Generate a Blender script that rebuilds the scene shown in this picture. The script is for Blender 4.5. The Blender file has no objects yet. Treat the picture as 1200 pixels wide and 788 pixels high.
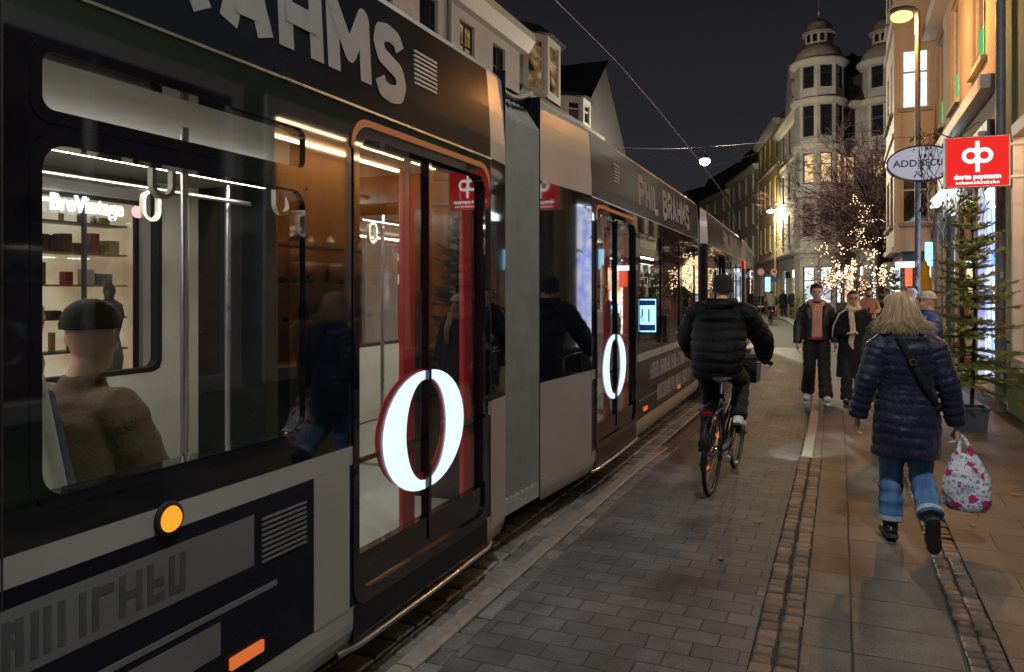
import bpy, bmesh, math, random
from mathutils import Vector, Matrix
R = math.radians
V = Vector
random.seed(7)
SC = bpy.context.scene
COL = SC.collection

# ------------------------------------------------------------------ camera maths (photo 1200 x 788)
FPX, HOR, VPX = 900.0, 342.0, 985.0
TH = math.atan((VPX - 600) / FPX)
SN, CS = math.sin(TH), math.cos(TH)
EYE = 1.70
def dp(x, y, d):
    r = (x - 600) / FPX * d
    return V((-SN * d + CS * r, CS * d + SN * r, EYE + (HOR - y) / FPX * d))
def gnd(x, y, z=0.0):
    return dp(x, y, FPX * (EYE - z) / (y - HOR))
def wx(x, y, X):
    r = (x - 600) / FPX
    return dp(x, y, X / (CS * r - SN))
def shift(Y):
    return -0.0016 * max(0.0, Y - 8.0) ** 2

# ------------------------------------------------------------------ materials
MATS = {}
def nt(name):
    m = bpy.data.materials.new(name); m.use_nodes = True
    t = m.node_tree
    b = t.nodes['Principled BSDF']
    MATS[name] = m
    return m, t, b
def link(t, a, b): t.links.new(a, b)
def node(t, kind, **kw):
    n = t.nodes.new(kind)
    for k, v in kw.items():
        if k in n.inputs: n.inputs[k].default_value = v
        else: setattr(n, k, v)
    return n
def mat(name, col, rough=0.6, metal=0.0, var=0.18, scale=6.0, bump=0.0, bscale=60.0, coat=0.0, spec=0.5, rvar=0.1, stretch=None, sheen=0.0):
    """painted / mineral / cloth surface with blotchy colour, roughness variation and fine bump"""
    m, t, b = nt(name)
    tc = node(t, 'ShaderNodeTexCoord')
    src = tc.outputs['Object']
    if stretch:
        mp = node(t, 'ShaderNodeMapping'); mp.inputs['Scale'].default_value = stretch
        link(t, src, mp.inputs['Vector']); src = mp.outputs['Vector']
    n1 = node(t, 'ShaderNodeTexNoise', Scale=scale, Detail=6.0, Roughness=0.65)
    link(t, src, n1.inputs['Vector'])
    r = node(t, 'ShaderNodeValToRGB')
    r.color_ramp.elements[0].position = 0.3; r.color_ramp.elements[1].position = 0.72
    r.color_ramp.elements[0].color = tuple(c * (1 - var) for c in col) + (1,)
    r.color_ramp.elements[1].color = tuple(min(1, c * (1 + var)) for c in col) + (1,)
    link(t, n1.outputs['Fac'], r.inputs['Fac'])
    link(t, r.outputs['Color'], b.inputs['Base Color'])
    mr = node(t, 'ShaderNodeMapRange')
    mr.inputs['To Min'].default_value = max(0.02, rough - rvar); mr.inputs['To Max'].default_value = min(1, rough + rvar)
    link(t, n1.outputs['Fac'], mr.inputs['Value']); link(t, mr.outputs['Result'], b.inputs['Roughness'])
    b.inputs['Metallic'].default_value = metal
    b.inputs['Coat Weight'].default_value = coat
    b.inputs['Specular IOR Level'].default_value = spec
    b.inputs['Sheen Weight'].default_value = sheen
    if bump:
        n2 = node(t, 'ShaderNodeTexNoise', Scale=bscale, Detail=5.0, Roughness=0.6)
        link(t, src, n2.inputs['Vector'])
        bp = node(t, 'ShaderNodeBump', Strength=bump, Distance=0.02)
        link(t, n2.outputs['Fac'], bp.inputs['Height']); link(t, bp.outputs['Normal'], b.inputs['Normal'])
    return m
def glow(name, col, strength, sample=True):
    m = bpy.data.materials.new(name); m.use_nodes = True
    t = m.node_tree; t.nodes.clear()
    e = node(t, 'ShaderNodeEmission'); o = node(t, 'ShaderNodeOutputMaterial')
    e.inputs['Color'].default_value = (*col, 1); e.inputs['Strength'].default_value = strength
    link(t, e.outputs[0], o.inputs[0])
    if not sample:
        m.cycles.emission_sampling = 'NONE'
    MATS[name] = m
    return m
def lit_room(name, cols, strength, scale=2.0, vor=False):
    """the view into a lit room: warm uneven light, shelves and goods"""
    m = bpy.data.materials.new(name); m.use_nodes = True
    t = m.node_tree; t.nodes.clear()
    tc = node(t, 'ShaderNodeTexCoord')
    mp = node(t, 'ShaderNodeMapping'); mp.inputs['Scale'].default_value = (1, 1, 1.3)
    link(t, tc.outputs['Object'], mp.inputs['Vector'])
    if vor:
        n1 = node(t, 'ShaderNodeTexVoronoi', Scale=scale, distance='CHEBYCHEV')
        link(t, mp.outputs['Vector'], n1.inputs['Vector'])
        sep = node(t, 'ShaderNodeSeparateColor'); link(t, n1.outputs['Color'], sep.inputs['Color'])
        fac = sep.outputs['Red']
    else:
        n1 = node(t, 'ShaderNodeTexNoise', Scale=scale, Detail=3.0)
        link(t, mp.outputs['Vector'], n1.inputs['Vector']); fac = n1.outputs['Fac']
    r = node(t, 'ShaderNodeValToRGB')
    el = r.color_ramp.elements
    lo, hi = (0.05, 0.95) if vor else (0.33, 0.68)
    el[0].position = lo; el[0].color = (*cols[0], 1)
    el[1].position = hi; el[1].color = (*cols[-1], 1)
    for i, c in enumerate(cols[1:-1]):
        e = el.new(lo + (hi - lo) * (i + 1) / (len(cols) - 1)); e.color = (*c, 1)
    link(t, fac, r.inputs['Fac'])
    e = node(t, 'ShaderNodeEmission', Strength=strength); o = node(t, 'ShaderNodeOutputMaterial')
    link(t, r.outputs['Color'], e.inputs['Color']); link(t, e.outputs[0], o.inputs[0])
    MATS[name] = m
    return m
def glass(name, tint=(0.85, 0.88, 0.9), base=0.10, boost=1.0, rough=0.01, wav=0.0):
    m = bpy.data.materials.new(name); m.use_nodes = True
    t = m.node_tree; t.nodes.clear()
    tr = node(t, 'ShaderNodeBsdfTransparent'); tr.inputs['Color'].default_value = (*tint, 1)
    gl = node(t, 'ShaderNodeBsdfGlossy', Roughness=rough)
    ge = node(t, 'ShaderNodeNewGeometry'); dt = node(t, 'ShaderNodeVectorMath', operation='DOT_PRODUCT')
    link(t, ge.outputs['Incoming'], dt.inputs[0]); link(t, ge.outputs['True Normal'], dt.inputs[1])
    ab = node(t, 'ShaderNodeMath', operation='ABSOLUTE'); link(t, dt.outputs['Value'], ab.inputs[0])
    om = node(t, 'ShaderNodeMath', operation='SUBTRACT', use_clamp=True); om.inputs[0].default_value = 1.0; link(t, ab.outputs[0], om.inputs[1])
    pw = node(t, 'ShaderNodeMath', operation='POWER'); pw.inputs[1].default_value = 4.0; link(t, om.outputs[0], pw.inputs[0])
    ma = node(t, 'ShaderNodeMath', operation='MULTIPLY_ADD', use_clamp=True)
    ma.inputs[1].default_value = boost; ma.inputs[2].default_value = base + 0.07
    link(t, pw.outputs[0], ma.inputs[0])
    mx = node(t, 'ShaderNodeMixShader'); o = node(t, 'ShaderNodeOutputMaterial')
    link(t, ma.outputs[0], mx.inputs[0]); link(t, tr.outputs[0], mx.inputs[1]); link(t, gl.outputs[0], mx.inputs[2])
    if wav:
        tc = node(t, 'ShaderNodeTexCoord'); n = node(t, 'ShaderNodeTexNoise', Scale=0.8, Detail=1.0)
        link(t, tc.outputs['Object'], n.inputs['Vector'])
        bp = node(t, 'ShaderNodeBump', Strength=wav, Distance=0.05); link(t, n.outputs['Fac'], bp.inputs['Height'])
        link(t, bp.outputs[0], gl.inputs['Normal'])
    link(t, mx.outputs[0], o.inputs[0])
    MATS[name] = m
    return m

# ------------------------------------------------------------------ mesh builder
class MB:
    def __init__(s): s.v = []; s.f = []; s.m = []; s.uv = None
    def add(s, vs, fs, m=0):
        b = len(s.v); s.v.extend(V(x) for x in vs)
        for f in fs: s.f.append(tuple(b + i for i in f)); s.m.append(m)
    def quad(s, a, b, c, d, m=0): s.add([a, b, c, d], [(0, 1, 2, 3)], m)
    def box(s, x0, x1, y0, y1, z0, z1, m=0, M=None):
        p = [V((x, y, z)) for x in (x0, x1) for y in (y0, y1) for z in (z0, z1)]
        if M is not None: p = [M @ q for q in p]
        s.add(p, [(0, 1, 3, 2), (4, 6, 7, 5), (0, 4, 5, 1), (2, 3, 7, 6), (0, 2, 6, 4), (1, 5, 7, 3)], m)
    def loft(s, rings, m=0, caps=True, closed=True):
        b = len(s.v); n = len(rings[0])
        for r in rings: s.v.extend(V(p) for p in r)
        for i in range(len(rings) - 1):
            for j in range(n if closed else n - 1):
                k = (j + 1) % n
                s.f.append((b + i * n + j, b + i * n + k, b + (i + 1) * n + k, b + (i + 1) * n + j)); s.m.append(m)
        if caps:
            s.f.append(tuple(b + j for j in reversed(range(n)))); s.m.append(m)
            e = b + (len(rings) - 1) * n
            s.f.append(tuple(e + j for j in range(n))); s.m.append(m)
    def tube(s, pts, rad, n=8, m=0, hint=None, flat=1.0):
        """swept tube; rad a number or list; flat scales the second ring axis (number or list)"""
        pts = [V(p) for p in pts]; k = len(pts)
        rad = [rad] * k if not isinstance(rad, (list, tuple)) else rad
        flat = [flat] * k if not isinstance(flat, (list, tuple)) else flat
        h = V(hint) if hint is not None else None
        rings = []; prev = None
        for i in range(k):
            t = (pts[min(i + 1, k - 1)] - pts[max(i - 1, 0)])
            t = t.normalized() if t.length > 1e-9 else V((0, 0, 1))
            ref = h if h is not None else (prev if prev is not None else (V((1, 0, 0)) if abs(t.x) < 0.8 else V((0, 1, 0))))
            a = ref - t * ref.dot(t)
            if a.length < 1e-6: a = t.orthogonal()
            a.normalize(); c = t.cross(a); prev = a
            rings.append([pts[i] + a * (rad[i] * math.cos(q)) + c * (rad[i] * flat[i] * math.sin(q)) for q in [2 * math.pi * j / n for j in range(n)]])
        s.loft(rings, m)
    def lathe(s, prof, c=(0, 0, 0), n=20, m=0, a0=0.0, a1=2 * math.pi):
        c = V(c); full = abs(a1 - a0 - 2 * math.pi) < 1e-6
        k = n if full else n + 1
        rings = [[c + V((r * math.cos(a0 + (a1 - a0) * j / n), r * math.sin(a0 + (a1 - a0) * j / n), z)) for j in range(k)] for r, z in prof]
        s.loft(rings, m, caps=full, closed=full)
    def ball(s, c, r, nu=12, nv=8, m=0, M=None):
        c = V(c); r = (r, r, r) if not isinstance(r, (tuple, list)) else r
        rings = []
        for i in range(nv + 1):
            ph = -math.pi / 2 + math.pi * (0.02 + 0.96 * i / nv)
            ring = []
            for j in range(nu):
                a = 2 * math.pi * j / nu
                p = V((r[0] * math.cos(ph) * math.cos(a), r[1] * math.cos(ph) * math.sin(a), r[2] * math.sin(ph)))
                if M is not None: p = M @ p
                ring.append(c + p)
            rings.append(ring)
        s.loft(rings, m)
    def mesh(s, name):
        me = bpy.data.meshes.new(name)
        me.from_pydata([tuple(x) for x in s.v], [], s.f); me.update()
        return me
    def build(s, name, mats, parent=None, smooth=False, bevel=0.0, segs=2):
        me = s.mesh(name)
        mats = mats if isinstance(mats, (list, tuple)) else [mats]
        for m in mats: me.materials.append(m)
        if len(mats) > 1: me.polygons.foreach_set('material_index', s.m)
        if s.uv:
            u = me.uv_layers.new(name='UVMap')
            for p in me.polygons:
                for li in p.loop_indices: u.data[li].uv = s.uv[me.loops[li].vertex_index]
        bm = bmesh.new(); bm.from_mesh(me); bmesh.ops.recalc_face_normals(bm, faces=bm.faces); bm.to_mesh(me); bm.free()
        if smooth:
            me.polygons.foreach_set('use_smooth', [True] * len(me.polygons)); me.set_sharp_from_angle(angle=R(48))
        o = bpy.data.objects.new(name, me); COL.objects.link(o)
        if parent is not None: o.parent = parent; o.matrix_parent_inverse = parent.matrix_world.inverted()
        if bevel:
            b = o.modifiers.new('bev', 'BEVEL'); b.width = bevel; b.segments = segs; b.limit_method = 'ANGLE'; b.angle_limit = R(40)
        return o
def tag(o, label=None, cat=None, group=None, kind=None):
    if label: o['label'] = label
    if cat: o['category'] = cat
    if group: o['group'] = group
    if kind: o['kind'] = kind
    return o
def thing(name, label, cat, loc=(0, 0, 0), rz=0.0, group=None):
    o = bpy.data.objects.new(name, None); COL.objects.link(o)
    o.location = loc; o.rotation_euler = (0, 0, rz); o.empty_display_size = 0.2
    o.matrix_world = Matrix.Translation(V(loc)) @ Matrix.Rotation(rz, 4, 'Z')
    return tag(o, label, cat, group)
def sub(mb, name, mats, parent, **k):
    """mesh given in the parent's local coordinates"""
    o = mb.build(name, mats, None, **k); o.parent = parent
    return o
def copy_tree(o, parent=None):
    c = o.copy(); COL.objects.link(c)
    if parent is not None: c.parent = parent
    for ch in list(o.children): copy_tree(ch, c)
    return c
def text(mb, body, size, M, m=0, depth=0.004, bold=0.0, sx=1.0, align='CENTER', spacing=1.0):
    cu = bpy.data.curves.new('t', 'FONT'); cu.body = body; cu.size = size; cu.extrude = depth
    cu.offset = bold; cu.align_x = align; cu.align_y = 'CENTER'; cu.space_character = spacing; cu.resolution_u = 3
    o = bpy.data.objects.new('t', cu); COL.objects.link(o)
    bpy.context.view_layer.update()
    me = o.evaluated_get(bpy.context.evaluated_depsgraph_get()).to_mesh()
    mb.add([M @ V((v.co.x * sx, v.co.y, v.co.z)) for v in me.vertices], [tuple(p.vertices) for p in me.polygons], m)
    o.to_mesh_clear(); bpy.data.objects.remove(o); bpy.data.curves.remove(cu)
def basis(o, x, y):
    x = V(x).normalized(); y = V(y).normalized(); z = x.cross(y)
    M = Matrix((x, y, z)).transposed().to_4x4(); M.translation = V(o)
    return M
def remesh(mb, voxel, name, mats, parent, smooth=3, fac=0.5):
    me = mb.mesh('tmp'); o = bpy.data.objects.new('tmp', me); COL.objects.link(o)
    bm = bmesh.new(); bm.from_mesh(me); bmesh.ops.recalc_face_normals(bm, faces=bm.faces); bm.to_mesh(me); bm.free()
    r = o.modifiers.new('r', 'REMESH'); r.mode = 'VOXEL'; r.voxel_size = voxel
    if smooth:
        q = o.modifiers.new('s', 'SMOOTH'); q.iterations = smooth; q.factor = fac
    bpy.context.view_layer.update()
    dg = bpy.context.evaluated_depsgraph_get()
    me2 = bpy.data.meshes.new_from_object(o.evaluated_get(dg)); me2.name = name
    bpy.data.objects.remove(o); bpy.data.meshes.remove(me)
    me2.materials.clear()
    me2.materials.append(mats)
    me2.polygons.foreach_set('use_smooth', [True] * len(me2.polygons))
    n = bpy.data.objects.new(name, me2); COL.objects.link(n); n.parent = parent
    return n
def rr(y0, y1, z0, z1, r, n=6):
    """rounded rectangle outline, counter-clockwise list of (y, z)"""
    p = []
    for cy, cz, a in ((y1 - r, z1 - r, 0), (y0 + r, z1 - r, 90), (y0 + r, z0 + r, 180), (y1 - r, z0 + r, 270)):
        for i in range(n + 1):
            t = R(a + 90 * i / n); p.append((cy + r * math.cos(t), cz + r * math.sin(t)))
    return p
def ringframe(mb, outer, inner, fn, d0, d1, m=0):
    """extruded flat ring between two outlines; fn(a, b, depth) -> point"""
    n = len(outer)
    for d in (d0, d1):
        for i in range(n):
            j = (i + 1) % n
            mb.quad(fn(*outer[i], d), fn(*outer[j], d), fn(*inner[j], d), fn(*inner[i], d), m)
    for o in (outer, inner):
        for i in range(n):
            j = (i + 1) % n
            mb.quad(fn(*o[i], d0), fn(*o[j], d0), fn(*o[j], d1), fn(*o[i], d1), m)
def panel(mb, O, U, N, w, h, holes, depth=0.15, m=0, back=0.0):
    """upright wall panel from O along U with rectangular openings (u0,u1,z0,z1); reveals go depth deep against N"""
    O = V(O); U = V(U).normalized(); N = V(N).normalized(); Z = V((0, 0, 1))
    us = sorted({0.0, w, *[q for hh in holes for q in hh[:2]]}); zs = sorted({0.0, h, *[q for hh in holes for q in hh[2:4]]})
    P = lambda u, z, d=0: O + U * u + Z * z - N * d
    for a, b in zip(us, us[1:]):
        for c, e in zip(zs, zs[1:]):
            um, zm = (a + b) / 2, (c + e) / 2
            if any(q[0] < um < q[1] and q[2] < zm < q[3] for q in holes): continue
            mb.quad(P(a, c), P(b, c), P(b, e), P(a, e), m)
    for q in holes:
        a, b, c, e = q[:4]
        mb.quad(P(a, c), P(a, e), P(a, e, depth), P(a, c, depth), m); mb.quad(P(b, c), P(b, e), P(b, e, depth), P(b, c, depth), m)
        mb.quad(P(a, c), P(b, c), P(b, c, depth), P(a, c, depth), m); mb.quad(P(a, e), P(b, e), P(b, e, depth), P(a, e, depth), m)
# ------------------------------------------------------------------ render set-up
SC.view_settings.view_transform = 'Standard'; SC.view_settings.look = 'None'
SC.view_settings.exposure = 0.22; SC.view_settings.gamma = 1.0
SC.cycles.use_denoising = True
SC.cycles.max_bounces = 6; SC.cycles.transparent_max_bounces = 14; SC.cycles.glossy_bounces = 3; SC.cycles.diffuse_bounces = 2
SC.cycles.sample_clamp_indirect = 4.0; SC.cycles.caustics_reflective = False; SC.cycles.caustics_refractive = False
SC.cycles.use_light_tree = True
cam = bpy.data.cameras.new('camera'); co = bpy.data.objects.new('camera', cam); COL.objects.link(co)
co.location = (0, 0, EYE); co.rotation_euler = (R(90), 0, TH)
cam.sensor_width = 36; cam.lens = 36 * FPX / 1200; cam.shift_y = -(394 - HOR) / 1200; cam.clip_end = 600; cam.clip_start = 0.05
SC.camera = co
w = bpy.data.worlds.new('World'); SC.world = w; w.use_nodes = True
t = w.node_tree; bg = t.nodes['Background']
sky = node(t, 'ShaderNodeTexSky'); sky.sky_type = 'NISHITA'; sky.sun_disc = False
sky.sun_elevation = R(-6); sky.sun_rotation = R(200); sky.ozone_density = 1.0
mixn = node(t, 'ShaderNodeMix', data_type='RGBA', blend_type='ADD'); mixn.inputs[0].default_value = 0.02
wtc = node(t, 'ShaderNodeTexCoord'); wsp = node(t, 'ShaderNodeSeparateXYZ'); link(t, wtc.outputs['Generated'], wsp.inputs[0])
wr = node(t, 'ShaderNodeValToRGB'); link(t, wsp.outputs['Z'], wr.inputs['Fac'])
wr.color_ramp.elements[0].position = 0.02; wr.color_ramp.elements[0].color = (0.0235, 0.024, 0.0275, 1)
wr.color_ramp.elements[1].position = 0.42; wr.color_ramp.elements[1].color = (0.0088, 0.0079, 0.0108, 1)
link(t, wr.outputs['Color'], mixn.inputs[6])
link(t, sky.outputs[0], mixn.inputs[7]); link(t, mixn.outputs[2], bg.inputs['Color']); bg.inputs['Strength'].default_value = 1.0

# ------------------------------------------------------------------ materials
def brickmat(name, c1, c2, mortar, bw, bh, off=0.5, msize=0.006, rough=0.6, bump=0.35, big=0.5, grain=0.25):
    m, t, b = nt(name)
    uv = node(t, 'ShaderNodeUVMap'); uv.uv_map = 'UVMap'
    nz = node(t, 'ShaderNodeTexNoise', Scale=3.0, Detail=2.0); link(t, uv.outputs[0], nz.inputs['Vector'])
    add = node(t, 'ShaderNodeVectorMath', operation='MULTIPLY_ADD'); add.inputs[1].default_value = (0.012, 0.012, 0)
    link(t, nz.outputs['Color'], add.inputs[0]); link(t, uv.outputs[0], add.inputs[2])
    br = node(t, 'ShaderNodeTexBrick')
    br.offset = off; br.inputs['Color1'].default_value = (*c1, 1); br.inputs['Color2'].default_value = (*c2, 1); br.inputs['Mortar'].default_value = (*mortar, 1)
    br.inputs['Scale'].default_value = 1.0; br.inputs['Mortar Size'].default_value = msize; br.inputs['Brick Width'].default_value = bw; br.inputs['Row Height'].default_value = bh
    br.inputs['Mortar Smooth'].default_value = 0.35; br.inputs['Bias'].default_value = 0.0
    link(t, add.outputs[0], br.inputs['Vector'])
    n1 = node(t, 'ShaderNodeTexNoise', Scale=1.6, Detail=7.0, Roughness=0.7); link(t, uv.outputs[0], n1.inputs['Vector'])
    n2 = node(t, 'ShaderNodeTexNoise', Scale=140.0, Detail=3.0); link(t, uv.outputs[0], n2.inputs['Vector'])
    mr = node(t, 'ShaderNodeMapRange'); mr.inputs['From Min'].default_value = 0.3; mr.inputs['From Max'].default_value = 0.7
    mr.inputs['To Min'].default_value = 1 - big; mr.inputs['To Max'].default_value = 1 + big * 0.5; link(t, n1.outputs['Fac'], mr.inputs['Value'])
    mr2 = node(t, 'ShaderNodeMapRange'); mr2.inputs['From Min'].default_value = 0.3; mr2.inputs['From Max'].default_value = 0.7
    mr2.inputs['To Min'].default_value = 1 - grain; mr2.inputs['To Max'].default_value = 1 + grain; link(t, n2.outputs['Fac'], mr2.inputs['Value'])
    mm = node(t, 'ShaderNodeMath', operation='MULTIPLY'); link(t, mr.outputs[0], mm.inputs[0]); link(t, mr2.outputs[0], mm.inputs[1])
    mx = node(t, 'ShaderNodeMix', data_type='RGBA', blend_type='MULTIPLY'); mx.inputs[0].default_value = 1.0
    link(t, br.outputs['Color'], mx.inputs[6]); link(t, mm.outputs[0], mx.inputs[7])
    # trodden gum, drips and dark stains
    vo = node(t, 'ShaderNodeTexVoronoi', Scale=3.3); link(t, uv.outputs[0], vo.inputs['Vector'])
    gm = node(t, 'ShaderNodeMapRange'); gm.inputs['From Min'].default_value = 0.05; gm.inputs['From Max'].default_value = 0.075; gm.inputs['To Min'].default_value = 0.55; gm.inputs['To Max'].default_value = 0.0; link(t, vo.outputs['Distance'], gm.inputs['Value'])
    n3 = node(t, 'ShaderNodeTexNoise', Scale=0.9, Detail=8.0, Roughness=0.75, Distortion=0.6); link(t, uv.outputs[0], n3.inputs['Vector'])
    st = node(t, 'ShaderNodeMapRange'); st.inputs['From Min'].default_value = 0.52; st.inputs['From Max'].default_value = 0.68; st.inputs['To Min'].default_value = 1.0; st.inputs['To Max'].default_value = 0.5; link(t, n3.outputs['Fac'], st.inputs['Value'])
    m3 = node(t, 'ShaderNodeMix', data_type='RGBA', blend_type='MULTIPLY'); m3.inputs[0].default_value = 1.0; link(t, mx.outputs[2], m3.inputs[6]); link(t, st.outputs[0], m3.inputs[7])
    m4 = node(t, 'ShaderNodeMix', data_type='RGBA'); link(t, gm.outputs[0], m4.inputs[0]); link(t, m3.outputs[2], m4.inputs[6]); m4.inputs[7].default_value = (0.16, 0.15, 0.145, 1)
    link(t, m4.outputs[2], b.inputs['Base Color'])
    rg = node(t, 'ShaderNodeMapRange'); rg.inputs['To Min'].default_value = rough - 0.22; rg.inputs['To Max'].default_value = rough + 0.18
    link(t, n1.outputs['Fac'], rg.inputs['Value']); link(t, rg.outputs[0], b.inputs['Roughness'])
    hm = node(t, 'ShaderNodeMath', operation='MULTIPLY_ADD'); hm.inputs[1].default_value = -1.0
    sc = node(t, 'ShaderNodeMath', operation='MULTIPLY'); sc.inputs[1].default_value = 0.3; link(t, n2.outputs['Fac'], sc.inputs[0])
    link(t, br.outputs['Fac'], hm.inputs[0]); link(t, sc.outputs[0], hm.inputs[2])
    bp = node(t, 'ShaderNodeBump', Strength=bump, Distance=0.012); link(t, hm.outputs[0], bp.inputs['Height']); link(t, bp.outputs[0], b.inputs['Normal'])
    return m
M_path = brickmat('path_pavers', (0.118, 0.112, 0.115), (0.082, 0.079, 0.083), (0.034, 0.033, 0.033), 0.215, 0.145, 0.5, 0.005, 0.6, 0.45, 0.62, 0.4)
M_slab = brickmat('slab_paving', (0.125, 0.11, 0.095), (0.085, 0.076, 0.068), (0.022, 0.02, 0.018), 0.475, 0.36, 0.0, 0.006, 0.58, 0.4, 0.75, 0.5)
M_slab_small = brickmat('small_slab_paving', (0.125, 0.112, 0.10), (0.09, 0.08, 0.072), (0.022, 0.02, 0.018), 0.235, 0.36, 0.0, 0.006, 0.58, 0.4, 0.75, 0.5)
M_slab_wide = brickmat('wide_slab_paving', (0.12, 0.10, 0.082), (0.085, 0.072, 0.062), (0.022, 0.02, 0.018), 0.5, 0.42, 0.5, 0.006, 0.58, 0.4, 0.75, 0.5)
M_setts = brickmat('red_setts', (0.17, 0.10, 0.075), (0.09, 0.058, 0.05), (0.02, 0.018, 0.016), 0.16, 0.11, 0.5, 0.012, 0.55, 0.9, 0.5)
M_tracksett = brickmat('track_setts', (0.05, 0.048, 0.05), (0.028, 0.027, 0.03), (0.012, 0.012, 0.012), 0.20, 0.14, 0.5, 0.014, 0.55, 1.0, 0.5)
M_asphalt = mat('asphalt', (0.05, 0.05, 0.052), 0.75, var=0.3, scale=2, bump=0.4, bscale=150)
def stonemat(name, c1, c2):
    m, t, b = nt(name)
    g = node(t, 'ShaderNodeNewGeometry'); r = node(t, 'ShaderNodeValToRGB')
    r.color_ramp.elements[0].color = (*c1, 1); r.color_ramp.elements[1].color = (*c2, 1)
    link(t, g.outputs['Random Per Island'], r.inputs['Fac'])
    tc = node(t, 'ShaderNodeTexCoord'); n = node(t, 'ShaderNodeTexNoise', Scale=60.0, Detail=5.0); link(t, tc.outputs['Object'], n.inputs['Vector'])
    mr = node(t, 'ShaderNodeMapRange'); mr.inputs['To Min'].default_value = 0.5; mr.inputs['To Max'].default_value = 1.5; link(t, n.outputs['Fac'], mr.inputs['Value'])
    mx = node(t, 'ShaderNodeMix', data_type='RGBA', blend_type='MULTIPLY'); mx.inputs[0].default_value = 1.0
    link(t, r.outputs['Color'], mx.inputs[6]); link(t, mr.outputs[0], mx.inputs[7]); link(t, mx.outputs[2], b.inputs['Base Color'])
    b.inputs['Roughness'].default_value = 0.5
    bp = node(t, 'ShaderNodeBump', Strength=0.4, Distance=0.006); link(t, n.outputs['Fac'], bp.inputs['Height']); link(t, bp.outputs[0], b.inputs['Normal'])
    return m
M_cobble = stonemat('cobble_stone', (0.05, 0.04, 0.036), (0.17, 0.115, 0.088))
M_gutter = stonemat('gutter_stone', (0.09, 0.085, 0.085), (0.19, 0.18, 0.175))
M_kerb = mat('granite_kerb', (0.22, 0.19, 0.165), 0.6, var=0.3, scale=14, bump=0.3, bscale=120)
M_dirt = mat('joint_sand', (0.018, 0.016, 0.014), 0.9, var=0.4, scale=20)
M_rail = mat('rail_steel', (0.3, 0.29, 0.28), 0.3, 1.0)
# tram
M_tblack = mat('tram_black_paint', (0.0075, 0.008, 0.015), 0.17, var=0.5, scale=3.0, rvar=0.04, spec=0.2, stretch=(1, 0.35, 1.4))
M_tblackglass = mat('tram_black_glass', (0.005, 0.006, 0.010), 0.035, var=0.4, scale=2.0, rvar=0.02, spec=0.9)
M_tpale = mat('tram_pale_paint', (0.27, 0.255, 0.25), 0.34, var=0.14, scale=2.0, rvar=0.1, coat=0.2)
M_tcap = mat('tram_roof_cap', (0.34, 0.31, 0.27), 0.32, var=0.08, scale=2.0, rvar=0.08)
M_tletter = mat('tram_lettering', (0.20, 0.195, 0.20), 0.4, var=0.1)
M_tletterlow = mat('tram_low_lettering', (0.115, 0.115, 0.125), 0.4, var=0.15)
M_tletterdark = mat('tram_lettering_dark', (0.06, 0.06, 0.068), 0.4)
M_rubber = mat('black_rubber', (0.012, 0.012, 0.013), 0.55, var=0.2)
M_bellows = mat('bellows_fabric', (0.17, 0.155, 0.135), 0.7, var=0.2, scale=4)
M_tin = mat('tram_interior', (0.46, 0.45, 0.39), 0.5, var=0.08)
M_tceil = mat('tram_ceiling', (0.36, 0.34, 0.28), 0.6, var=0.15)
M_tfloor = mat('tram_floor', (0.24, 0.25, 0.24), 0.5, var=0.2, scale=30)
M_seat = mat('seat_cloth', (0.05, 0.06, 0.09), 0.85, var=0.4, scale=30)
M_seatshell = mat('seat_shell', (0.30, 0.29, 0.27), 0.45)
M_red = mat('red_enamel', (0.42, 0.015, 0.03), 0.35, var=0.1)
M_steel = mat('brushed_steel', (0.5, 0.5, 0.5), 0.3, 1.0, var=0.1)
M_tglass = glass('tram_glass', (0.86, 0.88, 0.88), 0.02, 1.1, 0.01, 0.02)
M_tglass_dark = glass('tram_tinted_glass', (0.35, 0.37, 0.40), 0.10, 1.5, 0.01, 0.02)
M_shopglass = glass('shop_glass', (0.9, 0.92, 0.92), 0.03, 0.8)
M_glowO = glow('door_logo_light', (0.66, 0.86, 1.0), 1.12)
M_ceillight = glow('tram_ceiling_light', (1.0, 0.94, 0.82), 28.0)
M_amberlamp = glow('amber_marker', (1.0, 0.34, 0.025), 1.05)
M_ambdim = glow('amber_dim', (1.0, 0.22, 0.05), 0.55)
M_doorreflect = glow('door_reflection_glow', (1.0, 0.38, 0.16), 0.22)  # street lamp reflection on the door rail, put in as a weak glow
M_redlamp = glow('red_lamp', (1.0, 0.03, 0.02), 3.0)
M_screen = glow('screen_light', (0.35, 0.75, 1.0), 1.6)
M_screenblue = mat('screen_blue', (0.02, 0.08, 0.3), 0.4)
# people
M_skin = mat('skin', (0.58, 0.35, 0.26), 0.5, var=0.08, scale=30)
M_eye = mat('eye_dark', (0.02, 0.015, 0.012), 0.15)
M_lip = mat('lips', (0.35, 0.10, 0.09), 0.4)
M_teeth = mat('teeth', (0.7, 0.66, 0.6), 0.3)
M_hairdark = mat('dark_hair', (0.016, 0.011, 0.008), 0.45, var=0.4, scale=60, stretch=(1, 1, 0.1))
M_navy = mat('navy_quilted_nylon', (0.0075, 0.0105, 0.036), 0.45, var=0.2, scale=9, bump=0.9, bscale=26, stretch=(1, 1, 0.5), sheen=0.1)
M_blackpuff = mat('black_quilted_nylon', (0.0022, 0.0022, 0.0045), 0.65, var=0.2, scale=9, bump=0.5, bscale=22, spec=0.22)
M_leather = mat('black_leather', (0.010, 0.010, 0.011), 0.38, var=0.2, scale=20, bump=0.5, bscale=30)
M_wool = mat('black_wool', (0.007, 0.007, 0.011), 0.95, var=0.3, scale=40, bump=0.3, bscale=200)
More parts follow.
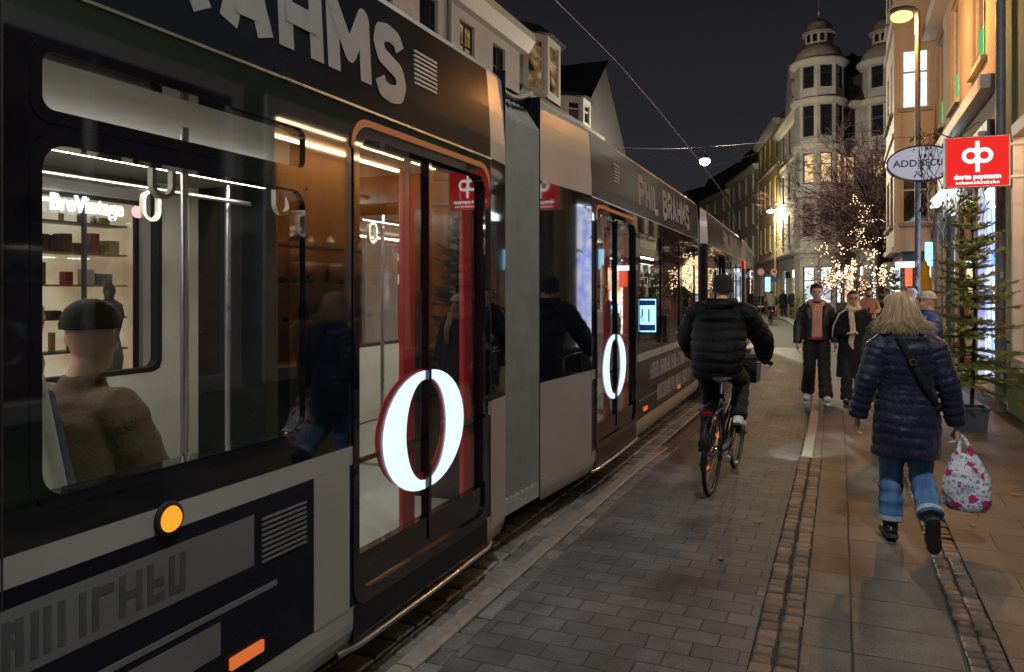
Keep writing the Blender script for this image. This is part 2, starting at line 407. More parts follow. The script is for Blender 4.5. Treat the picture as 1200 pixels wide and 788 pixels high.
M_blackcloth = mat('black_cloth', (0.009, 0.009, 0.012), 0.85, var=0.3, scale=20, bump=0.4, bscale=25)
M_knit = mat('black_knit', (0.012, 0.012, 0.013), 0.95, var=0.3, scale=50, bump=0.7, bscale=160)
M_pink = mat('salmon_hoodie_cloth', (0.50, 0.27, 0.21), 0.9, var=0.15, scale=15, bump=0.4, bscale=40)
M_cream = mat('cream_wool', (0.68, 0.58, 0.40), 0.9, var=0.15, scale=25, bump=0.6, bscale=60)
M_beige = mat('beige_knit', (0.42, 0.30, 0.21), 0.9, var=0.15, scale=25, bump=0.5, bscale=60)
M_olive = mat('olive_cloth', (0.05, 0.052, 0.034), 0.85, var=0.2, scale=15, bump=0.4, bscale=30)
M_blue = mat('blue_nylon', (0.035, 0.065, 0.25), 0.5, var=0.2, scale=15, bump=0.5, bscale=30)
M_white = mat('white_cloth', (0.70, 0.68, 0.66), 0.8, var=0.1, scale=15, bump=0.3, bscale=40)
M_shoe = mat('dark_leather_shoe', (0.012, 0.012, 0.013), 0.28, var=0.2)
M_sole = mat('shoe_sole', (0.03, 0.03, 0.03), 0.8)
M_peach = mat('peach_scarf_cloth', (0.55, 0.33, 0.22), 0.9, var=0.2, scale=30, bump=0.5, bscale=60)
M_redcloth = mat('red_cloth', (0.35, 0.02, 0.03), 0.8)
M_brown = mat('dark_brown_cloth', (0.05, 0.03, 0.02), 0.85)
m, t, b = nt('blue_denim'); M_denim = m
tc = node(t, 'ShaderNodeTexCoord'); n1 = node(t, 'ShaderNodeTexNoise', Scale=7.0, Detail=6.0); n2 = node(t, 'ShaderNodeTexNoise', Scale=220.0, Detail=2.0)
mp = node(t, 'ShaderNodeMapping'); mp.inputs['Scale'].default_value = (1.6, 1, 0.5); link(t, tc.outputs['Object'], mp.inputs[0]); link(t, mp.outputs[0], n1.inputs['Vector']); link(t, tc.outputs['Object'], n2.inputs['Vector'])
r = node(t, 'ShaderNodeValToRGB'); r.color_ramp.elements[0].position = 0.35; r.color_ramp.elements[1].position = 0.7
r.color_ramp.elements[0].color = (0.03, 0.085, 0.22, 1); r.color_ramp.elements[1].color = (0.13, 0.27, 0.50, 1)
link(t, n1.outputs['Fac'], r.inputs['Fac']); mx = node(t, 'ShaderNodeMix', data_type='RGBA', blend_type='OVERLAY'); mx.inputs[0].default_value = 0.4
link(t, r.outputs[0], mx.inputs[6]); link(t, n2.outputs['Fac'], mx.inputs[7]); link(t, mx.outputs[2], b.inputs['Base Color']); b.inputs['Roughness'].default_value = 0.85
bp = node(t, 'ShaderNodeBump', Strength=0.5, Distance=0.02); link(t, n1.outputs['Fac'], bp.inputs['Height']); link(t, bp.outputs[0], b.inputs['Normal'])
m, t, b = nt('blonde_hair'); M_blonde = m
g = node(t, 'ShaderNodeNewGeometry'); r = node(t, 'ShaderNodeValToRGB')
r.color_ramp.elements[0].color = (0.24, 0.15, 0.08, 1); r.color_ramp.elements[1].color = (0.68, 0.50, 0.29, 1)
link(t, g.outputs['Random Per Island'], r.inputs['Fac']); link(t, r.outputs[0], b.inputs['Base Color']); b.inputs['Roughness'].default_value = 0.42
# floral carrier bag
m, t, b = nt('floral_plastic'); M_bag = m
tc = node(t, 'ShaderNodeTexCoord')
def blot(scale, lo, seed, col, prev, wob=0.5):
    mp = node(t, 'ShaderNodeMapping'); mp.inputs['Location'].default_value = (seed, seed * 1.7, seed * 0.4); link(t, tc.outputs['Object'], mp.inputs[0])
    nz = node(t, 'ShaderNodeTexNoise', Scale=scale * 2.5, Detail=2.0); link(t, mp.outputs[0], nz.inputs['Vector'])
    ad = node(t, 'ShaderNodeVectorMath', operation='MULTIPLY_ADD'); ad.inputs[1].default_value = (wob / scale,) * 3
    link(t, nz.outputs['Color'], ad.inputs[0]); link(t, mp.outputs[0], ad.inputs[2])
    vo = node(t, 'ShaderNodeTexVoronoi', Scale=scale); link(t, ad.outputs[0], vo.inputs['Vector'])
    lt = node(t, 'ShaderNodeMapRange'); lt.inputs['From Min'].default_value = lo; lt.inputs['From Max'].default_value = lo + 0.05; lt.inputs['To Min'].default_value = 1; lt.inputs['To Max'].default_value = 0
    link(t, vo.outputs['Distance'], lt.inputs['Value'])
    mx = node(t, 'ShaderNodeMix', data_type='RGBA'); link(t, lt.outputs[0], mx.inputs[0]); link(t, prev, mx.inputs[6]); mx.inputs[7].default_value = (*col, 1)
    return mx.outputs[2]
c0 = node(t, 'ShaderNodeRGB'); c0.outputs[0].default_value = (0.74, 0.74, 0.78, 1)
c = blot(24, 0.28, 1.0, (0.32, 0.40, 0.60), c0.outputs[0]); c = blot(20, 0.22, 4.0, (0.52, 0.30, 0.45), c); c = blot(11, 0.30, 2.0, (0.50, 0.03, 0.16), c, 0.9)
c = blot(30, 0.20, 7.0, (0.10, 0.18, 0.42), c)
link(t, c, b.inputs['Base Color']); b.inputs['Roughness'].default_value = 0.35; b.inputs['Transmission Weight'].default_value = 0.0
nz = node(t, 'ShaderNodeTexNoise', Scale=14.0, Detail=4.0); link(t, tc.outputs['Object'], nz.inputs['Vector'])
bp = node(t, 'ShaderNodeBump', Strength=0.8, Distance=0.03); link(t, nz.outputs['Fac'], bp.inputs['Height']); link(t, bp.outputs[0], b.inputs['Normal'])
# buildings
def leafmat0(name):
    m, t, b = nt(name)
    g = node(t, 'ShaderNodeNewGeometry'); r = node(t, 'ShaderNodeValToRGB'); r.color_ramp.interpolation = 'CONSTANT'
    cs = [(.02, .02, .025), (.35, .30, .24), (.08, .05, .03), (.25, .03, .03), (.04, .07, .14), (.5, .48, .44), (.10, .12, .06), (.3, .2, .08)]
    for i, c in enumerate(cs):
        e = r.color_ramp.elements[i] if i < 2 else r.color_ramp.elements.new(i / len(cs))
        e.position = i / len(cs); e.color = (*c, 1)
    link(t, g.outputs['Random Per Island'], r.inputs['Fac']); link(t, r.outputs[0], b.inputs['Base Color']); b.inputs['Roughness'].default_value = .5
    return m
M_plaster_beige = mat('beige_plaster', (0.40, 0.33, 0.27), 0.85, var=0.15, scale=1.2, bump=0.25, bscale=90)
M_plaster_green = mat('green_plaster', (0.22, 0.30, 0.16), 0.85, var=0.2, scale=1.5, bump=0.4, bscale=60)
M_plaster_white = mat('white_plaster', (0.50, 0.48, 0.50), 0.85, var=0.12, scale=1.0, bump=0.2, bscale=60)
M_plaster_grey = mat('grey_stucco', (0.34, 0.31, 0.30), 0.85, var=0.2, scale=0.8, bump=0.2, bscale=30)
M_plaster_yellow = mat('ochre_stucco', (0.42, 0.31, 0.14), 0.85, var=0.2, scale=0.8, bump=0.2, bscale=30)
M_panel_cream = mat('cream_panel', (0.55, 0.47, 0.36), 0.6, var=0.1, scale=2)
M_trim = mat('white_trim', (0.55, 0.53, 0.52), 0.6, var=0.1, scale=5)
M_stonetrim = mat('stone_trim', (0.38, 0.35, 0.33), 0.8, var=0.15, scale=3)
M_frame_dark = mat('dark_window_frame', (0.02, 0.018, 0.018), 0.5)
M_frame_white = mat('white_window_frame', (0.55, 0.54, 0.53), 0.5)
M_roof = mat('slate_roof', (0.022, 0.02, 0.023), 0.7, var=0.3, scale=4, bump=0.5, bscale=12)
M_brickdark = mat('dark_brick', (0.10, 0.04, 0.03), 0.85, var=0.3, scale=8, bump=0.4, bscale=20)
M_copper = mat('dome_metal', (0.30, 0.24, 0.22), 0.6, var=0.2, scale=3)
M_pane = glass('dark_pane', (0.25, 0.26, 0.28), 0.12, 1.5)
M_roomdark = mat('dark_room', (0.02, 0.018, 0.018), 0.9)
M_zinc = mat('zinc_pipe', (0.17, 0.18, 0.19), 0.5, 0.1, var=0.3, scale=8)
M_post = mat('galvanised_post', (0.16, 0.16, 0.165), 0.5, 0.5, var=0.3, scale=10)
M_darkmetal = mat('dark_metal', (0.02, 0.021, 0.024), 0.4, 0.4)
M_wood = mat('amber_wood', (0.66, 0.34, 0.11), 0.5, var=0.3, scale=4, stretch=(1, 1, 0.15))
M_ovalface = glow('oval_sign_light', (0.80, 0.78, 0.95), 0.42)
M_goods = leafmat0('shop_goods')
M_shopback = lit_room('lit_shop_wall', [(0.5, 0.33, 0.18), (0.85, 0.66, 0.42), (1.0, 0.9, 0.7)], 0.75, 0.7)
M_shopbackc = lit_room('lit_shop_wall_cool', [(0.35, 0.42, 0.5), (0.7, 0.8, 0.9), (0.9, 0.95, 1.0)], 0.85, 0.7)
M_white_enamel = mat('white_enamel', (0.60, 0.61, 0.66), 0.35, var=0.06)
M_signink = mat('navy_sign_ink', (0.012, 0.015, 0.05), 0.5)
M_signred = glow('red_sign_light', (0.95, 0.03, 0.025), 0.80)
M_signwhite = glow('white_sign_light', (1.0, 0.97, 0.95), 1.8)
M_warmwin = lit_room('warm_lit_room', [(0.25, 0.10, 0.03), (1.0, 0.62, 0.28), (1.0, 0.86, 0.6)], 0.9, 3.0)
M_warmdim = lit_room('dim_warm_room', [(0.03, 0.02, 0.015), (0.35, 0.2, 0.09), (0.9, 0.6, 0.3)], 0.35, 2.0)
M_shopwarm = lit_room('warm_shop_room', [(0.5, 0.27, 0.1), (1.0, 0.8, 0.55), (1.0, 0.93, 0.8), (0.4, 0.1, 0.08)], 2.4, 2.2, True)
M_shopcool = lit_room('cool_shop_room', [(0.2, 0.25, 0.3), (0.8, 0.92, 1.0), (0.95, 0.98, 1.0)], 1.4, 1.6, True)
M_coolwin = lit_room('cool_lit_room', [(0.45, 0.5, 0.5), (1.0, 0.98, 0.92), (1.0, 1.0, 0.97)], 1.6, 1.2)
M_bluewhite = lit_room('blue_white_display', [(0.35, 0.38, 1.0), (0.72, 0.76, 1.0), (0.92, 0.94, 1.0)], 3.6, 2.5)
M_bluetube = glow('blue_tube_light', (0.10, 0.22, 1.0), 6.0)
M_bulb = glow('fairy_bulb', (1.0, 0.68, 0.38), 4.0, False)
M_strip = glow('cool_strip_light', (0.75, 0.9, 1.0), 6.0)
M_warmstrip = glow('warm_strip_light', (1.0, 0.72, 0.40), 34.0)
M_greenroom = glow('green_window_light', (0.05, 1.0, 0.28), 0.55)
M_sodium = glow('sodium_lamp', (1.0, 0.42, 0.10), 4.2, False)
M_whitelamp = glow('white_lamp', (1.0, 0.93, 0.70), 40.0, False)
M_bark = mat('bark', (0.035, 0.026, 0.024), 0.9, var=0.3, scale=20, bump=0.6, bscale=40)
M_twig = mat('purple_twig', (0.085, 0.045, 0.052), 0.9, var=0.3, scale=3)
def leafmat(name, c1, c2):
    m, t, b = nt(name)
    g = node(t, 'ShaderNodeNewGeometry'); r = node(t, 'ShaderNodeValToRGB')
    r.color_ramp.elements[0].color = (*c1, 1); r.color_ramp.elements[1].color = (*c2, 1)
    link(t, g.outputs['Random Per Island'], r.inputs['Fac']); link(t, r.outputs[0], b.inputs['Base Color']); b.inputs['Roughness'].default_value = 0.5
    return m
M_needle = leafmat('fir_needle', (0.08, 0.13, 0.035), (0.34, 0.40, 0.13))
M_ivy = leafmat('vine_leaf', (0.04, 0.07, 0.015), (0.16, 0.18, 0.05))
M_autumn = leafmat('autumn_leaf', (0.12, 0.05, 0.01), (0.35, 0.17, 0.03))
M_yellow = mat('yellow_canvas', (0.60, 0.40, 0.02), 0.8, var=0.2)
M_carpaint = mat('black_car_paint', (0.008, 0.008, 0.01), 0.15, coat=0.6)
M_bikeframe = mat('black_bike_enamel', (0.01, 0.01, 0.012), 0.22, coat=0.5)
M_chrome = mat('polished_alloy', (0.6, 0.6, 0.62), 0.18, 1.0)
M_tyre = mat('tyre_rubber', (0.015, 0.015, 0.015), 0.7)
# ------------------------------------------------------------------ ground
def strip(name, x0, x1, z, y0, y1, m, step=1.0, u0=0.0, bend=True):
    mb = MB(); mb.uv = []
    n = max(1, int(round((y1 - y0) / step))); fs = []
    for i in range(n + 1):
        Y = y0 + (y1 - y0) * i / n
        s = shift(Y) if bend else 0
        a = x0(Y) if callable(x0) else x0; b = x1(Y) if callable(x1) else x1; zz = z(Y) if callable(z) else z
        mb.v += [V((a + s, Y, zz)), V((b + s, Y, zz))]; mb.uv += [(a - u0, Y), (b - u0, Y)]
        if i: fs.append((2 * i - 2, 2 * i - 1, 2 * i + 1, 2 * i))
    mb.f = fs; mb.m = [0] * len(fs)
    return tag(mb.build(name, m), kind='structure')
def pathz(Y):
    q = min(1, max(0, (Y - 7.0) / 3.0)); return -0.09 * q * q * (3 - 2 * q)
g = MB(); g.box(-90, 90, -25, 220, -0.5, -0.16); tag(g.build('ground', M_asphalt), kind='structure')
strip('cycle_path', -1.66, lambda Y: -0.39 if Y < 8.4 else -0.375, pathz, -8, 9.7, M_path, 0.35)
strip('street_setts', -2.02, -0.375, lambda Y: pathz(Y) - 0.001, 9.7, 26, M_setts, 0.8)
strip('sett_apron', -2.03, -1.655, lambda Y: pathz(Y) - 0.003, 8.45, 9.75, M_setts, 0.3)
strip('street', -2.02, -0.375, -0.091, 26, 130, M_asphalt, 1.5)
strip('gutter_bed', -2.36, -1.85, -0.055, -8, 12.5, M_dirt, 0.6)
strip('track_bed', -7.3, -2.02, -0.105, -12, 130, M_tracksett, 1.0)
strip('small_slab_pavement', lambda Y: -0.172 if Y < 8.4 else -0.255, 0.055, 0.0, -8, 26, M_slab_small, 0.2, 0.055)
strip('slab_pavement', 0.057, 0.53, 0.0, -8, 26, M_slab, 0.6, 0.055)
strip('wide_slab_pavement', 0.715, 2.02, 0.0, -8, 26, M_slab_wide, 0.6, 0.715)
strip('wall_edge_strip', 2.02, 2.9, -0.004, -8, 26, M_dirt, 0.6)
strip('plaza_pavement', -0.255, 40, 0.0, 26, 49, M_slab_wide, 1.0)
strip('far_pavement', -0.255, 6, 0.0, 49, 130, M_slab_wide, 1.5)
strip('opposite_pavement', -9.6, -7.42, 0.0, -12, 130, M_slab_wide, 1.5)
strip('joint_bed', -1.775, -0.38, lambda Y: pathz(Y) - 0.012, -8, 9.6, M_dirt, 0.3)
strip('band_bed', -0.392, 0.8, -0.010, -8, 9.6, M_dirt, 0.3)
strip('pavement_bed', -0.30, 2.3, -0.012, 9.6, 26, M_dirt, 0.6)
for k, X in enumerate((-3.24 - 0.72, -3.24 + 0.72, -6.0 - 0.72, -6.0 + 0.72)):
    strip('tram_track', X - 0.03, X + 0.03, -0.101, -12, 130, M_rail, 1.0)
def stones(name, rows, y0, y1, z, m, ln=(0.085, 0.12), jit=0.006, h=0.03, gap=0.010, bend=False, bev=0.014):
    mb = MB()
    for (a, b) in rows:
        Y = y0 + random.uniform(0, 0.05)
        while Y < y1:
            L = random.uniform(*ln); s = shift(Y) if bend else 0
            zz = z(Y) if callable(z) else z
            x0 = a + s + gap / 2 + random.uniform(-jit, jit); x1 = b + s - gap / 2 + random.uniform(-jit, jit)
            t = zz + random.uniform(-0.004, 0.005); e = bev
            q = [random.uniform(-jit, jit) for _ in range(4)]
            base = [(x0, Y + q[0]), (x1, Y + q[1]), (x1, Y + L - gap + q[2]), (x0, Y + L - gap + q[3])]
            cx = (x0 + x1) / 2; cy = Y + (L - gap) / 2
            ins = lambda k: [(p[0] + (cx - p[0]) * k, p[1] + (cy - p[1]) * k) for p in base]
            r0 = [V((*p, zz - h)) for p in base]; r1 = [V((*p, t - 0.012)) for p in base]
            r2 = [V((*p, t - 0.003)) for p in ins(0.12)]; r3 = [V((*p, t)) for p in ins(0.32)]
            mb.loft([r0, r1, r2, r3], 0)
            Y += L
    return tag(mb.build(name, m, smooth=False), kind='structure')
stones('cobble_band', [(-0.39, -0.285), (-0.28, -0.175)], -1.0, 8.45, 0.002, M_cobble)
stones('inner_cobble_band', [(0.533, 0.622), (0.622, 0.712)], -1.0, 20, 0.002, M_cobble, ln=(0.075, 0.11), bend=True)
stones('path_edge_setts', [(-1.765, -1.665)], -1.0, 8.6, lambda Y: pathz(Y) + 0.001, M_gutter, ln=(0.16, 0.22))
stones('gutter_setts', [(-2.34, -2.18), (-2.18, -2.025), (-2.025, -1.875)], -1.0, 12, -0.04, M_gutter, ln=(0.14, 0.2))
def kerb(name, x0, x1, y0, y1, z, ln, bend):
    mb = MB(); Y = y0
    while Y < y1:
        L = min(ln, y1 - Y); n = 3
        rings = []
        for i in range(n + 1):
            yy = Y + 0.004 + (L - 0.008) * i / n; s = shift(yy) if bend else 0; zz = z(yy) if callable(z) else z
            e = 0.015
            rings.append([(x0 + s, yy, -0.2), (x0 + s, yy, zz - e), (x0 + s + e, yy, zz), (x1 + s - e, yy, zz), (x1 + s, yy, zz - e), (x1 + s, yy, -0.2)])
        mb.loft(rings, 0); Y += L
    return tag(mb.build(name, M_kerb), kind='structure')
kerb('track_kerb', -1.872, -1.768, -6, 8.6, lambda Y: pathz(Y) + 0.012, 1.0, False)
kerb('pavement_kerb', -0.375, -0.257, 8.47, 60, 0.004, 1.1, True)
kerb('opposite_kerb', -7.42, -7.3, -12, 90, 0.004, 1.2, True)
# a few fallen leaves
leafpts = [(905, 553), (845, 655), (1140, 616), (1033, 505), (890, 612), (1189, 580)]
lp = None
for i, (x, y) in enumerate(leafpts):
    p = gnd(x, y, 0.008)
    if lp is None:
        mb = MB()
        P = [(-0.035, 0, 0.004), (-0.015, 0.018, 0.0), (0.012, 0.02, 0.006), (0.04, 0.002, 0.012), (0.012, -0.018, 0.002), (-0.015, -0.02, 0.006)]
        mb.loft([P, [(a, b2, c2 + 0.0015) for a, b2, c2 in P]]); lp = mb.build('fallen_leaf', M_autumn); o = lp
    else:
        o = lp.copy(); COL.objects.link(o)
    o.location = p; o.rotation_euler = (0, 0, i * 1.7); k = 0.7 + 0.5 * random.random(); o.scale = (k, k, k)
    tag(o, 'small dry brown leaf lying on the damp paving', 'leaf', 'fallen leaves on the paving')
# ------------------------------------------------------------------ tram
TW = 2.65
tram = thing('tram', 'long black and white articulated tram filling the left side of the street, lit inside', 'tram', (-3.2, 4, -0.1))
def prof(z):
    if z < 0.30: return -0.035 * ((0.30 - z) / 0.12) ** 2
    if z <= 2.5: return 0.0
    if z <= 3.03: return -0.03 * ((z - 2.5) / 0.53) ** 2
    return -0.03 - 0.22 * min(1, (z - 3.03) / 0.15) ** 1.6
SEC = []
def section_matrix(p0, ang):
    return Matrix.Translation(V((p0[0], p0[1], 0))) @ Matrix.Rotation(ang, 4, 'Z')
def tmb(M, mb):
    mb.v = [M @ v for v in mb.v]; return mb
ZB = [0.18, 0.22, 0.26, 0.30, 0.36, 0.54, 0.965, 1.045, 1.15, 2.10, 2.16, 2.34, 2.5, 2.62, 2.8, 2.93, 3.03, 3.07, 3.11, 3.15, 3.19]
def build_section(p0, ang, L, windows, doors, frontwall, backwall, pale_ends, tinted=(), seats=()):
    M = section_matrix(p0, ang)
    T = lambda mb: tmb(M, mb)
    holes = [(a, b, 1.15, 2.10) for a, b in windows] + [(a, b, 0.36, 2.40) for a, b in doors]
    hop = [(a, b, 2.16, 2.34) for a, b in windows if b - a > 0.6]
    holes += hop
    mb = MB()
    for side in (0, 1):
        hs = holes if side == 0 else [(a, b, 1.15, 2.46) for a, b in list(windows) + list(doors)]
        ys = sorted({0.0, L, *pale_ends, *[q for h in hs for q in h[:2]]}); zs = sorted(set(ZB + [q for h in hs for q in h[2:]]))
        X = lambda z, d=0: (prof(z) - d) if side == 0 else (-TW - prof(z) + d)
        for a, b in zip(ys, ys[1:]):
            for c, e in zip(zs, zs[1:]):
                ym, zm = (a + b) / 2, (c + e) / 2
                if any(h[0] < ym < h[1] and h[2] < zm < h[3] for h in hs): continue
                end = ym < pale_ends[0] or ym > pale_ends[1]
                indoor = any(h[0] - 0.001 < ym < h[1] + 0.001 for h in doors)
                neardoor = any(h[0] - 0.24 < ym < h[1] + 0.001 for h in doors)
                if zm > 3.03: k = 2
                elif end and (zm < 1.045 or zm > 2.5): k = 1
                elif zm < 0.36 and not indoor: k = 1
                elif 0.965 < zm < 1.045 and not indoor: k = 1
                else: k = 4 if 1.045 < zm < 2.5 else 0
                mb.quad((X(c), a, c), (X(c), b, c), (X(e), b, e), (X(e), a, e), k)
                if 0.36 < zm < 2.5: mb.quad((X(c, 0.07), a, c), (X(c, 0.07), b, c), (X(e, 0.07), b, e), (X(e, 0.07), a, e), 3)
    z = 3.19; x0 = prof(z)
    mb.quad((x0, 0, z), (x0, L, z), (-TW - x0, L, z), (-TW - x0, 0, z), 2)
    for y in (0.0, L):        # end rings or closed ends
        closed = (y == 0.0 and backwall) or (y == L and frontwall)
        if closed: mb.quad((0, y, 0.18), (-TW, y, 0.18), (-TW - prof(3.1), y, 3.15), (prof(3.1), y, 3.15), 0)
        else:
            mb.quad((0, y, 0.18), (-0.7, y, 0.18), (-0.7, y, 3.1), (0, y, 3.1), 0); mb.quad((-TW, y, 0.18), (-TW + 0.7, y, 0.18), (-TW + 0.7, y, 3.1), (-TW, y, 3.1), 0)
            mb.quad((-0.7, y, 2.3), (-TW + 0.7, y, 2.3), (-TW + 0.7, y, 3.1), (-0.7, y, 3.1), 0)
    for v in mb.v:                      # the car ends taper in towards the joints
        tp_ = 0.0
        if pale_ends[0] > .2 and v.y < pale_ends[0]: tp_ = .092 * (1 - v.y / pale_ends[0])
        if v.y > pale_ends[1]: tp_ = max(tp_, .05 * min(.6, L - pale_ends[1]) / .6 * (v.y - pale_ends[1]) / (L - pale_ends[1]))
        v.x += -tp_ if v.x > -TW / 2 else tp_
    T(mb).build('car_body', [M_tblack, M_tpale, M_tcap, M_tin, M_tblackglass], tram)
    for y in {a - .09 for a, b in windows[1:]} | {b + .06 for a, b in doors} | {pale_ends[0], pale_ends[1]}:
        sm_ = MB(); sm_.box(-0.004, 0.0012, y - .003, y + .003, .32, 2.48); T(sm_).build('panel_seam', M_rubber, tram)
    fl = MB(); fl.box(-TW + 0.08, -0.08, 0.02, L - 0.02, 0.28, 0.35); T(fl).build('floor', M_tfloor, tram)
    ce = MB(); ce.box(-TW + 0.08, -0.08, 0.02, L - 0.02, 2.48, 2.52); T(ce).build('ceiling', M_tceil, tram)
    for xx in (-1.62,):
        li = MB(); li.box(xx - 0.06, xx + 0.06, 0.3, L - 0.3, 2.40, 2.415); T(li).build('ceiling_light', M_ceillight, tram)
    # thin bright trim rail above the doors
    tr = MB(); tr.box(-0.002, 0.007, pale_ends[0], pale_ends[1], 2.488, 2.498); T(tr).build('trim_rail', M_steel, tram)
    # windows with rubber frames
    def win(a, b, z0, z1, r, side, g):
        f = MB(); out = rr(a - 0.02, b + 0.02, z0 - 0.02, z1 + 0.02, r + 0.02); inn = rr(a + 0.014, b - 0.014, z0 + 0.014, z1 - 0.014, r)
        fn = (lambda y, z, d: (0.0015 - d, y, z)) if side == 0 else (lambda y, z, d: (-TW - 0.004 + d, y, z))
        ringframe(f, out, inn, fn, 0.0, 0.075)
        fo = T(f).build('window', M_tblackglass if side == 0 else M_rubber, tram)
        p = MB(); x = -0.012 if side == 0 else -TW + 0.012
        p.add([(x, y, z) for y, z in rr(a + 0.01, b - 0.01, z0 + 0.01, z1 - 0.01, r)], [tuple(range(28))])
        T(p).build('pane', g, fo)
    for side in (0, 1):
        for i, (a, b) in enumerate(windows): win(a, b, 1.15, 2.10 if side == 0 else 2.46, 0.07, side, M_tglass)
        for h in (hop if side == 0 else ()): win(*h, 0.035, side, M_tglass)
    for a, b in doors: win(a, b, 1.15, 2.46, 0.07, 1, M_tglass)
    # doors on the right side
    for (a, b) in doors:
        f = MB(); ringframe(f, rr(a - 0.015, b + 0.015, 0.345, 2.415, 0.10), rr(a + 0.03, b - 0.03, 0.40, 2.37, 0.09), lambda y, z, d: (0.006 - d, y, z), 0.0, 0.08)
        mid = (a + b) / 2
        f.box(-0.055, -0.012, a + 0.04, b - 0.04, 0.40, 0.56); f.box(-0.05, -0.004, mid - 0.013, mid + 0.013, 0.44, 2.36)
        f.box(-0.05, -0.034, a + 0.04, b - 0.04, 0.945, 0.965)
        do = T(f).build('door', M_tblackglass, tram)
        for (u0, u1) in ((a + 0.045, mid - 0.018), (mid + 0.018, b - 0.045)):
            p = MB(); p.quad((-0.03, u0, 0.5), (-0.03, u1, 0.5), (-0.03, u1, 2.36), (-0.03, u0, 2.36)); T(p).build('door_glass', M_tglass, do)
        for u in (mid - 0.10, b - 0.11):
            q = MB(); q.box(-0.10, -0.065, u - 0.055, u + 0.055, 0.45, 2.3); T(q).build('red_door_bar', M_red, do, bevel=0.01)
        q = MB(); q.tube([(-0.09, mid + 0.14, 0.7), (-0.12, mid + 0.14, 0.9), (-0.12, mid + 0.14, 1.7), (-0.09, mid + 0.14, 1.9)], 0.016); T(q).build('door_handle_bar', M_steel, do, smooth=True)
        # luminous ring printed across both leaves, split at the seam
        cy = mid + 0.005; cz = 1.0
        for s in (-1, 1):
            ring = MB(); pts = []
            for i in range(19):
                t = R(90 - 180 * i / 18) if s > 0 else R(90 + 180 * i / 18)
                o_ = (cy + 0.02 * s + 0.40 * math.cos(t), cz + 0.30 * math.sin(t)); n_ = (cy + 0.02 * s + 0.19 * math.cos(t), cz + 0.255 * math.sin(t)); pts.append((o_, n_))
            for (o1, n1), (o2, n2) in zip(pts, pts[1:]):
                for x in (-0.0265, -0.0245):
                    ring.quad((x, *o1), (x, *o2), (x, *n2), (x, *n1))
                ring.quad((-0.0265, *o1), (-0.0265, *o2), (-0.0245, *o2), (-0.0245, *o1)); ring.quad((-0.0265, *n1), (-0.0265, *n2), (-0.0245, *n2), (-0.0245, *n1))
            T(ring).build('luminous_logo_half', M_glowO, do)
        ring = MB(); ringframe(ring, [(cy - 0.07 + 0.40 * math.cos(R(12 * i)), cz + 0.02 + 0.29 * math.sin(R(12 * i))) for i in range(30)], [(cy - 0.03 + 0.20 * math.cos(R(12 * i)), cz + 0.02 + 0.24 * math.sin(R(12 * i))) for i in range(30)], lambda y, z, d: (-0.034 - d, y, z), 0.0, 0.004)
        T(ring).build('red_logo_ring', M_red, do)
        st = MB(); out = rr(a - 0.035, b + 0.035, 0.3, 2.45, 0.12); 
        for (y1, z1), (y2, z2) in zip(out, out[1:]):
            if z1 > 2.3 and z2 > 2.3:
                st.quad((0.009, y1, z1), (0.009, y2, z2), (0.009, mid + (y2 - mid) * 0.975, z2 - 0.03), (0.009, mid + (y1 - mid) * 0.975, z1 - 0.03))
        T(st).build('door_reflection_glow', M_doorreflect, do)  # emissive band imitating the reflection along the door rail, no lamp here
        sl = MB(); sl.tube([(-0.02, a - 0.1, 0.185), (0.012, a, 0.19), (0.02, mid, 0.19), (0.012, b, 0.19), (-0.02, b + 0.1, 0.185)], 0.014); T(sl).build('door_sill', M_steel, do, smooth=True)
        pn = MB(); pn.box(-0.04, 0.001, a - 0.01, b + 0.01, 0.2, 0.355); T(pn).build('sill_panel', M_tblack, do)
    # seats, poles, hanging loops
    for (y, x, turn) in seats:
        sm = Matrix.Translation(V((x, y, 0.35))) @ Matrix.Rotation(R(turn), 4, 'Z')
        b_ = MB(); b_.box(-0.23, 0.23, -0.22, 0.22, 0.06, 0.42); b_.loft([[(-0.23, -0.24 - 0.03 * k, 0.42 + 0.14 * k), (0.23, -0.24 - 0.03 * k, 0.42 + 0.14 * k), (0.23, -0.20 - 0.03 * k, 0.42 + 0.14 * k), (-0.23, -0.20 - 0.03 * k, 0.42 + 0.14 * k)] for k in range(6)])
        b_.v = [sm @ v for v in b_.v]; so = T(b_).build('seat', M_seatshell, tram, bevel=0.02)
        c_ = MB(); c_.box(-0.21, 0.21, -0.2, 0.21, 0.42, 0.48); c_.loft([[(-0.2, -0.19 - 0.03 * k, 0.46 + 0.12 * k), (0.2, -0.19 - 0.03 * k, 0.46 + 0.12 * k), (0.2, -0.15 - 0.03 * k, 0.46 + 0.12 * k), (-0.2, -0.15 - 0.03 * k, 0.46 + 0.12 * k)] for k in range(6)])
        c_.v = [sm @ v for v in c_.v]; T(c_).build('seat_cushion', M_seat, so, bevel=0.015)
        h_ = MB(); h_.tube([sm @ V(q) for q in ((-0.2, -0.36, 1.0), (-0.18, -0.38, 1.14), (0.18, -0.38, 1.14), (0.2, -0.36, 1.0))], 0.016); T(h_).build('seat_grab_handle', M_steel, so, smooth=True)
    k = 0.8
    while k < L - 0.3:
        q = MB(); q.tube([(-0.75 if int(k * 10) % 2 else -TW + 0.75, k, 0.35), (-0.75 if int(k * 10) % 2 else -TW + 0.75, k, 2.42)], 0.018); T(q).build('grab_pole', M_steel, tram, smooth=True)
        k += 1.5
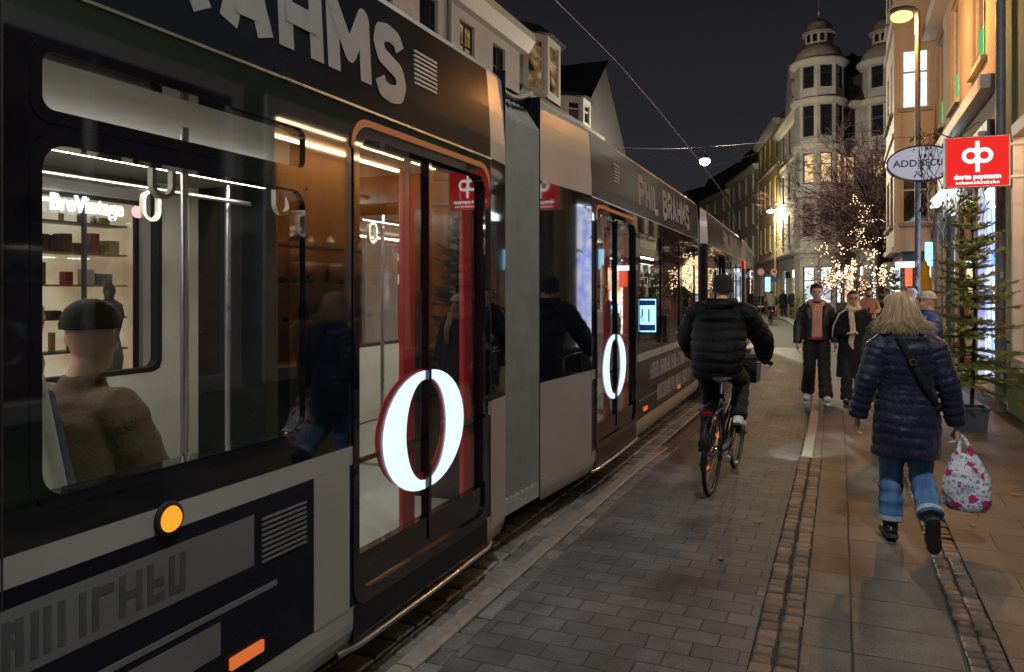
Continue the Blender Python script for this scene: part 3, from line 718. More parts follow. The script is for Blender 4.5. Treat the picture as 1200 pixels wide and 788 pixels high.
    for xx in (-0.85, -TW + 0.85):
        q = MB(); q.tube([(xx, 0.3, 2.30), (xx, L - 0.3, 2.30)], 0.016); T(q).build('ceiling_rail', M_steel, tram, smooth=True)
        y = 0.47
        while y < L - 0.4:
            lo = MB(); ringframe(lo, rr(y - 0.065, y + 0.065, 2.11, 2.295, 0.06), rr(y - 0.045, y + 0.045, 2.13, 2.275, 0.042), lambda a_, z_, d: (xx - 0.015 + d, a_, z_), 0, 0.03); T(lo).build('hanging_loop', M_tin, tram); y += 0.8
    SEC.append((M, L))
    return M
GLYPH = {'P': [[(0, 0), (0, 1)], [(0, 1), (.7, 1), (1, .86), (1, .62), (.7, .48), (0, .48)]], 'H': [[(0, 0), (0, 1)], [(1, 0), (1, 1)], [(0, .5), (1, .5)]], 'I': [[(0, 0), (0, 1)]], 'L': [[(0, 1), (0, 0), (1, 0)]],
         'B': [[(0, 0), (0, 1)], [(0, 1), (.7, 1), (.95, .87), (.95, .66), (.7, .53), (0, .53)], [(.7, .53), (1, .4), (1, .14), (.7, 0), (0, 0)]], 'R': [[(0, 0), (0, 1)], [(0, 1), (.7, 1), (1, .86), (1, .63), (.7, .5), (0, .5)], [(.6, .5), (1, 0)]],
         'A': [[(0, 0), (.5, 1), (1, 0)], [(.22, .3), (.78, .3)]], 'M': [[(0, 0), (0, 1), (.5, .35), (1, 1), (1, 0)]], 'S': [[(1, .8), (.85, .96), (.5, 1), (.12, .95), (0, .76), (.12, .58), (.5, .5), (.88, .42), (1, .24), (.88, .05), (.5, 0), (.12, .04), (0, .2)]]}
def stroke_text(mb, s, y0, y1, z0, z1, th):
    wd = {'I': .0, ' ': .45, 'M': 1.25}; adv = [wd.get(c, 1.0) for c in s]; gap = .62
    tot = sum(adv) + gap * (len(s) - 1); u = (y1 - y0 - th) / tot; y = y0 + th / 2; k = 0; h = z1 - z0 - th
    for c, a in zip(s, adv):
        for pl in GLYPH.get(c, []):
            P = [V((0, y + px_ * a * u, z0 + th / 2 + pz * h)) for px_, pz in pl]
            for p in P[1:-1]:
                k += 1; mb.add([p + V((.001 + .00025 * (k % 9), th * .5 * math.cos(R(36 * i)), th * .5 * math.sin(R(36 * i)))) for i in range(10)], [tuple(range(10))])
            for i_, (p, q) in enumerate(zip(P, P[1:])):
                k += 1; d = (q - p).normalized(); n = V((0, -d.z, d.y)) * th / 2; e = d * 0; o = V((.001 + .00025 * (k % 9), 0, 0))
                mb.quad(p - e + n + o, q + e + n + o, q + e - n + o, p - e - n + o)
        y += (a + gap) * u
def fascia_text(M, y0, y1):
    mb = MB(); L = y1 - y0
    stroke_text(mb, 'PHIL BRAHMS', y0, y1, 2.57, 2.94, 0.085)
    nv = len(mb.v); d2 = [v.copy() for v in mb.v]
    mb.v = [V((v.x + prof(v.z) + 0.002, v.y, v.z)) for v in d2]
    tmb(M, mb).build('lettering', M_tletter, tram); return
    text(mb, 'PHIL BRAHMS', 0.50, basis((0.0, (y0 + y1) / 2, 2.755), (0, 1, 0), (0.0, 0, 1)), bold=0.005, sx=L / 2.96, depth=0.0008)
    mb.v = [V((v.x + prof(v.z) + 0.004, v.y, v.z)) for v in mb.v]
    tmb(M, mb).build('lettering', M_tletter, tram)
def streak_text(M, y0, y1, z0, z1, seed, mt=None, off=0.0):
    """lower lettering blurred past reading in the photograph: a row of pale strokes"""
    rnd = random.Random(seed); mb = MB(); y = y0
    while y < y1:
        wd = rnd.uniform(0.055, 0.085)
        mb.box(0.0, 0.004, y, y + 0.022, z0, z1)
        if rnd.random() < 0.8:
            for zz in rnd.sample([z0, (z0 + z1) / 2 - 0.015, z1 - 0.032], rnd.choice((1, 2))): mb.box(0.0005, 0.0035, y + 0.018, y + wd, zz, zz + 0.026)
        if rnd.random() < 0.7: mb.box(0.0, 0.004, y + wd - 0.022, y + wd, z0, z1)
        y += wd + 0.018
    mb.v = [V((v.x * (1 if not off else .3) + off, v.y, v.z)) for v in mb.v]
    tmb(M, mb).build('lower_lettering', mt or M_tletter, tram)
X0 = -1.90
H1 = R(0.6); H2 = R(1.0); H3 = R(2.0); H4 = R(3.2)
# near car (its far end is at Y = 4.45)
M1 = build_section((X0 + 0.05, -2.75), H1, 7.2, [(0.35, 1.55), (1.7, 2.35), (2.5, 3.9), (4.08, 5.18)], [(5.5, 6.86)], False, True, (0.12, 6.92),
    seats=[(2.9, -0.45, 0), (4.62, -0.45, 0), (3.2, -2.2, 0), (4.0, -2.2, 0), (4.85, -2.2, 180), (1.0, -0.45, 0)])
fascia_text(M1, 2.9, 5.93)
lb_ = MB(); lb_.box(-0.001, 0.002, 2.2, 4.88, 0.736, 0.914); lb_.box(-0.001, 0.002, 4.30, 4.72, 0.49, 0.60); tmb(M1, lb_).build('blurred_lettering', M_tletterlow, tram)
streak_text(M1, 2.25, 4.55, 0.765, 0.885, 3, M_tletterdark, 0.0022)
lo = MB(); lo.box(-0.001, 0.003, 4.05, 5.0, 0.625, 0.645); tmb(M1, lo).build('pale_stripe', M_tletterlow, tram)
gr = MB()
for k in range(9): gr.box(0.0, 0.006, 4.92, 5.17, 0.73 + 0.019 * k, 0.738 + 0.019 * k)
tmb(M1, gr).build('vent_grille', M_tletterlow, tram)
gr = MB()
for k in range(8): gr.box(-0.012, -0.002, 6.02, 6.25, 2.72 + 0.022 * k, 2.732 + 0.022 * k)
tmb(M1, gr).build('vent_grille', M_tpale, tram)
pp = MB(); pp.box(-0.03, 0.0025, 5.22, 5.46, 0.36, 0.964); tmb(M1, pp).build('door_pillar_panel', M_tpale, tram)
M2 = build_section((-1.89, 5.15), H2, 6.9, [(2.80, 3.95), (4.1, 5.2), (5.35, 6.5)], [(1.12, 2.62)], False, False, (1.0, 6.8),
    seats=[(3.2, -0.45, 0), (4.0, -0.45, 0), (4.8, -0.45, 180), (3.2, -2.2, 0), (4.2, -2.2, 0), (5.6, -2.2, 180)])
fascia_text(M2, 2.75, 6.0)
streak_text(M2, 3.3, 6.3, 0.72, 0.90, 5); streak_text(M2, 3.7, 6.1, 0.44, 0.62, 8)
lo = MB(); lo.box(-0.001, 0.003, 2.75, 6.7, 0.55, 0.556); tmb(M2, lo).build('pale_stripe', M_tletter, tram)
gr = MB()
for k in range(6): gr.box(-0.012, -0.002, 1.75, 1.95, 2.72 + 0.03 * k, 2.737 + 0.03 * k)
tmb(M2, gr).build('vent_grille', M_tpale, tram)
e2 = M2 @ V((0, 6.9, 0)); s3 = e2 + V((-0.02, 0.75, 0))
M3 = build_section((s3.x, s3.y), H3, 7.2, [(0.5, 1.6), (3.25, 4.4), (4.55, 5.7), (5.85, 6.95)], [(1.8, 3.1)], False, False, (0.3, 7.1), seats=[(4.2, -0.45, 0), (5.2, -2.2, 0)])
fascia_text(M3, 2.9, 6.0); streak_text(M3, 3.6, 6.4, 0.72, 0.90, 9)
e3 = M3 @ V((0, 7.2, 0)); s4 = e3 + V((-0.03, 0.75, 0))
M4 = build_section((s4.x, s4.y), H4, 5.6, [(0.5, 1.6), (3.2, 4.3), (4.45, 5.3)], [(1.8, 3.05)], True, False, (0.3, 5.5))
fascia_text(M4, 2.0, 4.6)
for M, ys in ((M1, (0.9, 4.5, 4.84)), (M2, (3.05, 5.1)), (M3, (1.0, 4.5)), (M4, (1.0, 4.0))):
    for j, y in enumerate(ys):
        z = 1.005 if (M is M1 and j == 1) else 0.44
        mk = MB()
        if z > 0.9: mk.lathe([(0.0, 0), (0.042, 0), (0.041, 0.012), (0.034, 0.024), (0.018, 0.031), (0.0, 0.033)], (0, 0, 0), 24)
        else: mk.box(-0.08, 0.08, -0.02, 0.02, 0, 0.012)
        B = basis((0.001, y, z), (0, 1, 0), (0, 0, 1)); mk.v = [B @ v for v in mk.v]
        if z > .9:
            bz = MB(); bz.lathe([(0.043, 0), (0.054, 0), (0.052, 0.012), (0.043, 0.014)], (0, 0, 0), 24); bz.v = [B @ v for v in bz.v]; tmb(M, bz).build('lamp_bezel', M_rubber, tram)
        tmb(M, mk).build('marker_light', M_amberlamp if z > 0.9 else M_ambdim, tram)
# concertina joints
def bellows(Ma, La, Mb, extra=None):
    for nm, inset, z0, z1 in (('bellows', 0.10, 0.24, 3.04),):
        rings = []; n = 18
        for i in range(n + 1):
            t = i / n; pa = Ma @ V((0, La, 0)); pb = Mb @ V((0, 0, 0)); qa = Ma @ V((-TW, La, 0)); qb = Mb @ V((-TW, 0, 0))
            a = pa.lerp(pb, t); c = qa.lerp(qb, t); u = (c - a).normalized(); k = inset + (0.08 if i % 2 else 0.0)
            A = a + u * k; C = c - u * k; zt = z1 - (0.03 if i % 2 else 0)
            A2 = A + u * 0.09; C2 = C - u * 0.09
            rings.append([A + V((0, 0, z0)), A + V((0, 0, zt - 0.18)), A + u * 0.12 + V((0, 0, zt)), C - u * 0.12 + V((0, 0, zt)), C + V((0, 0, zt - 0.18)), C + V((0, 0, z0)),
                          C2 + V((0, 0, z0)), C2 + V((0, 0, zt - 0.2)), C2 - u * 0.1 + V((0, 0, zt - 0.1)), A2 + u * 0.1 + V((0, 0, zt - 0.1)), A2 + V((0, 0, zt - 0.2)), A2 + V((0, 0, z0))])
        mb = MB(); mb.loft(rings, 0, caps=False); mb.build(nm, M_bellows, tram)
        fl = MB(); a0, a1, c1, c0 = Ma @ V((-0.1, La, 0.33)), Mb @ V((-0.1, 0, 0.33)), Mb @ V((-TW + 0.1, 0, 0.33)), Ma @ V((-TW + 0.1, La, 0.33)); d = V((0, 0, 0.1))
        fl.loft([[a0 - d, a1 - d, c1 - d, c0 - d], [a0, a1, c1, c0]]); fl.build('joint_floor', M_tfloor, tram)
        cable = MB(); pa = Ma @ V((-0.16, La, 3.13)); pb = Mb @ V((-0.16, 0, 3.13)); cable.tube([pa.lerp(pb, i / 8) - V((0, 0, 0.10 * math.sin(math.pi * i / 8))) for i in range(9)], 0.02); cable.build('roof_cable', M_tpale, tram, smooth=True)
bellows(M1, 7.2, M2); bellows(M2, 6.9, M3); bellows(M3, 7.2, M4)
# roof equipment and the red lamp at the third joint
rb = MB(); rb.box(-2.2, -0.6, 1.2, 5.5, 3.19, 3.42); tmb(M2, rb).build('roof_box', M_tcap, tram, bevel=0.05)
rl = MB(); rl.box(0.0, 0.02, 0.1, 0.2, 2.3, 2.5); tmb(M4, rl).build('tail_lamp', M_redlamp, tram)
# information screen inside the window behind the first far door
sc_ = MB(); B = Matrix.Translation(V((-0.16, 3.05, 1.44))) @ Matrix.Rotation(R(25), 4, 'Z')
q = MB(); q.box(-0.30, 0.30, 0.0, 0.03, -0.2, 0.2); q.v = [B @ v for v in q.v]; s_ = tmb(M2, q).build('information_screen', M_darkmetal, tram)
q = MB(); q.box(-0.28, 0.28, -0.006, -0.001, -0.18, 0.18); q.v = [B @ v for v in q.v]; tmb(M2, q).build('screen_picture', M_screen, s_)
q = MB()
for cx, dg in ((-.20, '0'), (-.10, '4'), (0.0, '1'), (.10, '4'), (.20, '1')):
    bars = {'1': [(-.008, .008, -.07, .07)], '0': [(-.035, -.02, -.07, .07), (.02, .035, -.07, .07), (-.02, .02, .055, .07), (-.02, .02, -.07, -.055)], '4': [(-.02, -.005, -.07, .07), (.02, .035, -.01, .07), (-.03, .02, -.025, -.01)]}[dg]
    for x0, x1, z0, z1 in bars: q.box(cx + x0, cx + x1, -.012, -.0075, z0, z1)
q.box(-0.27, 0.27, -0.009, -0.007, 0.11, 0.165); q.box(-0.27, 0.27, -0.009, -0.007, -0.165, -0.10)
q.v = [B @ v for v in q.v]; tmb(M2, q).build('screen_writing', M_screenblue, s_)
# ------------------------------------------------------------------ people
HEADP = [(-.122, .014, .068, .036), (-.108, .036, .086, .0), (-.085, .050, .090, -.035), (-.055, .060, .088, -.068), (-.02, .068, .085, -.088), (.01, .072, .083, -.098),
         (.035, .0745, .086, -.102), (.06, .073, .085, -.101), (.085, .065, .074, -.092), (.105, .047, .052, -.068), (.119, .018, .018, -.03)]
def dflt():
    return dict(pel=(0, 0, .95), waist=(0, .0, 1.08), chest=(0, -.01, 1.28), neck=(0, -.02, 1.47), head=(0, .015, 1.63),
                sL=(-.175, -.015, 1.405), sR=(.175, -.015, 1.405), eL=(-.235, -.03, 1.13), eR=(.235, -.03, 1.13), wL=(-.25, .03, .88), wR=(.25, .03, .88),
                hL=(-.09, 0, .91), hR=(.09, 0, .91), kL=(-.095, .02, .49), kR=(.095, .02, .49), aL=(-.1, -.02, .085), aR=(.1, -.02, .085),
                tL=(-.115, .15, .025), tR=(.115, .15, .025), handL=(0, .1, -1), handR=(0, .1, -1))
def lerp(a, b, t): return V(a).lerp(V(b), t)
class Person:
    def __init__(s, label, loc, rz, pose=None, k=1.0, cat='person', group=None, yaw=0.0, tilt=0.0, roll=0.0, voxel=0.009, name='person'):
        s.root = thing(name, label, cat, loc, rz, group)
        s.J = dflt(); s.J.update(pose or {}); s.J = {a: V(b) * (k if not a.startswith('hand') else 1) for a, b in s.J.items()}
        s.k = k; s.vox = voxel
        s.HM = Matrix.Translation(s.J['head']) @ Matrix.Rotation(R(yaw), 4, 'Z') @ Matrix.Rotation(R(-tilt), 4, 'X') @ Matrix.Rotation(R(roll), 4, 'Y') @ Matrix.Scale(k, 4)
    def part(s, mb, name, m, vox=None, smooth=3, fac=0.5): return remesh(mb, vox or s.vox, name, m, s.root, smooth, fac)
    def plain(s, mb, name, m, smooth=True, **q): return sub(mb, name, m, s.root, smooth=smooth, **q)
    def body(s, hands=True, curl=0.6, skin=None, face=True, smile=False, gloves=None, lod=False):
        J, k = s.J, s.k; mb = MB()
        mb.tube([J['pel'] - V((0, 0, .06)), J['pel'], J['waist'], J['chest'], lerp(J['chest'], J['neck'], .7)], [.11 * k, .13 * k, .105 * k, .125 * k, .07 * k], 12, hint=(1, 0, 0), flat=[.8, .75, .75, .75, .8])
        mb.tube([lerp(J['chest'], J['neck'], .6), J['neck'], lerp(J['neck'], J['head'], .55)], [.065 * k, .054 * k, .05 * k], 12)
        for d in 'LR':
            mb.tube([lerp(J['chest'], J['neck'], .55), J['s' + d], J['e' + d], J['w' + d]], [.055 * k, .052 * k, .042 * k, .03 * k], 10)
            mb.tube([J['pel'], J['h' + d], lerp(J['h' + d], J['k' + d], .4), J['k' + d], lerp(J['k' + d], J['a' + d], .35), J['a' + d]], [.09 * k, .085 * k, .08 * k, .055 * k, .055 * k, .038 * k], 10)
            mb.tube([J['a' + d], lerp(J['a' + d], J['t' + d], .6), J['t' + d]], [.035 * k, .035 * k, .022 * k], 8)
        rings = []
        for z, w_, f, b in HEADP:
            rings.append([s.HM @ V((w_ * math.cos(a), (f + b) / 2 + (f - b) / 2 * math.sin(a) * (1.0 if math.sin(a) < 0 else 1.0), z)) for a in [2 * math.pi * j / 18 for j in range(18)]])
        mb.loft(rings)
        H = lambda p: s.HM @ V(p)
        mb.tube([H((0, .082, .028)), H((0, .094, .0)), H((0, .108, -.022)), H((0, .092, -.036))], [.007 * k, .009 * k, .014 * k, .011 * k], 8)
        for sg in (-1, 1):
            mb.tube([H((sg * .071, -.005, .02)), H((sg * .08, -.015, .015)), H((sg * .08, -.012, -.015)), H((sg * .071, -.002, -.03))], [.008 * k, .011 * k, .010 * k, .006 * k], 6)
            mb.tube([H((sg * .012, .083, .032)), H((sg * .036, .080, .036)), H((sg * .056, .060, .030))], [.008 * k, .009 * k, .007 * k], 6)
            mb.ball(H((sg * .04, .062, -.03)), .022 * k, 8, 6)
        mb.tube([H((-.02, .088, -.062)), H((0, .095, -.062)), H((.02, .088, -.062))], .008 * k, 6)
        if hands and gloves is None: s.hands(mb, curl)
        o = s.part(mb, 'body', skin or M_skin)
        if hands and gloves is not None:
            g = MB(); s.hands(g, curl, 1.15); s.part(g, 'gloves', gloves, .007)
        if face:
            e = MB(); lp_ = MB()
            for sg in (-1, 1): e = MB(); e.ball(H((sg * .031, .079, .014)), .0105 * k, 8, 6); s.plain(e, 'eye', M_eye)
            lp_.tube([H((-.026, .083, -.060 + (.006 if smile else 0))), H((-.012, .095, -.064)), H((0, .098, -.064)), H((.012, .095, -.064)), H((.026, .083, -.060 + (.006 if smile else 0)))], [.003 * k, .007 * k, .008 * k, .007 * k, .003 * k], 6)
            s.plain(lp_, 'lips', M_lip)
            if smile:
                t_ = MB(); t_.tube([H((-.017, .094, -.0595)), H((0, .1035, -.0615)), H((.017, .094, -.0595))], [.003 * k, .0045 * k, .003 * k], 6); s.plain(t_, 'teeth', M_teeth)
        return o
    def hands(s, mb, curl, fat=1.0):
        J, k = s.J, s.k
        for d, sg in (('L', -1), ('R', 1)):
            w0 = J['w' + d]; u = V(J['hand' + d]).normalized()
            side = V((0, 1, 0)) - u * u.y                       # thumb side points forward
            if side.length < .3: side = V((-sg, 0, .3)) - u * V((-sg, 0, .3)).dot(u)
            side.normalize(); pal = side.cross(u) * (1 if d == 'L' else -1); pal.normalize()
            if pal.x * sg > 0.2 and abs(u.z) > .5: pal = -pal
            mb.tube([w0 - u * .02, w0 + u * .02 * k, w0 + u * .06 * k, w0 + u * .09 * k], [.027 * k * fat, .034 * k * fat, .041 * k * fat, .037 * k * fat], 10, hint=side, flat=.5)
            for i, (ln, off) in enumerate(((.070, .030), (.080, .010), (.074, -.011), (.058, -.031))):
                b = w0 + u * .088 * k + side * off * k; p = [b - u * .03 * k, b]; a = curl * .5; dirn = u
                for seg in (.45, .32, .25):
                    dirn = (u * math.cos(a) + pal * math.sin(a)).normalized(); p.append(p[-1] + dirn * ln * seg * k); a += curl
                mb.tube(p, [.010 * k * fat, .010 * k * fat, .0095 * k * fat, .009 * k * fat, .0075 * k * fat], 8)
            b = w0 + u * .03 * k + side * .03 * k
            p = [b - side * .02 * k, b + u * .012 * k + side * .012 * k, b + u * .042 * k + side * .024 * k + pal * .015 * k, b + u * .066 * k + side * .02 * k + pal * .03 * k]
            mb.tube(p, [.014 * k * fat, .013 * k * fat, .0105 * k * fat, .008 * k * fat], 8)
    def trousers(s, m, thigh=.098, knee=.075, hem=.085, end=.05, name='trousers', wrinkle=True):
        J, k = s.J, s.k; mb = MB()
        mb.tube([J['waist'] - V((0, 0, .03)), J['pel'] + V((0, 0, .02)), J['pel'] - V((0, 0, .05))], [.15 * k, .175 * k, .165 * k], 16, hint=(1, 0, 0), flat=[.75, .76, .76])
        for d in 'LR':
            h, kn, a = J['h' + d], J['k' + d], J['a' + d]
            pts, rad = [], []
            for i in range(13):
                t = i / 12; pts.append(lerp(h, kn, t)); rad.append((thigh + (knee - thigh) * t + (.004 * math.sin(i * 2.1) if wrinkle else 0)) * k)
            e = a + (a - kn).normalized() * (.085 - .035 - end) * k
            for i in range(1, 13):
                t = i / 12; pts.append(lerp(kn, e, t)); rad.append((knee + (hem - knee) * t + (.004 * math.sin(i * 1.9 + (1 if d == 'L' else 0)) * (1 + t) if wrinkle else 0)) * k)
            mb.tube([J['pel'] - V((0, 0, .03))] + pts, [thigh * .9 * k] + rad, 14, hint=(1, 0, 0))
        return s.part(mb, name, m)
    def shoes(s, m, sole=None, hgt=.13, fat=1.0):
        J, k = s.J, s.k
        for d in 'LR':
            mb = MB(); a, t = J['a' + d], J['t' + d]; f = (t - a); up = (a - J['k' + d]).normalized() * -1
            fl = V((f.x, f.y, f.z)); fl.normalize(); dn = (-up - fl * (-up).dot(fl)).normalized()
            heel = a + dn * .055 * k - fl * .05 * k; toe = t + fl * .02 * k
            mb.tube([a + up * hgt * k * .7, a + up * .02 * k, a + dn * .03 * k], [.047 * k * fat, .048 * k * fat, .048 * k * fat], 12)
            mb.tube([heel, a + dn * .035 * k, lerp(a + dn * .04 * k, t, .5), t, toe], [.034 * k * fat, .046 * k * fat, .046 * k * fat, .043 * k * fat, .022 * k * fat], 12, hint=fl.cross(dn), flat=[.8, 1, .9, .72, .7])
            sh = s.part(mb, 'shoe', m, .007, 2)
            so = MB(); h2 = heel + dn * .028 * k; q = fl.cross(dn)
            o = []
            for (l, w_) in ((-.012, .022), (-.0, .033), (.06, .036), (.13, .036), (.2, .045), (.25, .04), (.285, .02)):
                o.append((l, w_))
            L = (toe - heel).length + .03; o = [(l / .285 * L, w_ * fat) for l, w_ in o]
            prof_ = [(l, w_) for l, w_ in o] + [(l, -w_) for l, w_ in reversed(o)]
            r0 = [h2 + fl * (l - .02) * k + q * w_ * k - dn * .02 * k for l, w_ in prof_]; r1 = [p + dn * .03 * k for p in r0]
            so.loft([r0, r1]); x = sub(so, 'sole', sole or M_sole, None, bevel=.006); x.parent = sh
    def coat(s, m, hem=.85, rt=None, arm=(.075, .066, .055), seams=None, puff=.010, armpitch=.07, name='jacket', armname=None, open_=0.0, armend=1.0, collar=.085, vox=None, smooth=2, shoulder=.075, tail=None, flat=.72):
        """rt: list of (height, half width) from hem to shoulders; seams: list of heights where the quilting is stitched"""
        J, k = s.J, s.k; mb = MB()
        rt = rt or [(hem, .2), (.95, .19), (1.08, .175), (1.25, .19), (1.36, .185), (1.43, .15), (1.48, .085), (1.53, collar)]
        def axis(z):   # follow the spine (works for upright and leaning trunks)
            P = [J['pel'], J['waist'], J['chest'], J['neck'], J['head']]
            zz = z * k
            if zz <= P[0].z: return P[0] + V((0, 0, zz - P[0].z)) + (V(tail) * (P[0].z - zz) if tail else V((0, 0, 0)))
            for a, b in zip(P, P[1:]):
                if zz <= b.z: return a.lerp(b, (zz - a.z) / max(1e-6, b.z - a.z))
            return P[-1]
        zs = []; z = rt[0][0]
        while z < rt[-1][0]: zs.append(z); z += .008 if puff else .02
        zs.append(rt[-1][0]); rings = []
        def bulge(z, ss):
            if not ss: return 0
            lo = max([q for q in ss if q <= z], default=None); hi = min([q for q in ss if q > z], default=None)
            if lo is None or hi is None: return 0
            t = (z - lo) / (hi - lo); return puff * min(1, (hi - lo) / .06) * (math.sin(math.pi * t) ** .55)
        for z in zs:
            for (a, ra), (b, rb_) in zip(rt, rt[1:]):
                if a <= z <= b:
                    t = (z - a) / max(1e-6, b - a); t = t * t * (3 - 2 * t) if abs(rb_ - ra) > .03 else t; r = ra + (rb_ - ra) * t
            r0_ = r; c = axis(z); ring = []
            fl = flat if z < 1.43 else flat + (1 - flat) * min(1, (z - 1.43) / .07)
            for j in range(28):
                a = 2 * math.pi * j / 28
                r = r0_ + bulge(z + .009 * math.sin(2 * a + z * 4) + .006 * math.sin(5 * a + 1 + z * 11), seams) * (1 + .35 * math.sin(3 * a + z * 17))
                wob = 1 + .012 * math.sin(3 * a + z * 9) + .008 * math.sin(7 * a - z * 23)
                ring.append(c + V((r * math.cos(a) * wob, r * fl * math.sin(a) * wob, 0)) * k)
            rings.append(ring)
        mb.loft(rings)
        for d in 'LR':
            S, E, W = J['s' + d], J['e' + d], J['w' + d]; pts = [lerp(J['chest'], J['neck'], .6)]; rad = [.08 * k]
            W2 = E.lerp(W, armend); l1 = (E - S).length; l2 = (W2 - E).length; n = int((l1 + l2) / (.009 * k)) if puff else 16
            for i in range(n + 1):
                q = (l1 + l2) * i / n
                if q < l1: p = S.lerp(E, q / l1); r = arm[0] + (arm[1] - arm[0]) * q / l1
                else: p = E.lerp(W2, (q - l1) / l2); r = arm[1] + (arm[2] - arm[1]) * (q - l1) / l2
                # soften the elbow
                if abs(q - l1) < .06: p = p.lerp((S.lerp(E, max(0, (l1 - .06) / l1)) + E.lerp(W2, min(1, .06 / l2))) / 2, .35 * (1 - abs(q - l1) / .06))
                r += (puff * .8 * (1 + .3 * math.sin(q * 31)) * (abs(math.sin(math.pi * (q + .012 * math.sin(q * 19)) / k / armpitch)) ** .55)) if puff else .004 * math.sin(q * 60)
                pts.append(p); rad.append(r * k)
            mb.tube(pts, rad, 14)
        return s.part(mb, name, m, vox or (.0075 if puff else None), smooth, .4)
    def cap_hair(s, m, back=-.02, low=-.03, thick=.012, name='hair', front=.06):
        """short hair: shell over the skull, fringe at the front"""
        mb = MB(); rings = []
        H = lambda p: s.HM @ V(p)
        for z, w_, f, b in HEADP:
            if z < low: continue
            g = thick * (1.0 if z < .08 else 1.3); ring = []
            for j in range(24):
                a = 2 * math.pi * j / 24; sa = math.sin(a)
                ff = f if z > front else min(f, -.005 + (0.0 if z < .02 else .03))
                y = (ff + b) / 2 + ((ff - b) / 2 + g) * sa; n_ = 1 + .05 * math.sin(9 * a + z * 70)
                ring.append(H(((w_ + g) * math.cos(a) * n_, y, z + (g if z > .1 else 0))))
            rings.append(ring)
        mb.loft(rings); return s.part(mb, name, m, .008, 1)
    def strands(s, m, n, root, path, r=.004, name='hair', under=None, seed=1):
        rnd = random.Random(seed); mb = MB()
        if under: under(mb)
        for _ in range(n):
            p = path(rnd); mb.tube(p, [r * .8 * s.k, r * s.k, r * s.k, r * .8 * s.k, r * .25 * s.k][:len(p)] if len(p) <= 5 else [r * s.k * (1 - .75 * (i / (len(p) - 1)) ** 3) for i in range(len(p))], 5)
        return s.plain(mb, name, m)
    def beanie(s, m, name='beanie', thick=.016, low=.035):
        mb = MB(); rings = []; H = lambda p: s.HM @ V(p)
        prof_ = [(low, .081, .093, -.108), (low + .022, .083, .094, -.109), (low + .026, .079, .089, -.106), (.075, .076, .082, -.104), (.105, .062, .062, -.085), (.125, .04, .035, -.055), (.136, .012, .0, -.02)]
        for z, w_, f, b in prof_:
            rings.append([H(((w_ + thick * .6) * math.cos(a) * (1 + .012 * math.sin(14 * a)), (f + b) / 2 + ((f - b) / 2 + thick * .6) * math.sin(a), z)) for a in [2 * math.pi * j / 40 for j in range(40)]])
        mb.loft(rings); return s.plain(mb, name, m)
# ---- the woman in the navy quilted coat, walking away
wl = gnd(1062, 634); wl.z = 0
P = Person('blonde woman in a navy quilted coat and blue jeans walking away', wl, R(4), dict(
    hL=(-.085, 0, .90), hR=(.085, -.01, .90), kL=(-.09, .05, .48), kR=(.095, .01, .47), aL=(-.10, .02, .09), aR=(.11, -.30, .235), tL=(-.12, .17, .03), tR=(.12, -.24, .075),
    head=(-.03, .015, 1.63), neck=(-.01, -.02, 1.47), sL=(-.175, -.015, 1.385), sR=(.175, -.015, 1.385), eL=(-.262, -.05, 1.12), eR=(.262, -.05, 1.10), wL=(-.315, -.0, .865), wR=(.31, .0, .84), handL=(-.1, .25, -1), handR=(.05, .0, -1)), k=.965, voxel=.008, yaw=-6)
P.body(curl=.75)
P.trousers(M_denim, .10, .080, .080, .085)
P.shoes(M_shoe, None, .2, 1.05)
cf = MB()
for d in 'LR':
    a, kn = P.J['a' + d], P.J['k' + d]; u = (kn - a).normalized()
    cf.tube([a + u * .045, a + u * .048, a + u * .078, a + u * .081], [.072, .083, .083, .074], 16)
P.plain(cf, 'turned_up_hems', mat('pale_denim', (.40, .47, .56), .85, var=.2, scale=40, bump=.3))
sm = [.60, .68, .755, .83, .91, .99, 1.045, 1.08, 1.115, 1.15, 1.185, 1.25, 1.32, 1.40, 1.46]
P.coat(M_navy, .60, rt=[(.60, .215), (.85, .212), (.98, .195), (1.12, .178), (1.25, .190), (1.36, .190), (1.43, .155), (1.485, .095), (1.54, .09)], arm=(.078, .070, .058), seams=sm, puff=.010, armpitch=.055, name='quilted_coat', vox=.0065, flat=.74)
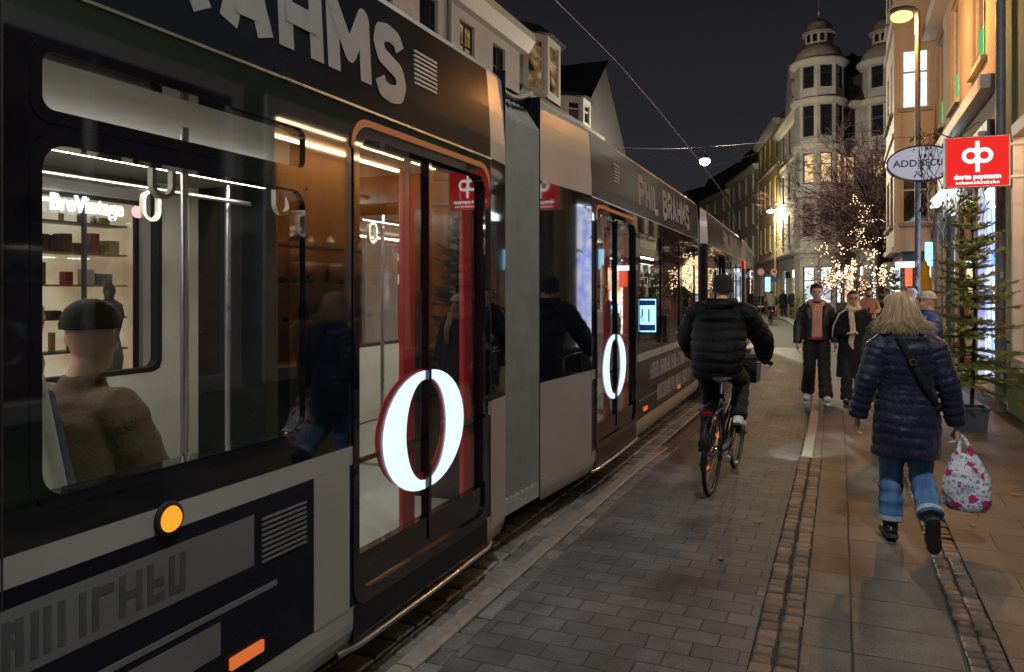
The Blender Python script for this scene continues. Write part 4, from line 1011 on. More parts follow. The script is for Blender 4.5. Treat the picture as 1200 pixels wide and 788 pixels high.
def blonde_path(rnd):
    H = lambda p: P.HM @ V(p)
    a = rnd.uniform(-2.9, 2.9); s_ = math.sin(a); c_ = -math.cos(a)        # a = 0 at the back of the head
    r0 = rnd.uniform(0, .5)
    top = H((.03 * s_ * r0 * 2 + .012, .02 + .03 * c_ * r0, .124 + .006 * rnd.random()))
    ln = rnd.uniform(.05, .125) * (1 - .15 * abs(a) / 2.9); w_ = rnd.gauss(0, .010); lay = rnd.uniform(.0, .02)
    f1 = H((s_ * (.062 + lay), (.07 + lay) * c_ - .012, .10)); f2 = H((s_ * (.085 + lay), (.105 + lay) * c_ - .008, .03)); f3 = H((s_ * (.106 + lay) + w_, (.116 + lay) * c_ - .006, -.05))
    f4 = H((s_ * (.122 + lay) + w_ * 2 + .008, (.116 + lay) * c_ - .012 + rnd.gauss(0, .006), -.05 - ln * .55)); f5 = H((s_ * (.106 + lay * 1.6) + w_ * 4.5 + .016, (.108 + lay) * c_ - .02 + rnd.gauss(0, .01), -.05 - ln))
    out = []
    K = [top, f1, f2, f3, f4, f5]
    for i in range(len(K) - 1):
        p0 = K[max(0, i - 1)]; p1 = K[i]; p2 = K[i + 1]; p3 = K[min(len(K) - 1, i + 2)]
        for t in (0, .5):
            out.append(.5 * ((2 * p1) + (p2 - p0) * t + (2 * p0 - 5 * p1 + 4 * p2 - p3) * t * t + (3 * p1 - p0 - 3 * p2 + p3) * t ** 3))
    out.append(K[-1]); ph = rnd.uniform(0, 6.28); am = rnd.uniform(.002, .010)
    n_ = len(out); return [p + V((am * math.sin(ph + i * 1.25), am * .6 * math.cos(ph + i * 1.1), 0)) * (i / n_) for i, p in enumerate(out)]
def blonde_under(mb):
    H = lambda p: P.HM @ V(p)
    rings = []
    for z, w_, f, b in ((-.12, .085, .02, -.09), (-.09, .088, .03, -.10), (-.05, .085, .04, -.107), (.01, .083, .05, -.110), (.05, .081, .07, -.110), (.085, .072, .07, -.10), (.108, .055, .05, -.075), (.126, .02, .02, -.03)):
        rings.append([H((w_ * math.cos(q), (f + b) / 2 + (f - b) / 2 * math.sin(q), z)) for q in [2 * math.pi * j / 20 for j in range(20)]])
    mb.loft(rings)
P.strands(M_blonde, 1500, None, blonde_path, .0042, 'hair', blonde_under)
# crossbody strap with a ring buckle
st = MB(); pts = []
def back_y(x, z): return -0.20 * .74 * math.sqrt(max(.05, 1 - (x / .20) ** 2)) - .026
for i in range(15):
    t = i / 14; x = -.075 + .255 * t; z = 1.475 - .50 * t - .02 * math.sin(math.pi * t); pts.append(V((x, back_y(x, z) if t > .04 else -.10, z)) * .965)
for i in range(5):
    t = (i + 1) / 5; pts.append(V((.18 + .04 * t, -.15 + .2 * t, .975 - .05 * t)) * .965)
pts.insert(0, V((-.10, -.02, 1.495)) * .965)
st.tube(pts, .019, 8, hint=(.8, 0, .6), flat=.22)
so = P.plain(st, 'shoulder_strap', M_blackcloth)
bk = MB(); c = pts[6]; bk.tube([c + V((.021 * math.cos(q) * .8 + 0, -.012, .021 * math.sin(q))) for q in [R(30 * i) for i in range(13)]], .0035, 6)
bo = P.plain(bk, 'strap_ring', M_chrome); bo.parent = so
# the floral carrier bag held in her right hand
hand = Matrix.Translation(wl) @ Matrix.Rotation(R(4), 4, 'Z') @ (P.J['wR'] + V((.01, 0, -.075)))
B = thing('carrier_bag', 'white plastic carrier bag with pink and blue flower print hanging from the blonde woman\'s hand', 'bag', (hand.x + .04, hand.y, hand.z))
mb = MB(); rings = []
for i in range(26):
    t = i / 25; z = -.12 - .37 * t; wd = .045 + .095 * math.sin(min(1, t * 1.25 + .1) * math.pi * .55) ** .9; wd *= (1 if t < .9 else 1 - (t - .9) * 2.2); dd = wd * .62
    rings.append([V((wd * math.cos(a) * (1 + .07 * math.sin(5 * a + 6 * t) + .04 * math.sin(11 * a - 9 * t)) + .02 * t, dd * math.sin(a) * (1 + .08 * math.sin(4 * a + 7 * t)), z)) for a in [2 * math.pi * j / 40 for j in range(40)]])
mb.loft(rings); sub(mb, 'bag_body', M_bag, B, smooth=True)
for sy in (-1, 1):
    mb = MB(); mb.tube([(-.045, sy * .02, -.145), (-.035, sy * .014, -.09), (-.03, sy * .006, -.02), (-.025, 0, .012), (0.0, sy * .012, -.02), (.03, sy * .016, -.08), (.045, sy * .02, -.145)], [.02, .016, .013, .012, .013, .016, .02], 8, hint=(0, 1, 0), flat=1.0); sub(mb, 'bag_handle', M_bag, B, smooth=True)

# ---- the couple walking towards the camera
ml = gnd(957, 471); ml.z = 0
P = Person('smiling man in a black leather jacket over a salmon hoodie walking at the kerb', ml, R(180 + 3), dict(
    kL=(-.10, .13, .49), kR=(.10, .02, .48), aL=(-.12, .26, .11), aR=(.12, -.22, .14), tL=(-.15, .42, .10), tR=(.15, -.07, .03),
    eL=(-.26, -.05, 1.14), eR=(.26, -.02, 1.14), wL=(-.26, .04, .9), wR=(.27, .06, .88)), k=1.03, yaw=4, voxel=.010)
P.body(smile=True); P.trousers(M_blackcloth, .105, .090, .10, .035); P.shoes(M_white, M_white, .1, 1.1)
P.coat(M_leather, .93, rt=[(.93, .205), (1.05, .20), (1.2, .215), (1.36, .205), (1.43, .16), (1.47, .10), (1.5, .09)], arm=(.085, .076, .062), puff=0, name='leather_jacket')
h = MB(); k = 1.03
for zz in [i / 20 for i in range(21)]: pass
rings = []
for i in range(14):
    t = i / 13; z = .97 + .48 * t; w_ = .085 - .01 * math.sin(t * 3); y = .152 + .008 * math.sin(math.pi * t) - .03 * max(0, t - .75) * 4
    rings.append([V((w_ * math.cos(a), y + .022 * math.sin(a), z)) * k for a in [2 * math.pi * j / 14 for j in range(14)]])
h.loft(rings); h.tube([V((.105 * math.cos(a), .005 + .115 * math.sin(a), 1.475 - .035 * math.sin(a))) * k for a in [R(-250 + 20 * i) for i in range(18)]], .042 * k, 10)
h.tube([V((-.06, -.08, 1.50)) * k, V((0, -.115, 1.47)) * k, V((.06, -.08, 1.50)) * k], .045 * k, 10)
P.part(h, 'hoodie', M_pink)
for sg in (-1, 1):
    h = MB(); h.tube([V((sg * .10, .06, 1.49)) * k, V((sg * .125, .13, 1.42)) * k, V((sg * .115, .168, 1.32)) * k, V((sg * .09, .172, 1.2)) * k, V((sg * .095, .172, .96)) * k], [.03, .045, .034, .014, .010], 8, hint=(1, 0, 0), flat=.35); P.plain(h, 'lapel', M_leather)
for z in (1.0, 1.08):
    pass
h = MB()
for sg in (-1, 1): h.tube([V((sg * .03, .178, 1.42)) * k, V((sg * .028, .186, 1.33)) * k, V((sg * .026, .186, 1.26)) * k], .004, 6); P.plain(h, 'hood_cord', M_white); h = MB()
h = MB(); h.tube([V((-.12, .145, .955)) * k, V((0, .172, .95)) * k, V((.12, .145, .955)) * k], .016 * k, 8); P.plain(h, 'red_shirt_hem', M_redcloth)
P.cap_hair(M_hairdark, low=-.02, thick=.018)
for sg in (-1, 1):
    e = MB(); J = P.J; d = 'R' if sg > 0 else 'L'
    e.tube([J['h' + d] + V((sg * .108, 0, 0)) * k, J['k' + d] + V((sg * .108, 0, 0)) * k, J['a' + d] + V((sg * .118, 0, .0)) * k], .007, 6); P.plain(e, 'trouser_stripe', M_white)
ww = gnd(1000, 474); ww.z = 0
P = Person('woman in glasses with a cream headscarf and long black coat walking beside the man', ww, R(180 - 2), dict(
    kL=(-.09, .02, .48), kR=(.09, .12, .49), aL=(-.10, -.20, .14), aR=(.09, .22, .10), tL=(-.12, -.05, .03), tR=(.10, .38, .08),
    eL=(-.25, -.03, 1.13), eR=(.25, -.01, 1.13), wL=(-.23, .08, .90), wR=(.07, .20, 1.10), handL=(0, .3, -1), handR=(-1, .2, .35)), k=.975, yaw=8, voxel=.010)
P.body(curl=.7, gloves=M_cream); P.trousers(M_blackcloth, .10, .085, .09, .04); P.shoes(M_shoe)
P.coat(M_wool, .42, rt=[(.42, .25), (.7, .235), (.95, .21), (1.1, .19), (1.25, .195), (1.36, .185), (1.43, .15), (1.48, .09), (1.5, .085)], arm=(.08, .07, .062), puff=0, name='long_coat')
k = .975
s_ = MB(); H = lambda p: P.HM @ V(p); rings = []
for z, w_, f, b in ((-.16, .11, .08, -.11), (-.12, .10, .065, -.115), (-.06, .092, .02, -.118), (.0, .09, .005, -.12), (.05, .088, .02, -.12), (.085, .078, .04, -.112), (.11, .058, .035, -.09), (.128, .02, .0, -.03)):
    rings.append([H((w_ * math.cos(a), (f + b) / 2 + (f - b) / 2 * math.sin(a), z)) for a in [2 * math.pi * j / 20 for j in range(20)]])
s_.loft(rings)
s_.tube([V((.085 * math.cos(a), .0 + .10 * math.sin(a), 1.475 + .012 * math.sin(3 * a))) * k for a in [R(20 * i) for i in range(19)]], .04 * k, 10)
s_.tube([V((.03, .10, 1.45)) * k, V((.02, .165, 1.35)) * k, V((.0, .185, 1.15)) * k, V((.03, .185, .95)) * k, V((.0, .18, .86)) * k], [.04, .045, .045, .04, .02], 10, hint=(1, 0, 0), flat=.35)
s_.tube([V((.10, .05, 1.46)) * k, V((.20, .06, 1.40)) * k, V((.285, .03, 1.2)) * k, V((.30, .02, 1.02)) * k], [.04, .045, .035, .02], 10, hint=(0, 1, 0), flat=.4)
P.part(s_, 'cream_scarf', M_cream)
P.cap_hair(M_hairdark, low=.03, thick=.010)
g_ = MB()
for sg in (-1, 1): g_.tube([H((sg * .033 + .026 * math.cos(a), .097, .012 + .022 * math.sin(a))) for a in [R(30 * i) for i in range(13)]], .0035, 6)
g_.tube([H((-.008, .1, .016)), H((.008, .1, .016))], .003, 6); g_.tube([H((-.058, .094, .016)), H((-.075, .0, .016))], .0025, 6); g_.tube([H((.058, .094, .016)), H((.075, .0, .016))], .0025, 6)
P.plain(g_, 'glasses', M_redcloth)
# ---- people partly hidden behind the blonde woman
pl = dp(1046, 342, 7.9); pl.z = 0
P = Person('person in a white beanie and olive coat mostly hidden behind the blonde woman', pl, R(185), dict(tL=(-.12, .2, .05), aL=(-.10, .06, .09), aR=(.1, -.1, .09), tR=(.11, .05, .03), eL=(-.27, -.02, 1.12), wL=(-.28, .06, .87)), k=.95, voxel=.011)
P.body(); P.trousers(M_cream, .10, .085, .08); P.shoes(M_white, M_white)
P.coat(M_olive, .6, rt=[(.6, .25), (.95, .22), (1.1, .205), (1.3, .205), (1.43, .155), (1.48, .09), (1.5, .085)], arm=(.085, .075, .065), puff=0, name='olive_coat'); P.beanie(M_white)
k = .95; s_ = MB(); s_.tube([V((.095 * math.cos(a), .01 + .105 * math.sin(a), 1.46 + .012 * math.sin(3 * a))) * k for a in [R(20 * i) for i in range(19)]], .05 * k, 10); s_.tube([V((-.05, .12, 1.43)) * k, V((-.06, .19, 1.3)) * k, V((-.05, .2, 1.1)) * k], [.05, .05, .03], 10, flat=.4); P.part(s_, 'peach_scarf', M_peach)
pl = dp(1087, 342, 9.3); pl.z = 0
P = Person('person in a blue padded jacket and white patterned hat standing by the potted fir', pl, R(100), dict(eL=(-.25, .05, 1.14), wL=(-.2, .2, 1.0)), k=.97, voxel=.012)
P.body(); P.trousers(M_blackcloth); P.shoes(M_shoe)
P.coat(M_blue, .85, seams=[.85 + .09 * i for i in range(8)], puff=.012, arm=(.09, .08, .065), name='blue_jacket', vox=.010); P.beanie(mat('patterned_knit', (.45, .44, .46), .9, var=.6, scale=28))
pl = dp(1068, 342, 13.5); pl.z = 0
P = Person('person in a grey hat and dark coat beyond the blue jacket, by the lamp post', pl, R(190), dict(), k=1.0, voxel=.013)
P.body(); P.trousers(M_blackcloth); P.shoes(M_shoe); P.coat(M_brown, .7, rt=[(.7, .24), (.95, .21), (1.1, .2), (1.3, .2), (1.43, .15), (1.48, .09), (1.5, .085)], puff=0, name='dark_coat'); P.beanie(mat('grey_knit', (.35, .36, .40), .9, var=.4, scale=30))
pl = dp(1018, 342, 22); pl.z = 0
P = Person('bearded dark haired man in a beige jumper holding something red under the lit tree', pl, R(180), dict(eL=(-.25, .02, 1.13), wL=(-.1, .24, 1.1), eR=(.25, .02, 1.13), wR=(.1, .26, 1.12), handL=(.8, .5, .2), handR=(-.8, .5, .2)), k=1.02, voxel=.014)
P.body(); P.trousers(M_blackcloth); P.shoes(M_shoe); P.coat(M_beige, .92, puff=0, arm=(.075, .068, .055), name='jumper'); P.cap_hair(M_hairdark, low=-.01, thick=.02)
bd = MB(); H = lambda p: P.HM @ V(p); bd.tube([H((-.06, .03, -.03)), H((-.05, .06, -.075)), H((0, .085, -.105)), H((.05, .06, -.075)), H((.06, .03, -.03))], .02, 8); P.plain(bd, 'beard', M_hairdark)
cu = MB(); cu.lathe([(0, 0), (.035, 0), (.045, .12), (.047, .125), (.0, .123)], (0, 0, 0), 14); c_ = cu.build('paper_cup', M_redcloth); c_.location = pl + V((0, -.33, 1.13)); tag(c_, 'red cup held by the man in the beige jumper', 'cup')
# ---- far walkers
for i, (x, d, rz, lab, m_, hm) in enumerate(((918, 53, 10, 'far walker in a long dark coat beside the shop doorway', M_wool, .5), (928.5, 49.5, 170, 'far person in a dark hooded jacket leaning over a parked bicycle', M_blackcloth, .85))):
    pl = dp(x, 342, d); pl.z = 0
    P = Person(lab, pl, R(rz), dict(aL=(-.1, .1, .09), tL=(-.1, .25, .05), aR=(.1, -.1, .09), tR=(.1, .05, .03)), k=1.04, voxel=.02)
    P.body(face=False, hands=True); P.trousers(M_blackcloth); P.shoes(M_shoe); P.coat(m_, hm, rt=[(hm, .26), (.95, .23), (1.1, .21), (1.3, .22), (1.43, .17), (1.48, .1), (1.56, .09)], puff=0); P.cap_hair(M_hairdark, low=-.02)
# ---- passengers inside the tram
def seat_pose(): return dict(pel=(0, -.05, .50), waist=(0, -.07, .63), chest=(0, -.07, .84), neck=(0, -.06, 1.03), head=(0, -.02, 1.19), sL=(-.18, -.06, .96), sR=(.18, -.06, .96), eL=(-.25, .02, .70), eR=(.25, .02, .70), wL=(-.15, .24, .62), wR=(.15, .24, .62),
    hL=(-.09, .0, .50), hR=(.09, .0, .50), kL=(-.11, .42, .50), kR=(.11, .42, .50), aL=(-.11, .40, .10), aR=(.11, .40, .10), tL=(-.12, .55, .04), tR=(.12, .55, .04), handL=(.3, .9, -.2), handR=(-.3, .9, -.2))
for (lx, ly, turn, lab, m_, hair, hat) in ((-.45, 4.62, 0, 'tram passenger in an ochre jacket and knitted hat seated at the first window', mat('ochre_cloth', (.075, .045, .016), .85, var=.12, scale=30, bump=.3, bscale=90), None, M_knit),
        (-2.2, 4.0, 0, 'seated tram passenger in a dark coat on the far side of the first car', M_blackcloth, M_hairdark, None),
        (-2.2, 4.85, 180, 'seated tram passenger in a red jacket on the far side of the first car', M_redcloth, M_hairdark, None),
        (-.45, 11.15 - .0, 0, 'seated tram passenger in a grey hat in the second car', M_olive, None, M_white)):
    Mx = M1 if ly < 9 else M2; yy = ly if ly < 9 else 4.0
    q = Mx @ V((lx, yy, .35)); ang = (H1 if Mx is M1 else H2) + R(turn)
    P = Person(lab, q, ang, seat_pose(), k=1.0, voxel=.010, group='passengers seated in the tram', yaw=-60 if turn else 25)
    P.body(curl=.6); P.trousers(M_blackcloth); P.shoes(M_shoe)
    P.coat(m_, .45, rt=[(.45, .2), (.6, .19), (.8, .2), (.92, .2), (.98, .16), (1.04, .09), (1.07, .08)], puff=0, arm=(.08, .072, .06))
    if hair:
        P.cap_hair(hair, low=-.04, thick=.012)
    if hat: P.beanie(hat)
bag = MB(); bag.box(-.15, .15, -.1, .1, 0, .34); b_ = bag.build('backpack', M_navy, bevel=.05); b_.location = M1 @ V((-.45, 2.92, .83)); tag(b_, 'dark rucksack standing on a tram seat by the window', 'rucksack')
# ------------------------------------------------------------------ bicycles and riders
def make_bike(root, lit=True, basket=True, detail=True):
    r0, f0, BB, seat, head = V((0, -.56, .345)), V((0, .60, .345)), V((0, -.10, .30)), V((0, -.27, .93)), V((0, .40, .88))
    for c in (r0, f0):
        t_ = MB(); n = 36
        t_.loft([[V((.019 * math.cos(b), c.y + (.335 + .019 * math.sin(b)) * math.cos(a), c.z + (.335 + .019 * math.sin(b)) * math.sin(a) - .01)) for b in [2 * math.pi * j / 8 for j in range(8)]] for a in [2 * math.pi * i / n for i in range(n + 1)]], caps=False)
        wh = sub(t_, 'wheel', M_tyre, root, smooth=True)
        t_ = MB(); t_.loft([[V((.011 * math.cos(b), c.y + (.31 + .012 * math.sin(b)) * math.cos(a), c.z + (.31 + .012 * math.sin(b)) * math.sin(a) - .01)) for b in [2 * math.pi * j / 6 for j in range(6)]] for a in [2 * math.pi * i / n for i in range(n + 1)]], caps=False)
        q = sub(t_, 'rim', M_chrome, root, smooth=True); q.parent = wh
        t_ = MB()
        for i in range(28):
            a = 2 * math.pi * i / 28; t_.tube([(.018 if i % 2 else -.018, c.y + .02 * math.cos(a + 1), c.z - .01 + .02 * math.sin(a + 1)), (0, c.y + .305 * math.cos(a), c.z - .01 + .305 * math.sin(a))], .0013, 4)
        t_.tube([(-.05, c.y, c.z - .01), (.05, c.y, c.z - .01)], .016, 8); q = sub(t_, 'spokes', M_chrome, root); q.parent = wh
        t_ = MB(); a0 = -20 if c is r0 else 10; a1 = 190 if c is r0 else 160
        t_.loft([[V((x, c.y + (.365 + h) * math.cos(R(a0 + (a1 - a0) * i / 24)), c.z - .01 + (.365 + h) * math.sin(R(a0 + (a1 - a0) * i / 24)))) for x, h in ((-.026, -.01), (-.016, .004), (.016, .004), (.026, -.01), (.016, 0), (-.016, 0))] for i in range(25)])
        sub(t_, 'mudguard', M_bikeframe, root, smooth=True)
    f = MB()
    f.tube([BB, seat - V((0, .01, .12))], .018, 10); f.tube([BB, head - V((0, -.02, .16))], .021, 10); f.tube([lerp(BB, seat, .35), head - V((0, 0, .10))], .018, 10)
    f.tube([head - V((0, -.035, .22)), head], .02, 10)
    for sx in (-1, 1):
        f.tube([BB + V((sx * .03, 0, 0)), r0 + V((sx * .06, 0, -.01))], .010, 8); f.tube([lerp(BB, seat, .72) + V((sx * .015, 0, 0)), r0 + V((sx * .06, 0, 0))], .009, 8)
        f.tube([head + V((sx * .04, .03, -.2)), f0 + V((sx * .055, 0, 0))], .011, 8)
    f.tube([head + V((-.045, .03, -.2)), head + V((.045, .03, -.2))], .016, 8)
    sub(f, 'frame', M_bikeframe, root, smooth=True)
    p = MB(); p.tube([seat - V((0, .0, .2)), seat], .014, 8); sub(p, 'seat_post', M_chrome, root, smooth=True)
    s_ = MB(); rings = []
    for y, w_, h in ((-.15, .05, -.005), (-.12, .095, .012), (-.05, .095, .015), (.02, .055, .012), (.10, .025, .008), (.14, .012, -.004)):
        rings.append([seat + V((w_ * math.cos(a), y, .02 + h + .022 * math.sin(a))) for a in [2 * math.pi * j / 14 for j in range(14)]])
    s_.loft(rings); sub(s_, 'saddle', M_rubber, root, smooth=True)
    h = MB(); h.tube([head, head + V((0, -.01, .12))], .014, 8)
    h.tube([(-.31, .30, 1.06), (-.25, .36, 1.06), (-.10, .40, 1.03), (0, .39, 1.0), (.10, .40, 1.03), (.25, .36, 1.06), (.31, .30, 1.06)], .012, 8); sub(h, 'handlebar', M_chrome, root, smooth=True)
    for sx in (-1, 1):
        g_ = MB(); g_.tube([(sx * .24, .365, 1.06), (sx * .325, .285, 1.06)], .017, 8); sub(g_, 'grip', M_rubber, root, smooth=True)
        g_ = MB(); g_.tube([(sx * .24, .39, 1.05), (sx * .32, .34, 1.035)], .006, 6); sub(g_, 'brake_lever', M_chrome, root, smooth=True)
    k_ = MB()
    for sx in (-1, 1):
        k_.tube([(sx * .055, -.30, .74), (sx * .075, -.5, .745), (sx * .075, -.86, .745)], .007, 6); k_.tube([(sx * .075, -.80, .745), r0 + V((sx * .065, 0, 0))], .006, 6); k_.tube([(sx * .075, -.55, .745), r0 + V((sx * .065, .03, 0))], .006, 6)
    for y in (-.5, -.62, -.74, -.86): k_.tube([(-.075, y, .745), (.075, y, .745)], .005, 6)
    sub(k_, 'luggage_rack', M_bikeframe, root, smooth=True)
    c_ = MB()
    for sx, an in ((1, 75), (-1, 255)):
        e = BB + V((sx * .09, .17 * math.cos(R(an)), .17 * math.sin(R(an)))); c_.tube([BB + V((sx * .05, 0, 0)), BB + V((sx * .08, 0, 0)), e], .010, 8)
        pd = MB(); pd.box(min(sx * .10, sx * .19), max(sx * .10, sx * .19), e.y - .04, e.y + .04, e.z - .012, e.z + .012); sub(pd, 'pedal', M_rubber, root, bevel=.004)
    c_.tube([BB - V((.07, 0, 0)), BB + V((.07, 0, 0))], .018, 8); sub(c_, 'crank', M_chrome, root, smooth=True)
    cg = MB(); cg.tube([(.055, -.56 + .04, .38), (.055, -.10, .385), (.055, -.02, .34), (.055, -.02, .26), (.055, -.10, .215), (.055, -.52, .30)], .02, 8, hint=(1, 0, 0), flat=1.6); sub(cg, 'chain_guard', M_bikeframe, root, smooth=True)
    l = MB(); l.box(-.045, .045, -.895, -.87, .705, .74); sub(l, 'rear_light', M_ambdim if not lit else M_redlamp if lit == 2 else mat('unlit_red_lens', (.25, .01, .015), .2) if 'unlit_red_lens' not in MATS else MATS['unlit_red_lens'], root, bevel=.006)
    if detail:
        for i in range(2):
            w_ = MB(); a = [.7, 3.6][i]; w_.box(-.008, .008, r0.y + .2 * math.cos(a) - .03, r0.y + .2 * math.cos(a) + .03, r0.z + .2 * math.sin(a) - .012, r0.z + .2 * math.sin(a) + .012); sub(w_, 'spoke_reflector', M_ambdim, root)
    fl = MB(); fl.lathe([(0, 0), (.03, .0), (.036, .04), (.034, .05), (0, .05)], (0, 0, 0), 14); fl.v = [V((v.x, .47 + v.z, .80 + v.y)) for v in fl.v]; sub(fl, 'head_light', M_bikeframe, root, smooth=True)
    if basket:
        b_ = MB(); x0, x1, y0, y1, z0, z1 = -.17, .17, .47, .75, .84, 1.08
        b_.box(x0, x1, y0, y1, z0, z0 + .012); b_.box(x0, x1, y0, y0 + .012, z0 + .012, z1); b_.box(x0, x1, y1 - .012, y1, z0 + .012, z1); b_.box(x0, x0 + .012, y0 + .012, y1 - .012, z0 + .012, z1); b_.box(x1 - .012, x1, y0 + .012, y1 - .012, z0 + .012, z1)
        b_.tube([(x0, y0, z1), (x1, y0, z1), (x1, y1, z1), (x0, y1, z1), (x0, y0, z1)], .012, 6); b_.tube([(0, .40, .86), (0, .47, .86)], .012, 6); sub(b_, 'front_basket', M_rubber, root)
bl = gnd(834, 579); bl.z = 0
bl = V((bl.x + .02, bl.y + .56, pathz(bl.y + .4)))
bike = thing('bicycle', 'black city bicycle with luggage rack and front basket ridden beside the tram', 'bicycle', bl, R(-3)); make_bike(bike)
bike.rotation_euler = (0, R(3), R(-3))
P = Person('cyclist in a black quilted jacket and knitted hat seen from behind beside the tram', bl, R(-3), dict(
    pel=(0, -.27, 1.06), waist=(0, -.25, 1.19), chest=(0, -.17, 1.40), neck=(0, -.10, 1.585), head=(.0, -.02, 1.725), sL=(-.205, -.12, 1.515), sR=(.205, -.12, 1.515),
    eL=(-.335, .0, 1.27), eR=(.345, .02, 1.27), wL=(-.325, .225, 1.105), wR=(.325, .225, 1.105), handL=(.15, .8, -.25), handR=(-.15, .8, -.25),
    hL=(-.095, -.25, 1.03), hR=(.095, -.25, 1.03), kL=(-.115, .06, .68), kR=(.13, .16, .90), aL=(-.125, -.16, .25), aR=(.14, -.05, .57), tL=(-.14, -.02, .16), tR=(.15, .10, .50)), k=1.0, voxel=.009)
P.body(curl=.9, gloves=M_knit); P.trousers(M_blackcloth, .105, .08, .075, .06); P.shoes(M_white, M_shoe, .08)
P.coat(M_blackpuff, .93, rt=[(.93, .185), (1.0, .205), (1.12, .222), (1.3, .232), (1.45, .225), (1.53, .175), (1.58, .10), (1.64, .10)], arm=(.10, .09, .065), seams=[.93, 1.0, 1.09, 1.18, 1.27, 1.36, 1.45, 1.53], puff=.013, armpitch=.08, name='quilted_jacket', vox=.007, flat=.70)
hd = MB(); c = P.J['neck']; hd.tube([c + V((.12 * math.cos(a), -.01 + .115 * math.sin(a), .03 - .035 * math.sin(a) * -1)) for a in [R(170 + 20 * i) for i in range(11)]], [.03, .04, .05, .055, .06, .062, .06, .055, .05, .04, .03], 12); P.part(hd, 'hood', M_blackpuff)
P.beanie(M_knit, thick=.014, low=-.03)
# far cyclist
fb = gnd(904, 377); fb.z = -.09; fb.x += .0
fbk = thing('bicycle', 'bicycle with a red tail light ridden far down the street', 'bicycle', fb, R(8)); make_bike(fbk, 2, False, False)
pn = MB(); pn.box(-.26, -.09, -.78, -.48, .40, .72); pn.box(.09, .26, -.78, -.48, .40, .72); sub(pn, 'panniers', M_rubber, fbk, bevel=.03)
P = Person('far cyclist in an olive waistcoat over dark sleeves riding down the street', fb, R(8), dict(
    pel=(0, -.27, 1.04), waist=(0, -.25, 1.17), chest=(0, -.2, 1.38), neck=(0, -.13, 1.55), head=(.0, -.07, 1.70), sL=(-.2, -.14, 1.48), sR=(.2, -.14, 1.48),
    eL=(-.33, .0, 1.25), eR=(.33, .0, 1.25), wL=(-.31, .24, 1.10), wR=(.31, .24, 1.10), handL=(.15, .8, -.25), handR=(-.15, .8, -.25),
    hL=(-.095, -.25, 1.02), hR=(.095, -.25, 1.02), kL=(-.115, .06, .68), kR=(.13, .16, .90), aL=(-.125, -.16, .25), aR=(.14, -.05, .57), tL=(-.14, -.02, .16), tR=(.15, .10, .50)), k=1.0, voxel=.02)
P.body(face=False); P.trousers(M_blackcloth); P.shoes(M_shoe); P.coat(mat('olive_waistcoat', (.10, .09, .06), .8), .95, rt=[(.95, .2), (1.1, .22), (1.3, .235), (1.45, .22), (1.52, .16), (1.56, .1), (1.6, .09)], puff=0, arm=(.08, .07, .06)); P.cap_hair(M_hairdark, low=-.02, thick=.02)
# far parked car
cl = gnd(889, 366); cl = dp(889, 342, 66); cl.z = -.09
car = thing('parked_car', 'black estate car standing far down the street at the end of the tram', 'car', cl, R(10))
def hull(st):
    rings = []
    for y, w_, z0, z1 in st: rings.append([V((-w_, y, z0)), V((-w_ * 1.02, y, (z0 + z1) / 2)), V((-w_ * .9, y, z1)), V((w_ * .9, y, z1)), V((w_ * 1.02, y, (z0 + z1) / 2)), V((w_, y, z0))])
    return rings
b_ = MB(); b_.loft(hull([(-2.2, .78, .35, .75), (-2.1, .86, .28, .95), (-1.2, .9, .25, .98), (.8, .9, .25, .97), (1.7, .88, .27, .86), (2.15, .8, .33, .66)])); sub(b_, 'body', M_carpaint, car, bevel=.05)
b_ = MB(); b_.loft([[V((-w_, y, z)), V((w_, y, z)), V((w_, y2, z)), V((-w_, y2, z))] for w_, y, y2, z in ((.82, -2.0, 1.0, .95), (.66, -1.75, .35, 1.42))]); sub(b_, 'cabin', M_carpaint, car, bevel=.06)
q = MB(); q.quad((-.66, -2.0, 1.02), (.66, -2.0, 1.02), (.58, -1.82, 1.36), (-.58, -1.82, 1.36)); sub(q, 'rear_window', M_pane, car)
for sx in (-1, 1):
    q = MB(); q.box(sx * .84 - .06, sx * .84 + .0 if sx > 0 else sx * .84 + .06, -2.22, -2.12, .72, .90); sub(q, 'tail_light', M_redlamp, car)
    for y in (-1.35, 1.3):
        q = MB(); q.tube([(sx * .72, y, .31), (sx * .9, y, .31)], .31, 20); sub(q, 'wheel', M_tyre, car)
q = MB(); q.box(-.26, .26, -2.225, -2.205, .5, .6); sub(q, 'number_plate', M_white_enamel, car)
